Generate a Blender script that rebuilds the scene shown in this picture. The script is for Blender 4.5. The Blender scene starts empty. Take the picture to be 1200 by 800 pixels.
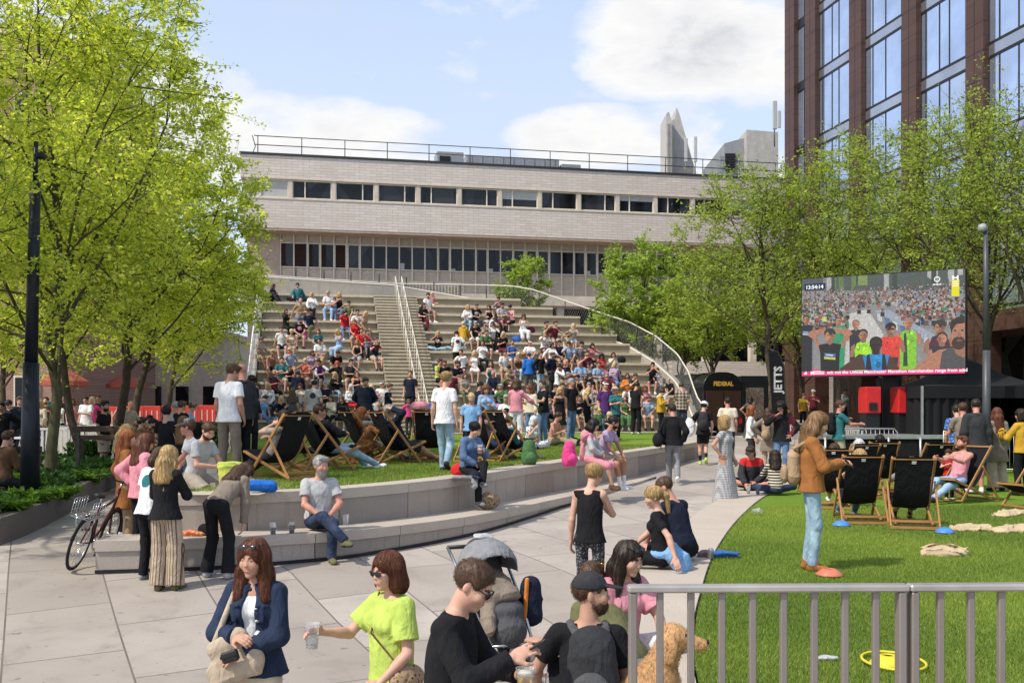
import bpy, math, random, time
import numpy as np
from mathutils import Vector, Matrix
R = math.radians
rnd = random.Random(7)
nrg = np.random.default_rng(7)
scene = bpy.context.scene
COL = scene.collection
CAMZ = 2.3; F = 1167.0; HOR = 480.0
V = lambda *a: np.array(a, dtype=float)

def P(px, py, D):                       # photo pixel + depth -> world
    return V((px-600)/F*D, D, CAMZ-(py-HOR)/F*D)
def PX(px, D): return (px-600)/F*D
def PZ(py, D): return CAMZ-(py-HOR)/F*D

# ---------------- terrain heights
def z_path(D):
    return np.interp(np.asarray(D, float), [0,7,9,10.8,12.3,40,62], [-.12,-.12,-.04,.10,.281,1.278,1.94])
def z_ground(x,y):
    return float(z_path(y))-.08*math.exp(-((x-.8)/1.8)**2-((y-10.8)/1.6)**2)
def z_lawn_left(D): return 1.2+.0109*(np.asarray(D, float)-14)
def z_lawn_right(D): return np.maximum(.5+.007*np.asarray(D, float), z_path(D)+.03)

# ---------------- tagging / linking
def tag(o, label=None, cat=None, group=None, kind=None):
    if label: o['label'] = label
    if cat: o['category'] = cat
    if group: o['group'] = group
    if kind: o['kind'] = kind
    return o
def empty(name, loc=(0,0,0), rz=0, label=None, cat=None, group=None, kind=None):
    o = bpy.data.objects.new(name, None); COL.objects.link(o)
    o.location = tuple(float(x) for x in loc); o.rotation_euler = (0,0,rz); o.empty_display_size = .1
    return tag(o, label, cat, group, kind)
def link(name, me, parent=None, loc=None, rz=0):
    o = bpy.data.objects.new(name, me); COL.objects.link(o)
    if parent is not None: o.parent = parent
    if loc is not None: o.location = tuple(float(x) for x in loc)
    if rz: o.rotation_euler = (0,0,rz)
    return o
def copy_tree(o, parent=None):
    c = o.copy(); COL.objects.link(c)
    if parent is not None: c.parent = parent
    for ch in list(o.children): copy_tree(ch, c)
    return c

def mesh_np(name, verts, faces, mats=(), smooth=False, midx=None):
    """verts (n,3); faces: (m,3)/(m,4) array or list of lists"""
    me = bpy.data.meshes.new(name)
    verts = np.asarray(verts, dtype=np.float32)
    if isinstance(faces, np.ndarray):
        m, k = faces.shape
        me.vertices.add(len(verts)); me.vertices.foreach_set('co', verts.ravel())
        me.loops.add(m*k); me.loops.foreach_set('vertex_index', faces.astype(np.int32).ravel())
        me.polygons.add(m)
        me.polygons.foreach_set('loop_start', np.arange(0, m*k, k, dtype=np.int32))
        me.polygons.foreach_set('loop_total', np.full(m, k, dtype=np.int32))
    else:
        me.from_pydata([tuple(map(float, v)) for v in verts], [], [list(map(int, f)) for f in faces])
    for mt in mats: me.materials.append(mt)
    n = len(me.polygons)
    if midx is not None: me.polygons.foreach_set('material_index', np.asarray(midx, dtype=np.int32))
    if smooth: me.polygons.foreach_set('use_smooth', np.ones(n, dtype=bool))
    me.update(calc_edges=True); me.validate()
    return me

class MB:
    """collects boxes, bars, tubes, prisms -> one mesh"""
    def __init__(s): s.v=[]; s.f=[]; s.m=[]; s.mats=[]; s.sm=[]
    def mi(s, m):
        if m not in s.mats: s.mats.append(m)
        return s.mats.index(m)
    def add(s, vs, fs, m, sm=False):
        b=len(s.v); s.v += [tuple(map(float,v)) for v in vs]
        i=s.mi(m)
        for f in fs: s.f.append([b+k for k in f]); s.m.append(i); s.sm.append(sm)
    def box(s, c, d, m, fr=None, bev=0):
        c=V(*c); h=V(*d)/2
        ax = np.eye(3) if fr is None else np.asarray(fr,float)   # rows = axes
        if bev<=0:
            vs=[c+ (sx*h[0])*ax[0]+(sy*h[1])*ax[1]+(sz*h[2])*ax[2] for sz in(-1,1) for sy in(-1,1) for sx in(-1,1)]
            fs=[(0,2,3,1),(4,5,7,6),(0,1,5,4),(2,6,7,3),(0,4,6,2),(1,3,7,5)]
            s.add(vs,fs,m); return
        bev=min(bev,min(h)*.9)
        vs=[];ids={}
        for sx in(-1,1):
            for sy in(-1,1):
                for sz in(-1,1):
                    for a in range(3):
                        q=[sx*(h[0]-bev*(a!=0)),sy*(h[1]-bev*(a!=1)),sz*(h[2]-bev*(a!=2))]
                        ids[sx,sy,sz,a]=len(vs); vs.append(c+q[0]*ax[0]+q[1]*ax[1]+q[2]*ax[2])
        fs=[]
        for a in range(3):
            o=[x for x in range(3) if x!=a]
            for sg in(-1,1):
                f=[]
                for u,w in((-1,-1),(1,-1),(1,1),(-1,1)):
                    k=[0,0,0];k[a]=sg;k[o[0]]=u;k[o[1]]=w;f.append(ids[k[0],k[1],k[2],a])
                if (sg>0)!=(a!=1): f=f[::-1]
                fs.append(f)
        for a in range(3):
            b,c2=[x for x in range(3) if x!=a]
            for u in(-1,1):
                for w in(-1,1):
                    def I(t,q):
                        k=[0,0,0];k[a]=t;k[b]=u;k[c2]=w;return ids[k[0],k[1],k[2],q]
                    f=[I(-1,b),I(1,b),I(1,c2),I(-1,c2)]
                    fs.append(f)
        for sx in(-1,1):
            for sy in(-1,1):
                for sz in(-1,1):
                    fs.append([ids[sx,sy,sz,0],ids[sx,sy,sz,1],ids[sx,sy,sz,2]])
        # orient outward
        out=[]
        for f in fs:
            p=[vs[i] for i in f]; n=np.cross(p[1]-p[0],p[2]-p[0]); ce=sum(p)/len(p)-c
            out.append(f if n@ce>=0 else f[::-1])
        s.add(vs,out,m)
    def bar(s, a, b, w, h, m, up=(0,0,1), bev=0):
        a=V(*a);b=V(*b);d=b-a;L=np.linalg.norm(d);d/=L
        u=V(*up); x=np.cross(d,u)
        if np.linalg.norm(x)<1e-4: x=np.cross(d,V(1,0,0))
        x/=np.linalg.norm(x); z=np.cross(x,d)
        s.box((a+b)/2,(w,L,h),m,fr=(x,d,z),bev=bev)
    def tube(s, pts, r, m, n=8, cap=True, smooth=True, closed=False):
        pts=[V(*p) for p in pts]; k=len(pts)
        rr=[r]*k if np.isscalar(r) else list(r)
        vs=[];fs=[];px=None
        for i,p in enumerate(pts):
            if closed: t=pts[(i+1)%k]-pts[i-1]
            else: t=pts[min(i+1,k-1)]-pts[max(i-1,0)]
            t=t/(np.linalg.norm(t)+1e-9)
            if px is None:
                px=np.cross(t,V(0,0,1))
                if np.linalg.norm(px)<1e-3: px=np.cross(t,V(1,0,0))
            px=px-t*(px@t); px/=np.linalg.norm(px)+1e-9; py=np.cross(t,px)
            for j in range(n):
                a=2*math.pi*j/n; vs.append(p+rr[i]*(math.cos(a)*px+math.sin(a)*py))
        for i in range(k if closed else k-1):
            i2=(i+1)%k
            for j in range(n):
                fs.append((i*n+j,i*n+(j+1)%n,i2*n+(j+1)%n,i2*n+j))
        if cap and not closed:
            fs.append(tuple(range(n))[::-1]); fs.append(tuple((k-1)*n+j for j in range(n)))
        s.add(vs,fs,m,smooth)
    def lathe(s, prof, c, m, n=16, smooth=True, cap=True):
        c=V(*c); vs=[];fs=[];k=len(prof)
        for r,z in prof:
            for j in range(n):
                a=2*math.pi*j/n; vs.append(c+V(r*math.cos(a),r*math.sin(a),z))
        for i in range(k-1):
            for j in range(n): fs.append((i*n+j,i*n+(j+1)%n,(i+1)*n+(j+1)%n,(i+1)*n+j))
        if cap:
            fs.append(tuple(range(n))[::-1]); fs.append(tuple((k-1)*n+j for j in range(n)))
        s.add(vs,fs,m,smooth)
    def prism(s, poly, z0, z1, m, fr=None, o=(0,0,0)):
        """poly list of 2D; extruded along third axis of frame"""
        ax=np.eye(3) if fr is None else np.asarray(fr,float); o=V(*o); n=len(poly)
        A=sum(poly[i][0]*poly[(i+1)%n][1]-poly[(i+1)%n][0]*poly[i][1] for i in range(n))
        if A<0: poly=poly[::-1]
        vs=[o+p[0]*ax[0]+p[1]*ax[1]+z0*ax[2] for p in poly]+[o+p[0]*ax[0]+p[1]*ax[1]+z1*ax[2] for p in poly]
        fs=[tuple(range(n))[::-1],tuple(range(n,2*n))]+[(i,(i+1)%n,n+(i+1)%n,n+i) for i in range(n)]
        if np.dot(np.cross(ax[0],ax[1]),ax[2])*(z1-z0)<0: fs=[f[::-1] for f in fs]
        s.add(vs,fs,m)
    def quad(s,a,b,c,d,m): s.add([a,b,c,d],[(0,1,2,3)],m)
    def build(s, name, parent=None, loc=None, rz=0):
        me=bpy.data.meshes.new(name); me.from_pydata(s.v,[],s.f)
        for m in s.mats: me.materials.append(m)
        me.polygons.foreach_set('material_index',np.array(s.m,dtype=np.int32))
        me.polygons.foreach_set('use_smooth',np.array(s.sm,dtype=bool))
        me.update(); me.validate()
        return link(name,me,parent,loc,rz)

# ---------------- materials
_mats={}
class NT:
    def __init__(s,m):
        s.m=m; m.use_nodes=True; s.t=m.node_tree; s.t.nodes.clear()
    def n(s,kind,**kw):
        x=s.t.nodes.new(kind)
        for k,v in kw.items():
            if k.startswith('i_'): x.inputs[k[2:].replace('_',' ')].default_value=v
            elif k[0]=='I' and k[1:].isdigit(): x.inputs[int(k[1:])].default_value=v
            else: setattr(x,k,v)
        return x
    def l(s,a,b): s.t.links.new(a,b)
def rgba(c): return (c[0],c[1],c[2],1)
def mk(name):
    m=bpy.data.materials.new(name); return m,NT(m)
def coords(t,kind='Object',scale=None):
    tc=t.n('ShaderNodeTexCoord'); o=tc.outputs[kind]
    if scale is not None:
        mp=t.n('ShaderNodeMapping'); mp.inputs['Scale'].default_value=scale; t.l(o,mp.inputs[0]); o=mp.outputs[0]
    return o
def mixc(t,fac,a,b,bt='MIX'):
    x=t.n('ShaderNodeMix',data_type='RGBA',blend_type=bt)
    def put(i,v):
        if hasattr(v,'links'): t.l(v,x.inputs[i])
        elif np.isscalar(v): x.inputs[i].default_value=v
        else: x.inputs[i].default_value=rgba(v)
    put(0,fac); put(6,a); put(7,b)
    return x.outputs[2]
def ramp(t,src,stops):
    r=t.n('ShaderNodeValToRGB'); e=r.color_ramp.elements
    while len(e)<len(stops): e.new(.5)
    for i,(p,c) in enumerate(stops):
        e[i].position=p; e[i].color=rgba(c) if not np.isscalar(c) else (c,c,c,1)
    t.l(src,r.inputs[0]); return r.outputs[0]
def noise(t,co,scale,detail=4,rough=.55,dist=0):
    x=t.n('ShaderNodeTexNoise'); x.inputs['Scale'].default_value=scale; x.inputs['Detail'].default_value=detail
    x.inputs['Roughness'].default_value=rough; x.inputs['Distortion'].default_value=dist
    t.l(co,x.inputs['Vector']); return x.outputs[0]
def bump(t,h,strength=.3,dist=.01,nrm=None):
    b=t.n('ShaderNodeBump'); b.inputs['Strength'].default_value=strength; b.inputs['Distance'].default_value=dist
    t.l(h,b.inputs['Height'])
    if nrm is not None: t.l(nrm,b.inputs['Normal'])
    return b.outputs[0]
def finish(t,col,rough=.8,metal=0,nrm=None,spec=.4,trans=0,alpha=1,emit=None,estr=0,ior=1.45):
    p=t.n('ShaderNodeBsdfPrincipled'); o=t.n('ShaderNodeOutputMaterial')
    def put(k,v):
        if hasattr(v,'links'): t.l(v,p.inputs[k])
        else: p.inputs[k].default_value=v
    put('Base Color',col if hasattr(col,'links') else rgba(col)); put('Roughness',rough); put('Metallic',metal)
    put('Specular IOR Level',spec); put('Transmission Weight',trans); put('IOR',ior)
    if nrm is not None: t.l(nrm,p.inputs['Normal'])
    if emit is not None: put('Emission Color',emit if hasattr(emit,'links') else rgba(emit)); put('Emission Strength',estr)
    t.l(p.outputs[0],o.inputs[0]); return t.m
def simple(name,c,rough=.6,metal=0,spec=.4,var=.12,vs=6,bs=0,bscale=60):
    key=('s',name)
    if key in _mats: return _mats[key]
    m,t=mk(name); co=coords(t)
    n1=noise(t,co,vs,5)
    c=V(*c); col=ramp(t,n1,[(.3,c*(1-var)),(.7,np.minimum(c*(1+var),.95))])
    nr=bump(t,noise(t,co,bscale,3),bs,.01) if bs else None
    _mats[key]=finish(t,col,rough,metal,nr,spec); return _mats[key]
# =====================================================================
# setting materials
# =====================================================================
def m_paving():
    m,t=mk('granite_paving'); co=coords(t)
    mp=t.n('ShaderNodeMapping'); t.l(co,mp.inputs[0]); mp.inputs['Rotation'].default_value=(0,0,R(64)); mp.inputs['Location'].default_value=(.3,.2,0)
    br=t.n('ShaderNodeTexBrick'); br.offset=.5; br.squash=1; br.inputs['Scale'].default_value=1; br.inputs['Mortar Size'].default_value=.010; br.inputs['Mortar Smooth'].default_value=.2
    br.inputs['Brick Width'].default_value=1.8; br.inputs['Row Height'].default_value=1.05; br.inputs['Bias'].default_value=0
    br.inputs[1].default_value=rgba((.335,.29,.25)); br.inputs[2].default_value=rgba((.45,.40,.35)); br.inputs[3].default_value=rgba((.115,.098,.084)); t.l(mp.outputs[0],br.inputs[0])
    c=mixc(t,ramp(t,noise(t,co,.55,5,.6),[(.35,0.),(.7,.5)]),br.outputs[0],(.23,.195,.168))
    c=mixc(t,ramp(t,noise(t,co,2.2,6,.65,.6),[(.52,0.),(.72,.45)]),c,(.20,.168,.142))
    c=mixc(t,.2,c,noise(t,co,240,2),'OVERLAY')
    sp=ramp(t,noise(t,co,7,3,.5),[(.69,0.),(.72,.6)]); c=mixc(t,sp,c,(.11,.09,.075)); g2=ramp(t,noise(t,co,26,2,.4),[(.74,0.),(.76,.7)]); c=mixc(t,g2,c,(.08,.068,.06))
    nr=bump(t,br.outputs[1],-.35,.006); nr=bump(t,noise(t,co,90,3),.08,.004,nr)
    return finish(t,c,ramp(t,noise(t,co,1.5,4),[(.3,.55),(.7,.78)]),0,nr,.35)
def m_granite(name,base,scale=130,dirt=.35,streak=False):
    m,t=mk(name); co=coords(t); b=V(*base)
    c=ramp(t,noise(t,co,scale,2,.7),[(.3,b*.72),(.5,b),(.72,b*1.28)])
    c=mixc(t,ramp(t,noise(t,co,1.3,5,.6),[(.4,0.),(.75,dirt)]),c,b*.6)
    if streak:
        c=mixc(t,ramp(t,noise(t,coords(t,'Object',(5,5,.35)),2.2,4,.6),[(.55,0.),(.75,.45)]),c,b*.45)
    return finish(t,c,.72,0,bump(t,noise(t,co,60,3),.12,.004),.35)
def m_grass(name='lawn_turf'):
    m,t=mk(name); co=coords(t)
    c=ramp(t,noise(t,co,1.1,5,.6),[(.3,(.13,.22,.02)),(.5,(.17,.28,.024)),(.72,(.22,.33,.034))])
    c=mixc(t,.55,c,ramp(t,noise(t,co,46,4,.7),[(.35,(.075,.15,.014)),(.65,(.21,.34,.038))]))
    c=mixc(t,ramp(t,noise(t,co,.5,4,.6),[(.5,0.),(.72,.5)]),c,(.27,.29,.05)); c=mixc(t,ramp(t,noise(t,co,2.6,5,.65),[(.68,0.),(.76,.35)]),c,(.19,.16,.06))
    return finish(t,c,.85,0,bump(t,noise(t,co,120,3,.7),.8,.03),.2)
def m_concrete(name,base,rough=.85,board=0):
    m,t=mk(name); co=coords(t); b=V(*base)
    c=ramp(t,noise(t,co,2.4,6,.62),[(.3,b*.85),(.7,b*1.12)])
    c=mixc(t,ramp(t,noise(t,coords(t,'Object',(2.5,2.5,.3)),2.5,5,.65),[(.52,0.),(.75,.4)]),c,b*.6)
    nr=bump(t,noise(t,co,35,4),.15,.01)
    return finish(t,c,rough,0,nr,.3)
def m_tile():
    m,t=mk('ceramic_wall_tile'); co=coords(t)
    mp=t.n('ShaderNodeMapping'); t.l(co,mp.inputs[0]); mp.inputs['Rotation'].default_value=(R(90),0,0)
    br=t.n('ShaderNodeTexBrick'); br.offset=.5; br.inputs['Scale'].default_value=1; br.inputs['Mortar Size'].default_value=.012; br.inputs['Mortar Smooth'].default_value=.1
    br.inputs['Brick Width'].default_value=.62; br.inputs['Row Height'].default_value=.155
    br.inputs[1].default_value=rgba((.62,.54,.465)); br.inputs[2].default_value=rgba((.71,.63,.55)); br.inputs[3].default_value=rgba((.44,.355,.3)); t.l(mp.outputs[0],br.inputs[0])
    c=mixc(t,ramp(t,noise(t,co,.35,5,.6),[(.4,0.),(.7,.35)]),br.outputs[0],(.54,.47,.42))
    c=mixc(t,ramp(t,noise(t,coords(t,'Object',(1.6,1.6,.12)),1.2,5,.65),[(.53,0.),(.75,.35)]),c,(.47,.395,.34))
    return finish(t,c,.42,0,bump(t,br.outputs[1],-.4,.01),.5)
def m_glass(name,tint,rough=.04,inner=None):
    """opaque-looking window glass: dark interior under a glossy coat, with interior variation"""
    m,t=mk(name); co=coords(t); b=V(*tint)
    vo=t.n('ShaderNodeTexVoronoi'); vo.inputs['Scale'].default_value=.9; t.l(coords(t,'Object',(1,1,.6)),vo.inputs['Vector'])
    sx=t.n('ShaderNodeSeparateColor'); t.l(vo.outputs['Color'],sx.inputs[0])
    c=ramp(t,sx.outputs[0],[(.2,b*.5),(.6,b*1.2),(.85,b*2.2)])
    return finish(t,c,rough,0,bump(t,noise(t,co,.7,2),.03,.05),.35,ior=1.45)
def m_coated(name,tint,rough=.03):
    m,t=mk(name); co=coords(t); b=V(*tint)
    c=ramp(t,noise(t,co,.5,3),[(.35,b*.85),(.65,b*1.08)])
    return finish(t,c,rough,.82,bump(t,noise(t,co,.45,2),.05,.06),.5)
def m_panelbrown():
    m,t=mk('terracotta_cladding'); co=coords(t)
    mp=t.n('ShaderNodeMapping'); t.l(co,mp.inputs[0]); mp.inputs['Rotation'].default_value=(R(90),0,R(90))
    br=t.n('ShaderNodeTexBrick'); br.offset=0; br.inputs['Scale'].default_value=1; br.inputs['Mortar Size'].default_value=.012
    br.inputs['Brick Width'].default_value=.75; br.inputs['Row Height'].default_value=1.16
    br.inputs[1].default_value=rgba((.07,.036,.025)); br.inputs[2].default_value=rgba((.085,.043,.03)); br.inputs[3].default_value=rgba((.03,.013,.01)); t.l(mp.outputs[0],br.inputs[0])
    c=mixc(t,ramp(t,noise(t,co,.8,4),[(.4,0.),(.7,.3)]),br.outputs[0],(.05,.023,.017))
    return finish(t,c,.5,0,None,.4)
def m_brick():
    m,t=mk('red_brickwork'); co=coords(t)
    mp=t.n('ShaderNodeMapping'); t.l(co,mp.inputs[0]); mp.inputs['Rotation'].default_value=(R(90),0,0)
    br=t.n('ShaderNodeTexBrick'); br.inputs['Scale'].default_value=1; br.inputs['Mortar Size'].default_value=.012; br.inputs['Brick Width'].default_value=.24; br.inputs['Row Height'].default_value=.08
    br.inputs[1].default_value=rgba((.22,.1,.065)); br.inputs[2].default_value=rgba((.3,.15,.1)); br.inputs[3].default_value=rgba((.34,.29,.25)); t.l(mp.outputs[0],br.inputs[0])
    return finish(t,mixc(t,ramp(t,noise(t,co,.5,4),[(.4,0.),(.7,.4)]),br.outputs[0],(.18,.09,.06)),.85)
def m_soil():
    m,t=mk('bark_mulch'); co=coords(t)
    return finish(t,ramp(t,noise(t,co,30,5,.7),[(.3,(.025,.016,.01)),(.7,(.09,.06,.035))]),.95,0,bump(t,noise(t,co,50,4),.8,.03),.1)
def m_wood(name,base,sc=(2,30,30)):
    m,t=mk(name); b=V(*base)
    n1=noise(t,coords(t,'Object',sc),3,5,.6,.5)
    return finish(t,ramp(t,n1,[(.3,b*.7),(.7,b*1.2)]),.6,0,bump(t,n1,.15,.004),.3)
MAT_PAVE=m_paving(); MAT_GR=m_granite('granite_wall',(.34,.295,.25),streak=True); GRV=[MAT_GR,m_granite('granite_wall_pale',(.39,.34,.29),streak=True),m_granite('granite_wall_grey',(.29,.258,.225),streak=True)]; MAT_GRTOP=m_granite('granite_coping',(.46,.40,.335)); MAT_KERB=m_granite('granite_strip',(.46,.395,.325),dirt=.25)
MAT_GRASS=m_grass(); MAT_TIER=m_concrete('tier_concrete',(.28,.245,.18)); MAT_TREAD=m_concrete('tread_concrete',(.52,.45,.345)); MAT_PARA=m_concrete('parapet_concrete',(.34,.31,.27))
MAT_TILE=m_tile(); MAT_GLASS=m_glass('window_glass',(.018,.02,.022)); MAT_TRIM=m_concrete('painted_render',(.62,.54,.44)); MAT_MULL=simple('mullion_paint',(.74,.66,.54),.5); MAT_SPAN=simple('spandrel_panel',(.52,.43,.345),.6)
MAT_PINK=m_concrete('pink_render',(.5,.38,.30)); MAT_BROWN=m_panelbrown(); MAT_SKYGLASS=m_coated('curtain_wall_glass',(.55,.64,.80)); MAT_BRICK=m_brick(); MAT_SOIL=m_soil()
MAT_WHITE=simple('white_metal',(.7,.69,.66),.45,var=.05); MAT_RAIL=simple('rail_offwhite',(.6,.56,.48),.5,var=.06); MAT_STEEL=simple('galvanised_steel',(.38,.38,.37),.4,.7,var=.12); MAT_DKSTEEL=simple('dark_steel',(.05,.05,.052),.45,.4); MAT_BLACKM=simple('black_metal',(.012,.012,.013),.45)
MAT_FRAMEDK=simple('dark_window_frame',(.015,.014,.016),.45); MAT_CONC=m_concrete('tower_concrete',(.44,.42,.385)); MAT_PLANTGREY=simple('plant_cladding',(.3,.31,.32),.5,.2)
MAT_BLIND=simple('window_blind',(.45,.45,.43),.7,var=.05); MAT_CURT=simple('maroon_curtain',(.035,.014,.012),.9,var=.3)
MAT_BENCH=m_wood('weathered_hardwood',(.07,.042,.03)); MAT_PLANTER=m_granite('planter_stone',(.15,.13,.115),dirt=.4)
MAT_SPANGL=m_coated('spandrel_glass',(.45,.46,.50),.12)

# =====================================================================
# ground
# =====================================================================
def sheet(name,poly,zf,mat,step=1.0,off=0.0,kind='structure'):
    """fill a polygon with a grid-ish triangulated sheet following zf(D)"""
    import bmesh
    bm=bmesh.new(); vs=[bm.verts.new((x,y,0)) for x,y in poly]; bm.faces.new(vs)
    ys=np.arange(math.floor(min(p[1] for p in poly)),max(p[1] for p in poly),step)
    for y in ys: bmesh.ops.bisect_plane(bm,geom=bm.verts[:]+bm.edges[:]+bm.faces[:],plane_co=(0,y,0),plane_no=(0,1,0))
    if name=='paving':
        for x in np.arange(-5,8,.8): bmesh.ops.bisect_plane(bm,geom=bm.verts[:]+bm.edges[:]+bm.faces[:],plane_co=(x,0,0),plane_no=(1,0,0))
    bmesh.ops.triangulate(bm,faces=bm.faces[:])
    for v in bm.verts: v.co.z=(z_ground(v.co.x,v.co.y) if name=='paving' else float(zf(v.co.y)))+off
    for f in bm.faces:
        f.normal_update()
        if f.normal.z<0: f.normal_flip()
    me=bpy.data.meshes.new(name); bm.to_mesh(me); bm.free(); me.materials.append(mat)
    o=link(name,me); tag(o,kind=kind); return o
def smooth_curve(pts,n=60):
    pts=np.array(pts,float); k=len(pts); t=np.concatenate([[0],np.cumsum(np.linalg.norm(np.diff(pts,axis=0),axis=1))])
    out=[]
    P_=np.vstack([2*pts[0]-pts[1],pts,2*pts[-1]-pts[-2]])
    for s in np.linspace(0,t[-1],n):
        i=min(max(np.searchsorted(t,s)-1,0),k-2); u=(s-t[i])/(t[i+1]-t[i])
        p0,p1,p2,p3=P_[i],P_[i+1],P_[i+2],P_[i+3]
        out.append(.5*((2*p1)+(-p0+p2)*u+(2*p0-5*p1+4*p2-p3)*u*u+(-p0+3*p1-3*p2+p3)*u**3))
    return np.array(out)
def offset_curve(c,d):
    t=np.gradient(c,axis=0); t/=np.linalg.norm(t,axis=1)[:,None]
    return c+np.stack([-t[:,1],t[:,0]],1)*d
# far ground + plaza paving
tag(sheet('ground',[(-400,-40),(400,-40),(400,900),(-400,900)],lambda y:-.3+z_path(y)*(1 if y<60 else 1),MAT_PAVE,20),kind='structure')
tag(sheet('paving',[(-30,-3),(34,-3),(45,75),(-45,75)],z_path,MAT_PAVE,.9),kind='structure')
# bench front curve and raised lawn wall
BENCH=smooth_curve([(-5.13,12.25),(-3.84,12.5),(-2.78,12.95),(-1.97,13.5),(-.53,15.3),(.96,18.4),(2.15,20.9),(3.42,23.5),(4.6,25.9)],90)
WALL=offset_curve(BENCH,.62); WALL=np.vstack([[(-4.78,12.93)],WALL[(WALL[:,0]>-4.5)]])
WALL=np.vstack([WALL,smooth_curve([WALL[-1],(5.35,29),(5.9,31.5),(6.55,34.5),(7.1,37.8)],20)[1:]])
LEFTEDGE=[(-4.75,13.0),(-6.35,20.5),(-7.9,27),(-10.4,35.7)]
def wall_strip(mb,c,z0f,z1f,thick,m,mt,cap=.16,capout=.02,seg=None,joint=1.25):
    """granite wall along curve c: stone face blocks + coping stones with open joints"""
    s=np.concatenate([[0],np.cumsum(np.linalg.norm(np.diff(c,axis=0),axis=1))]); n=max(1,int(s[-1]/joint))
    at=lambda q: np.array([np.interp(q,s,c[:,0]),np.interp(q,s,c[:,1])])
    nr=offset_curve(c,1)-c
    atn=lambda q: np.array([np.interp(q,s,nr[:,0]),np.interp(q,s,nr[:,1])])
    for i in range(n):
        a0=s[-1]*i/n; a1=s[-1]*(i+1)/n
        for (zlo,zhi,o,th,mm,gap,sub) in ((None,cap,0,thick,m,.004,4),(cap,0,capout,thick+.0,mt,.005,4)):
            if m is MAT_GR and mm is m: mm=GRV[(i*7+int(s[-1]*10))%3 if i%5 else 1]; gap=.007
            vs=[];fs=[]
            for k in range(sub+1):
                q=a0+gap+(a1-a0-2*gap)*k/sub; p=at(q); d=atn(q)
                z0=float(z0f(p[1]))-.3 if zlo is None else float(z1f(p[1]))-cap; z1=float(z1f(p[1]))-(zhi if zhi else 0)
                if z1<z0+.01: z1=z0+.01
                f=p-d*o; b=p+d*th
                vs+= [(*f,z0),(*b,z0),(*b,z1),(*f,z1)]
            for k in range(sub):
                for j in range(4): fs.append((k*4+j,k*4+4+j,k*4+4+(j+1)%4,k*4+(j+1)%4))
            fs+=[(0,1,2,3),(sub*4+3,sub*4+2,sub*4+1,sub*4)]
            mb.add(vs,fs,mm)
zb=lambda y: .69+0*np.asarray(y)
bn=empty('granite_bench',(0,0,0),0,'long curved grey granite bench step in front of the raised lawn wall','bench')
mb=MB(); 
bc=BENCH[BENCH[:,1]<23.6]; wall_strip(mb,bc,z_path,zb,.64,MAT_GR,MAT_GRTOP,cap=.13,capout=.025); mb.build('bench_seat',bn)
mb=MB(); c2=offset_curve(bc,.05)      # flat black strip painting a shadow line along the bench foot
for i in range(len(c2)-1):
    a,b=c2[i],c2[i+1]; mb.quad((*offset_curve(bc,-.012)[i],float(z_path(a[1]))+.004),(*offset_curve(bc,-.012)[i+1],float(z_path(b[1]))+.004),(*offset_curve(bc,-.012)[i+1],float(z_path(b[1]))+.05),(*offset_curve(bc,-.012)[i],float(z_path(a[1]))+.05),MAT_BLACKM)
mb.build('painted_shadow_gap',bn)
rw=empty('granite_retaining_wall',(0,0,0),0,'curved grey granite retaining wall holding up the round lawn','wall')
mb=MB(); wall_strip(mb,WALL,lambda y:np.minimum(z_path(y),.5),z_lawn_left,.42,MAT_GR,MAT_GRTOP,cap=.14,capout=.02); mb.build('wall_face',rw)
mb=MB(); le=np.array(LEFTEDGE[::-1]); wall_strip(mb,smooth_curve(LEFTEDGE[::-1],30),z_path,z_lawn_left,.4,MAT_GR,MAT_GRTOP,cap=.14); mb.build('side_wall',rw)
lawnfront=offset_curve(WALL,.40)
lp=[tuple(p) for p in lawnfront]+[(7.0,38.6),(-4.6,36.5),(-10.0,35.4)]+[tuple(p) for p in smooth_curve([(-9.9,35.4),(-7.4,26.5),(-5.6,19.4),(-3.6,14.6)],14)[1:]]
LAWN_L=sheet('lawn',lp,z_lawn_left,MAT_GRASS,1.0,-.006)
sheet('lawn_border',[(-4.6,13.0),(-3.3,13.0),(-3.2,14.6),(-5.5,19.4),(-7.3,26.5),(-9.8,35.5),(-10.3,35.5),(-7.8,27),(-6.3,20.5)],z_lawn_left,MAT_KERB,1.0,.002)
# right lawn with flush granite edging/ledge
LEDGE=smooth_curve([(1.0,4.2),(1.2,6.4),(1.455,7.9),(1.77,9.3),(2.49,12.1),(3.65,15.8),(5.2,19.9),(7.4,24.2),(9.3,27.0)],70)
lr=[tuple(p) for p in LEDGE]+[(13,27.5),(26,27.5),(26,3.2),(1.0,3.2)]
LAWN_R=sheet('lawn',lr,z_lawn_right,MAT_GRASS,.8,-.004)
kb=empty('granite_ledge',(0,0,0),0,'pale granite ledge edging the grass beside the walkway','ledge')
mb=MB(); wall_strip(mb,offset_curve(LEDGE,.72)[:62][::-1],lambda y:z_path(y)-.2,lambda y:z_lawn_right(y)+.012,.70,MAT_KERB,MAT_KERB,cap=.12,capout=.01,joint=1.6); mb.build('ledge_stone',kb)
# paved strip at the foot of the terraces
TH=R(11.5); UU=V(math.cos(TH),math.sin(TH),0); VV=V(-math.sin(TH),math.cos(TH),0); O3=V(-5,37,0)
def L(a,v,z): return O3+UU*a+VV*v+V(0,0,z)
FRL=np.array([UU,VV,V(0,0,1)])
sheet('path',[tuple(L(-5.2,-2.0,0)[:2]),tuple(L(12.6,-2.0,0)[:2]),tuple(L(12.8,-1.2,0)[:2]),tuple(L(-5.2,-1.2,0)[:2])],z_lawn_left,MAT_KERB,1.0,.012)
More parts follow.
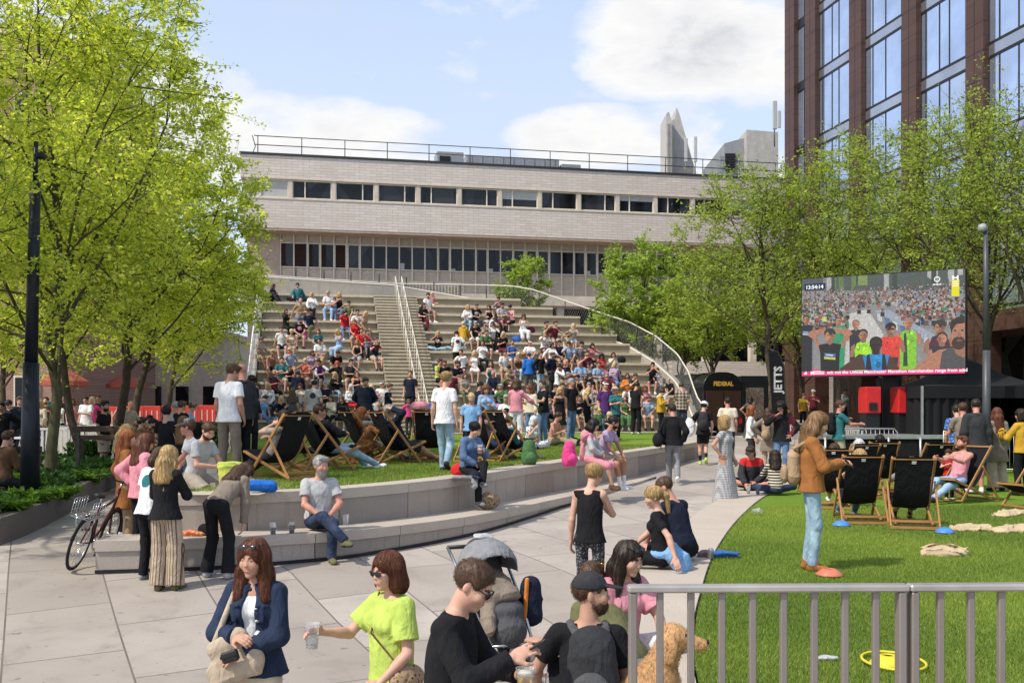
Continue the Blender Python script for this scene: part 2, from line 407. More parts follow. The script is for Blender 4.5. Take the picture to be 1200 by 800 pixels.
# terrace the railing stands on
mb=MB(); mb.box((6.4,1.2,.2),(12.1,4.3,.8),MAT_PAVE); mb.box((.72,5.75,.02),(1.0,4.5,.88),MAT_PAVE); tag(mb.build('terrace'),kind='structure')

# =====================================================================
# terraced seating
# =====================================================================
NT_=13; TH_=.48; TD_=.85; ZB=1.45
def tier_z(k): return ZB+TH_*k
RB=smooth_curve([(12.3,-1.2),(12.35,0),(12.3,2.5),(12.04,5.1),(10.95,7.65),(8.8,9.5),(5.85,11.0),(2.5,11.7),(-1.5,11.85),(-4.7,11.85)],80)
def right_a(v):
    q=RB[RB[:,1]<=11.2]; return float(np.interp(v,q[:,1],q[:,0]))
am=empty('terraced_seating',L(0,0,0),0,'concrete terraced seating steps rising to the building, full of sitting people','terrace')
inv=-L(0,0,0)
def ambuild(mb,name,par=am): o=mb.build(name,par); o.location=tuple(inv); return o
for k in range(1,NT_+1):
    v0=TD_*(k-1); v1=v0+TD_ if k<NT_ else v0+1.8
    mb=MB()
    for (a0,a1) in ((-4.5,.5),(2.5,min(right_a(v0),12.33))):
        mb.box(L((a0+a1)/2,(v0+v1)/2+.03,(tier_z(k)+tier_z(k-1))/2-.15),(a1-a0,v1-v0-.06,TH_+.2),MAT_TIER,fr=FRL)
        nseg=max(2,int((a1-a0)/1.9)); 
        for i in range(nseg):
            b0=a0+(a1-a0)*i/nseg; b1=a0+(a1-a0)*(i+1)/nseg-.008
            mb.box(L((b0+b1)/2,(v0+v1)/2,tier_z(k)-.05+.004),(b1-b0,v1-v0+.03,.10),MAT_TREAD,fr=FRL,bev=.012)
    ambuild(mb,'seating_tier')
mb=MB(); ns=NT_*3
for i in range(ns):
    v0=TD_*NT_*i/ns-TD_; z=ZB+TH_*(NT_)*(i+1)/ns
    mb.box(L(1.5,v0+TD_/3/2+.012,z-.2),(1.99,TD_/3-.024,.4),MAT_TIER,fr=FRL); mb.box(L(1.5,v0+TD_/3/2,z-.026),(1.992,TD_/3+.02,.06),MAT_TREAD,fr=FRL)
ambuild(mb,'stair_flight')
for off in (-.08,.22):
    mb=MB()
    def hp2(i): 
        v=-TD_+TD_*i; return L(1.6+off,v,ZB+TH_*i)
    for i in range(0,14):
        p=hp2(i); mb.tube([p+V(0,0,-.2),p+V(0,0,.95)],.018,MAT_RAIL,6)
    for i in range(0,13,1):
        a=hp2(i)+V(0,0,.95);b=hp2(i+1)+V(0,0,.95); mb.tube([a,b],.021,MAT_RAIL,6)
    ambuild(mb,'handrail')
# parapet along the curved edge
def prof(c,zl):
    return [np.array([*L(p[0],p[1],0)[:2],zl(p)]) for p in c]
s_=np.concatenate([[0],np.cumsum(np.linalg.norm(np.diff(RB,axis=0),axis=1))])
# rail height along curve (world z): read from the photo
CPX=[280,460,520,565,625,660,700,735,765,790,803,812,830]; CPY=[323,335,345,353,365,378,393,406,424,447,466,492,520]
def base_z(i):
    x,y,_=L(RB[i][0],RB[i][1],0); return float(PZ(np.interp(600+F*x/y,CPX,CPY),y))
def rail_z(i):
    x,y,_=L(RB[i][0],RB[i][1],0); return base_z(i)+float(np.interp(600+F*x/y,[460,600,790,815],[.12,1.05,1.15,.95]))
mb=MB(); n=len(RB); 
nrm=offset_curve(RB,1)-RB; nrm*= -1
W2=lambda p,z:(*L(p[0],p[1],0)[:2],z)
vs=[];fs=[]
for i in range(n):
    z=base_z(i); a=RB[i]; b=RB[i]+nrm[i]*.28
    vs+=[W2(a,.9),W2(a,z),W2(b,z+.02),W2(b,.9)]
for i in range(n-1):
    for j in range(3): fs.append((i*4+j,i*4+4+j,i*4+5+j,i*4+1+j))
fs+=[(0,1,2,3),((n-1)*4+3,(n-1)*4+2,(n-1)*4+1,(n-1)*4)]
mb.add(vs,fs,MAT_PARA); ambuild(mb,'parapet_wall')
mb=MB(); mb.tube([W2(RB[i]+nrm[i]*.14,rail_z(i)) for i in range(n)],.032,MAT_RAIL,8); ambuild(mb,'top_rail')
mb=MB(); mb.tube([W2(RB[i]+nrm[i]*.02,base_z(i)+.03) for i in range(n)],.04,MAT_RAIL,6); ambuild(mb,'coping_rail')
acc=0
for i in range(1,n-1):
    if s_[i]>=acc:
        acc+=1.35; mb=MB(); p=RB[i]+nrm[i]*.14; d=nrm[i]
        mb.tube([W2(p,base_z(i)-.35),W2(p+d*.10,base_z(i)+.15),W2(p-d*.06,base_z(i)+.55),W2(p,rail_z(i))],.026,MAT_DKSTEEL,6); ambuild(mb,'rail_post')
mb=MB()           # wire mesh infill: two diagonal families of thin bars
step=.12; q=np.arange(0,s_[-1]-1.2,step)
def mp_(s,f):
    i=np.interp(s,s_,np.arange(n)); i0=int(min(i,n-2)); u=i-i0
    p=(RB[i0]+nrm[i0]*.14)*(1-u)+(RB[i0+1]+nrm[i0+1]*.14)*u
    z=base_z(i0)*(1-u)+base_z(i0+1)*u; zr=rail_z(i0)*(1-u)+rail_z(i0+1)*u
    return W2(p,z+(zr-z)*f)
for s in q:
    for a,b in((0,.5),(.5,0)): mb.tube([mp_(s+a,0.02),mp_(s+b,.98)],.0045,MAT_STEEL,3,cap=False)
ambuild(mb,'wire_mesh_infill')
# ribbed panel wall behind the top tier
mb=MB(); c0,c1=-4.7,5.0
mb.box(L((c0+c1)/2,12.35,8.05),(c1-c0,.12,1.3),MAT_PARA,fr=FRL)
for i in range(int((c1-c0)/.16)): mb.box(L(c0+.08+i*.16,12.27,8.0),(.06,.05,1.2),MAT_TREAD,fr=FRL)
ambuild(mb,'ribbed_back_wall')
# left balustrade, white
mb=MB()
def lb(k,h): return L(-4.72,TD_*k-TD_,tier_z(k)+h)
for k in range(0,14):
    mb.tube([lb(k,-.5),lb(k,1.05)],.035,MAT_WHITE,6)
for h in (1.05,.78,.52,.26,0.0): mb.tube([lb(0,h),lb(13,h)],.03 if h>1 else .016,MAT_WHITE,6)
for i in range(0,13*7):
    mb.tube([lb(i/7,0),lb(i/7,1.05)],.009,MAT_WHITE,4,cap=False)
mb.box(L(-4.72,5.2,4.4),(.22,.05,.05),MAT_PARA,fr=FRL)
ambuild(mb,'side_balustrade')
mb=MB(); vs=[];fs=[]
for k in range(0,14):
    p=lb(k,0); vs+=[tuple(p+UU*.18+V(0,0,-6)),tuple(p+UU*.18+V(0,0,.03)),tuple(p-UU*.14+V(0,0,.03)),tuple(p-UU*.14+V(0,0,-6))]
for k in range(13):
    for j in range(4): fs.append((k*4+j,k*4+4+j,k*4+4+(j+1)%4,k*4+(j+1)%4))
fs+=[(3,2,1,0),(52,53,54,55)]
mb.add(vs,fs,MAT_PARA); ambuild(mb,'side_wall')

# =====================================================================
# main tiled building
# =====================================================================
B0=V(*L(0,19.6,0)); 
bd=empty('tiled_office_building',B0,TH,'long pale tiled modernist building with ribbon windows behind the terraced steps','building')
def bpt(a,v,z): return V(a,v,z)
A0,A1=-6.2,38.0
def bb(mb,a0,a1,v0,v1,z0,z1,m,bev=0): mb.box(((a0+a1)/2,(v0+v1)/2,(z0+z1)/2),(a1-a0,v1-v0,z1-z0),m,bev=bev)
mb=MB(); bb(mb,A0,A1,0,16,15.17,16.42,MAT_TILE); mb.build('upper_tile_band',bd)
mb=MB(); bb(mb,A0,A1,0,16,12.40,14.05,MAT_TILE); mb.build('lower_tile_band',bd)
mb=MB(); bb(mb,A0-.05,A1,-.06,16,16.42,16.55,MAT_DKSTEEL); mb.build('roof_edge',bd)
mb=MB(); bb(mb,A0+.25,A1,.35,15.8,14.06,15.16,MAT_BLACKM); mb.build('window_recess',bd)
mb=MB(); bb(mb,A0+.1,A1,-.03,.3,14.0,14.08,MAT_TRIM); bb(mb,A0+.1,A1,-.03,.3,15.13,15.2,MAT_TRIM); mb.build('window_sill_band',bd)
pitch=2.38; i=0; a=A0+.3
rs=random.Random(3)
while a<A1-3:
    mb=MB(); bb(mb,a-.11,a+.11,.02,.34,14.08,15.13,MAT_TRIM); mb.build('window_pier',bd)
    w0,w1=a+.115,a+pitch-.115; sp=rs.choice([.3,.7,.32]); mid=w0+(w1-w0)*sp
    mb=MB()
    for x0,x1 in((w0,w0+.05),(mid-.03,mid+.03),(w1-.05,w1)): bb(mb,x0,x1,.1,.2,14.1,15.12,MAT_MULL)
    for x0,x1 in((w0+.052,mid-.032),(mid+.032,w1-.052)):
        bb(mb,x0,x1,.1,.2,14.1,14.15,MAT_MULL); bb(mb,x0,x1,.1,.2,15.06,15.12,MAT_MULL)
    f=mb.build('window',bd)
    mb=MB(); bb(mb,w0+.04,w1-.04,.17,.18,14.12,15.1,MAT_GLASS); mb.build('pane',f)
    if i==0 or rs.random()<.25:
        d=.95 if i==0 else rs.uniform(.25,.6); mb=MB(); bb(mb,w0+.06,w1-.06,.15,.165,15.08-d,15.08,MAT_BLIND); mb.build('blind',f)
    a+=pitch; i+=1
# recessed lower storey
lv=1.3
mb=MB(); bb(mb,A0+.3,A0+2.05,lv-.1,lv+3,2,12.4,MAT_PINK); mb.build('end_wall',bd)
mb=MB(); bb(mb,A0,A1,.02,lv+.3,12.28,12.41,MAT_PINK); mb.build('soffit',bd)
mb=MB(); bb(mb,A0+2.05,A1,lv+.08,lv+2,9.05,12.3,MAT_SPAN); mb.build('spandrel_wall',bd)
mb=MB(); bb(mb,A0+.2,A1,lv-.5,lv+2.2,8.5,9.1,MAT_TRIM); mb.build('floor_slab_edge',bd)
a=A0+2.1; i=0
while a<A1-1:
    mb=MB(); bb(mb,a-.035,a+.035,lv-.05,lv+.15,9.1,12.28,MAT_MULL); mb.build('mullion',bd)
    mb=MB(); 
    fr=.05
    for z0,z1 in((10.42,10.47),(11.78,11.84)): bb(mb,a+.036,a+.714,lv,lv+.1,z0,z1,MAT_MULL)
    bb(mb,a+.036,a+.044,lv+.01,lv+.08,10.471,11.779,MAT_MULL)
    if rs.random()<.4:
        bb(mb,a+.045,a+.09,lv-.01,lv+.09,10.471,11.779,MAT_MULL); bb(mb,a+.66,a+.71,lv-.01,lv+.09,10.471,11.779,MAT_MULL)
    f=mb.build('window',bd)
    mb=MB(); bb(mb,a+.037,a+.713,lv+.04,lv+.06,10.472,11.778,MAT_GLASS); mb.build('pane',f)
    r=rs.random()
    if r<.3 or i<5:
        mb=MB(); c=rs.uniform(.1,.4); bb(mb,a+.05,a+.05+ (.25 if r<.5 else .6),lv+.02,lv+.036,10.48,11.77 if i<5 else 10.48+c,MAT_CURT if i<5 else MAT_BLIND); mb.build('blind' if i>=5 else 'curtain',f)
    a+=.75; i+=1
# ground floors below
mb=MB(); bb(mb,A0+1,A1,lv+1.2,lv+3,0.6,8.5,MAT_GLASS); mb.build('lower_glazing',bd)
mb=MB(); bb(mb,A0+.3,A1,lv+1,lv+2.9,.6,3.4,MAT_TRIM); mb.build('base_wall',bd)
for i in range(12):
    x=A0+3+i*3.1; mb=MB(); bb(mb,x-.2,x+.2,lv-.2,lv+.2,.6,8.5,MAT_TRIM); mb.build('column',bd)
mb=MB(); bb(mb,18.6,30,lv-2.2,lv-.6,0.9,5.2,MAT_TILE); mb.build('stone_base_wall',bd)
# roof things
mb=MB()
for h in(1.05,.55): mb.tube([(A0+.7,.5,16.55+h),(A1,.5,16.55+h)],.028,MAT_DKSTEEL,5)
for i in range(18): mb.tube([(A0+.9+i*2.4,.5,16.5),(A0+.9+i*2.4,.5,17.6)],.028,MAT_DKSTEEL,5)
mb.tube([(A0+.6,.5,16.55),(A0+.75,.9,17.1),(A0+.6,.5,17.6)],.025,MAT_DKSTEEL,5)
mb.build('roof_railing',bd)
def rooft(px0,px1,pyt,D,zb,dep,m,name,label,cat,**k):
    x0,x1=PX(px0,D),PX(px1,D); zt=PZ(pyt,D); r=empty(name,(x0,D,zb),TH,label,cat); w=(x1-x0)/math.cos(TH)
    return r,w,zt-zb
r,w,h=rooft(512,543,177,60,16.45,1.5,None,'air_handling_unit','pale grey air handling box on the roof beside the railing','roof unit')
mb=MB(); mb.box((w/2,.7,h/2),(w,1.4,h),MAT_PLANTGREY,bev=.03); mb.build('casing',r); mb=MB(); mb.box((w*.3,-.02,h*.55),(w*.4,.05,h*.5),MAT_BLACKM); mb.build('grille',r)
r,w,h=rooft(546,684,181,62,16.45,1.5,None,'rooftop_plant_enclosure','long low grey plant enclosure standing on the tiled roof','roof plant')
mb=MB(); mb.box((w*.4,1.5,h/2),(w*.8,3,h),MAT_PLANTGREY,bev=.03)
for i in range(9): mb.box((w*.8*(i+.5)/9,-.02,h/2),(.05,.04,h*.96),MAT_STEEL)
mb.build('cladding',r); mb=MB(); mb.box((w*.905,1.2,h*.42),(w*.17,2.4,h*.84),MAT_STEEL,bev=.03); mb.build('side_cabinet',r)
r=empty('roof_vent',(PX(405,60),59.5,16.45),TH,'small wedge shaped vent on the flat roof edge','vent'); mb=MB(); mb.prism([(0,0),(.65,0),(.65,.75)],0,.5,MAT_PLANTGREY,fr=(V(1,0,0),V(0,0,1),V(0,1,0))); mb.build('hood',r)
# finned tower + plant house behind
def prism_at(name,pts,D,dep,m,parent,z0=None):
    """outline in photo pixels at depth D, real thickness dep"""
    pl=[(PX(x,D),PZ(y,D)) for x,y in pts]; mb=MB(); mb.prism(pl,D,D+dep,m,fr=(V(1,0,0),V(0,0,1),V(0,1,0))); o=mb.build(name,parent)
    if parent is not None: o.location=-V(*parent.location)
    return o
t=empty('concrete_fin_tower',(PX(800,78),78,0),0,'tall grey concrete stair tower with a slanted pointed top behind the roof','tower')
prism_at('slender_fin',[(781,225),(781,133),(784,131),(787,142),(787,225)],78,3.2,MAT_CONC,t)
prism_at('raking_fin',[(787,225),(787,142),(791,139),(793,126),(796,133),(817,207),(817,225)],79.2,3.4,MAT_CONC,t)
mb=MB()
for i in range(4): mb.box((PX(782,78)+i*.11,78-.06,PZ(182,78)),(.05,.10,5),MAT_CONC)
o=mb.build('fin_ribs',t); o.location=-V(*t.location)
for (px,y0,y1,nm) in ((815,160,190,'mobile antenna panel on a pole beside the fin tower'),(804,162,190,'short antenna panel fixed close to the fin tower')):
    a=empty('phone_antenna',(PX(px,76),76,PZ(207,76)),0,nm,'antenna'); mb=MB(); mb.box((0,0,PZ((y0+y1)/2,76)-PZ(207,76)),(.24,.12,PZ(y0,76)-PZ(y1,76)),MAT_BLIND,bev=.03); mb.build('antenna_panel',a); mb=MB(); mb.tube([(0,.1,-.5),(0,.1,PZ(y0,76)-PZ(207,76)-.2)],.04,MAT_STEEL); mb.build('pole',a)
ph=empty('rooftop_plant_house',(PX(880,72),72,0),0,'pale weathered concrete plant house rising behind the roof beside the brown tower block','building')
prism_at('wall',[(875,230),(875,152),(912,155),(912,230)],72,9,MAT_CONC,ph); prism_at('louvred_bay',[(849,230),(849,168),(874.8,161),(874.8,230)],72.8,8,MAT_PLANTGREY,ph)
mb=MB()
for q in range(7): mb.box((PX(858,72)+.01,72.7,PZ(178+q*3,72)),(.75,.12,.1),MAT_BLACKM)
o=mb.build('louvre',ph); o.location=-V(*ph.location)
prism_at('duct',[(844,230),(844,183),(848.5,183),(848.5,230)],71,1,MAT_STEEL,ph)
a=empty('phone_antenna',(PX(908,70),70,PZ(155,70)),0,'tall white antenna panel on the plant house roof','antenna'); mb=MB(); mb.box((0,0,1.2),(.3,.15,2),MAT_BLIND,bev=.03); mb.box((.32,.0,.9),(.22,.12,1.2),MAT_BLIND,bev=.03); mb.build('antenna_panel',a); mb=MB(); mb.tube([(0,.1,-1),(0,.1,2.1)],.05,MAT_STEEL); mb.build('pole',a)

# =====================================================================
# brown framed office block, right
# =====================================================================
ob=empty('brown_office_block',L(24,12,0),TH,'tall office block with brown clad columns and big blue glass bays','building')
# local: x=a (building extends +x), y along v ; facade at x=0, running toward the camera (-y)
BAY=4.5; FZ=3.5; TOPZ=36
def obx(mb,x0,x1,y0,y1,z0,z1,m,bev=0): mb.box(((x0+x1)/2,(y0+y1)/2,(z0+z1)/2),(x1-x0,y1-y0,z1-z0),m,bev=bev)
mb=MB(); obx(mb,.16,22,-40,3.0,6,TOPZ,MAT_SKYGLASS); mb.build('glazed_core',ob)
mb=MB(); obx(mb,2.6,22,-40,2.4,.5,5.99,MAT_GLASS); mb.build('recessed_ground_floor',ob)
mb=MB(); obx(mb,-.12,22,-40.2,3.2,TOPZ,TOPZ+1,MAT_BROWN); mb.build('cornice',ob)
mb=MB(); obx(mb,-.1,3,-40.2,3.2,5.4,6.2,MAT_BROWN); mb.build('first_floor_beam',ob)
for i in range(-1,9):
    y=-BAY*i if i>=0 else 2.35
    mb=MB(); obx(mb,-.12,.7,y-.55,y+.55,.4,TOPZ,MAT_BROWN); 
    for z in np.arange(1.6,TOPZ,1.16): obx(mb,-.125,.2,y-.555,y+.555,z-.012,z+.012,MAT_FRAMEDK)
    obx(mb,-.127,.2,y-.012,y+.012,.4,TOPZ,MAT_FRAMEDK)
    mb.build('clad_column',ob)
    if i<0: continue
    y1=y-.55; y0=y-BAY+.55; w=y1-y0
    for fl in range(9):
        zt=6.35+FZ*fl+ (0.05)
        z0=zt; zs=zt+FZ-.55
        mb=MB()
        cuts=[0,.1,.42,.62,.9,1] if i%2==0 else [0,.12,.5,.82,1]
        for q in cuts: 
            yy=y0+w*q; obx(mb,.135,.165,yy-.024,yy+.024,z0+.06,zs-.06,MAT_FRAMEDK)
        obx(mb,.13,.166,y0,y1,z0-.06,z0+.055,MAT_FRAMEDK); obx(mb,.13,.166,y0,y1,zs-.055,zs+.06,MAT_FRAMEDK)
        f=mb.build('window',ob)
        for qa,qb in zip(cuts[:-1],cuts[1:]):
            pass
        mb=MB(); obx(mb,.14,.155,y0,y1,zs+.062,zt+FZ-.062,MAT_SPANGL); mb.build('spandrel',f)
mb=MB(); obx(mb,-.1,22,2.4,3.4,TOPZ-4.5,TOPZ,MAT_BROWN); 
for z in (13.2,23.6): obx(mb,.3,22,2.3,3.2,z,z+.6,MAT_BROWN)
for z in np.arange(9.4,TOPZ-1,FZ): obx(mb,.10,.18,.552,1.79,z,z+.5,MAT_FRAMEDK); obx(mb,.12,.17,1.1,1.16,z+.502,z+FZ-.002,MAT_FRAMEDK)
mb.build('end_frame',ob)
# left-hand distant buildings seen through the trees
def block(px0,px1,pyt,D,dep,m,label,cat,rows,cols,name='brick_building'):
    x0,x1=PX(px0,D),PX(px1,D); zt=PZ(pyt,D); r=empty(name,((x0+x1)/2,D,0),0,label,cat); w=x1-x0
    mb=MB(); mb.box((0,dep/2,zt/2),(w,dep,zt),m); mb.build('wall',r)
    mb=MB(); mb.box((0,dep/2,zt+.2),(w+.4,dep+.4,.4),MAT_TRIM); mb.build('parapet',r)
    for i in range(rows):
        for j_ in range(cols):
            zz=3+i*3.4; xx=-w/2+w*(j_+.5)/cols
            if zz>zt-1.2: continue
            mb=MB(); mb.box((xx,-.03,zz),(w/cols*.55,.1,1.9),MAT_TRIM); f=mb.build('window',r)
            mb=MB(); mb.box((xx,-.085,zz),(w/cols*.48,.03,1.7),MAT_GLASS); mb.build('pane',f)
block(-330,60,40,48,14,MAT_BRICK,'tall red brick building glimpsed through the trees beside the lamp post','building',6,7)
block(70,262,395,66,10,MAT_TRIM,'low pinkish building far behind the red site barriers','building',2,6,'low_building')

# =====================================================================
# planting bed on the left
# =====================================================================
zbed=lambda y: z_path(y)+.34
BEDP=smooth_curve([(-7.35,14.3),(-7.45,15.5),(-8.0,18.5),(-8.5,21),(-9.6,26),(-11.4,33)],40)
pl=empty('raised_planter',(0,0,0),0,'dark stone raised planter edge running along the shaded walkway','planter')
mb=MB(); wall_strip(mb,BEDP,z_path,lambda y:zbed(y)+.05,.2,MAT_PLANTER,MAT_PLANTER,cap=.06,capout=.0,joint=2.2)
wall_strip(mb,np.array([(-13,12.8),(-9.5,13.7),(-7.36,14.25)]),z_path,lambda y:zbed(y)+.05,.2,MAT_PLANTER,MAT_PLANTER,cap=.06,capout=0,joint=2.2); mb.build('planter_wall',pl)
inn=offset_curve(BEDP,.19)
sheet('planting_soil',[tuple(p) for p in inn[:24]]+[(-14,25.0),(-14,13.2)],zbed,MAT_SOIL,1.0,-.05)
# =====================================================================
# vegetation
# =====================================================================
def m_leaf(name,base,var=.35,trans=.5):
    m,t=mk(name); b=V(*base)
    at=t.n('ShaderNodeAttribute',attribute_name='tint'); 
    c=ramp(t,at.outputs['Fac'],[(0,b*V(.38,.5,.5)),(.5,b),(1,np.minimum(b*V(1.5,1.35,1.3),.8))])
    d=t.n('ShaderNodeBsdfPrincipled'); t.l(c,d.inputs['Base Color']); d.inputs['Roughness'].default_value=.5; d.inputs['Specular IOR Level'].default_value=.35
    tr=t.n('ShaderNodeBsdfTranslucent'); tc=mixc(t,1.0,c,(1.22,1.22,.65),'MULTIPLY'); t.l(tc,tr.inputs[0])
    mx=t.n('ShaderNodeMixShader'); mx.inputs[0].default_value=trans; t.l(d.outputs[0],mx.inputs[1]); t.l(tr.outputs[0],mx.inputs[2])
    o=t.n('ShaderNodeOutputMaterial'); t.l(mx.outputs[0],o.inputs[0]); return m
def m_bark(name,base):
    m,t=mk(name); b=V(*base); co=coords(t,'Object',(6,6,1.2))
    n1=noise(t,co,5,6,.65); return finish(t,ramp(t,n1,[(.3,b*.55),(.7,b*1.35)]),.9,0,bump(t,n1,.6,.02),.2)
LEAF_SPRING=m_leaf('leaf_spring',(.56,.63,.11),trans=.6); LEAF_GREEN=m_leaf('leaf_green',(.33,.44,.08),trans=.5); LEAF_OLIVE=m_leaf('leaf_olive',(.34,.43,.075),trans=.55)
LEAF_DARK=m_leaf('leaf_dark',(.045,.11,.02),trans=.3); LEAF_FERN=m_leaf('leaf_fern',(.13,.26,.025),trans=.4); BARK=m_bark('bark_brown',(.075,.058,.04)); BARKG=m_bark('bark_mossy',(.085,.078,.042))
def leaves_mesh(name,P_,size,mat,rng,dirs=None,fold=.25,asp=.62,droop=.0):
    n=len(P_); s=size*rng.uniform(.45,1.45,n)
    if dirs is None: d=rng.normal(size=(n,3)); d[:,2]=d[:,2]*.55-droop
    else: d=dirs+rng.normal(size=(n,3))*.45
    d/=np.linalg.norm(d,axis=1)[:,None]
    r=rng.normal(size=(n,3)); r[:,2]+=.7*np.sign(rng.uniform(-.2,1,n)); x=np.cross(d,r); x/=np.linalg.norm(x,axis=1)[:,None]+1e-9; nn=np.cross(x,d)
    s=s[:,None]
    v=np.stack([P_,P_+d*s*.45+x*s*asp*.5+nn*s*fold*.4,P_+d*s,P_+d*s*.45-x*s*asp*.5+nn*s*fold*.4],1).reshape(-1,3)
    q=np.arange(n)[:,None]*4
    f=np.concatenate([q+np.array([[0,1,2]]),q+np.array([[0,2,3]])],0)
    me=mesh_np(name,v,f.astype(np.int32),[mat])
    a=me.attributes.new('tint','FLOAT','POINT'); tt=np.clip(rng.normal(.5,.27,n),0,1).astype(np.float32); a.data.foreach_set('value',np.repeat(tt,4))
    return me
class Tubes:
    def __init__(s): s.v=[];s.f=[];s.b=0
    def add(s,pts,rad,n=6):
        pts=np.asarray(pts,float);k=len(pts); t=np.gradient(pts,axis=0); t/=np.linalg.norm(t,axis=1)[:,None]+1e-9
        x=np.cross(t,np.array([.3,.9,.2])); x/=np.linalg.norm(x,axis=1)[:,None]+1e-9; y=np.cross(t,x)
        a=np.arange(n)*2*np.pi/n
        v=pts[:,None,:]+np.asarray(rad)[:,None,None]*(np.cos(a)[None,:,None]*x[:,None,:]+np.sin(a)[None,:,None]*y[:,None,:])
        s.v.append(v.reshape(-1,3)); i=np.arange(k-1)[:,None]*n; j=np.arange(n)[None,:]
        s.f.append(np.stack([i+j,i+(j+1)%n,i+n+(j+1)%n,i+n+j],-1).reshape(-1,4)+s.b); s.b+=k*n
    def mesh(s,name,mat): return mesh_np(name,np.concatenate(s.v),np.concatenate(s.f).astype(np.int32),[mat],True)
def bend(a,b,rng,sag=.12,n=6):
    a=np.asarray(a,float);b=np.asarray(b,float); t=np.linspace(0,1,n)[:,None]; L_=np.linalg.norm(b-a)
    m=rng.normal(size=3)*L_*sag; m[2]=abs(m[2])*.5-L_*.04
    w=np.cumsum(rng.normal(size=(n,3)),axis=0)*L_*.012; w[0]=0
    return a+(b-a)*t+m*(4*t*(1-t))*.5+w
def tree(base,height,crown_c,crown_r,seed,label,leafmat,nleaf=16000,leaf=.09,trunk_r=.13,lean=(0,0),limbs=26,first=.28,group=None,name='tree',bark=None,thin=0.0,cluster=.15,down=.35):
    rng=np.random.default_rng(seed); bark=bark or BARK
    r=empty(name,base,0,label,'tree',group); cc=np.asarray(crown_c,float)-np.asarray(base,float); cr=np.asarray(crown_r,float)
    T=Tubes(); top=np.array([cc[0]*.85+lean[0],cc[1]*.85+lean[1],height])
    tp=bend((0,0,-.15),top,rng,.05,10); rad=trunk_r*np.linspace(1,.12,10)**.85; rad[0]*=1.25; T.add(tp,rad,9)
    tw=[]
    for i in range(limbs):
        f=first+(.95-first)*(i+rng.uniform(0,.8))/limbs; idx=f*9; i0=int(idx); p=tp[i0]*(1-(idx-i0))+tp[min(i0+1,9)]*(idx-i0)
        az=i*2.4+rng.uniform(-.5,.5); el_=rng.uniform(-down,.95) if f<.75 else rng.uniform(.3,1.3)
        d=np.array([math.cos(az)*math.cos(el_),math.sin(az)*math.cos(el_),math.sin(el_)])
        tgt=cc+cr*d*rng.uniform(.72,1.12)
        # keep branch rising a bit from its origin
        if np.linalg.norm(tgt-p)<.4: continue
        lp=bend(p,tgt,rng,.16,8); r0=max(.010,np.interp(idx,range(10),rad)*.42); T.add(lp,r0*np.linspace(1,.2,8),6)
        m=rng.integers(6,10)
        for j in range(m):
            u=.25+.75*(j+rng.uniform(0,1))/m; q=lp[min(int(u*7),6)]*(1-(u*7%1))+lp[min(int(u*7)+1,7)]*(u*7%1)
            dd=rng.normal(size=3)*np.array([1,1,.7]); dd/=np.linalg.norm(dd); dd=dd+.5*(tgt-p)/np.linalg.norm(tgt-p); dd/=np.linalg.norm(dd)
            e=q+dd*np.linalg.norm(cr)*rng.uniform(.16,.36); k=((e-cc)/cr); kl=np.linalg.norm(k)
            if kl>1.12: e=cc+cr*k/kl*rng.uniform(.95,1.12)
            bp=bend(q,e,rng,.16,6); T.add(bp,max(.006,r0*.33)*np.linspace(1,.3,6),4); tw.append(bp)
            for h in range(4):
                u2=rng.uniform(.25,1); q2=bp[int(u2*5)]; d2=rng.normal(size=3); d2/=np.linalg.norm(d2); e2=q2+(d2*.8+dd*.6)*np.linalg.norm(cr)*rng.uniform(.07,.16)
                b2=bend(q2,e2,rng,.15,4); T.add(b2,np.linspace(.006,.003,4),3); tw.append(b2)
    tr=link('trunk',T.mesh('trunk',bark),r)
    W_=np.array([w[-4:] for w in tw]); 
    wt=rng.uniform(.25,1.6,len(W_)); wt/=wt.sum(); ci=rng.choice(len(W_),nleaf,p=wt)
    u=rng.uniform(0,3,nleaf); i0=np.minimum(u.astype(int),2); fr=(u-i0)[:,None]
    Pp=W_[ci,i0]*(1-fr)+W_[ci,i0+1]*fr+rng.normal(size=(nleaf,3))*cluster*np.array([.5,.5,.32])
    o=link('crown',leaves_mesh('crown',Pp,leaf,leafmat,rng),r)
    return r
def tpx(px,py_base,D,zb,cpx,cpy,rx_px,ry_px,ry_depth,seed,label,mat,**k):
    b=V(PX(px,D),D,zb); s=D/F; c=V(PX(cpx,D),D+k.pop('dd',0),PZ(cpy,D)); cr=(rx_px*s,ry_depth,ry_px*s)
    return tree(b,c[2]+cr[2]*.75-zb,c,cr,seed,label,mat,**k)
GL='young plane trees along the left walk'; GR_='trees beside the brown office block'
zp=lambda D: float(z_path(D))
# left walk, front to back
tpx(-150,0,14.0,zp(14)+.3,-215,130,170,330,3.0,11,'bright green tree leaning in over the planting bed, trunk out of sight',LEAF_SPRING,nleaf=20000,leaf=.085,trunk_r=.16,group=GL,down=.75,bark=BARKG)
tpx(58,525,19.0,zp(19)+.3,38,192,228,285,3.6,12,'tall lime green tree with a mossy leaning trunk just behind the lamp post',LEAF_SPRING,nleaf=68000,leaf=.085,trunk_r=.115,limbs=40,first=.22,group=GL,down=.75,bark=BARKG)
tpx(122,490,26,zp(26)+.3,145,262,142,205,3.4,13,'lime green tree with a dark trunk beside the man in black T-shirt',LEAF_SPRING,nleaf=40000,leaf=.10,trunk_r=.13,limbs=32,first=.25,group=GL,down=.75)
tpx(163,475,30,zp(30)+.2,205,330,98,140,3.2,14,'yellow green tree behind the group of bench sitters',LEAF_SPRING,nleaf=32000,leaf=.11,trunk_r=.13,group=GL,down=.75)
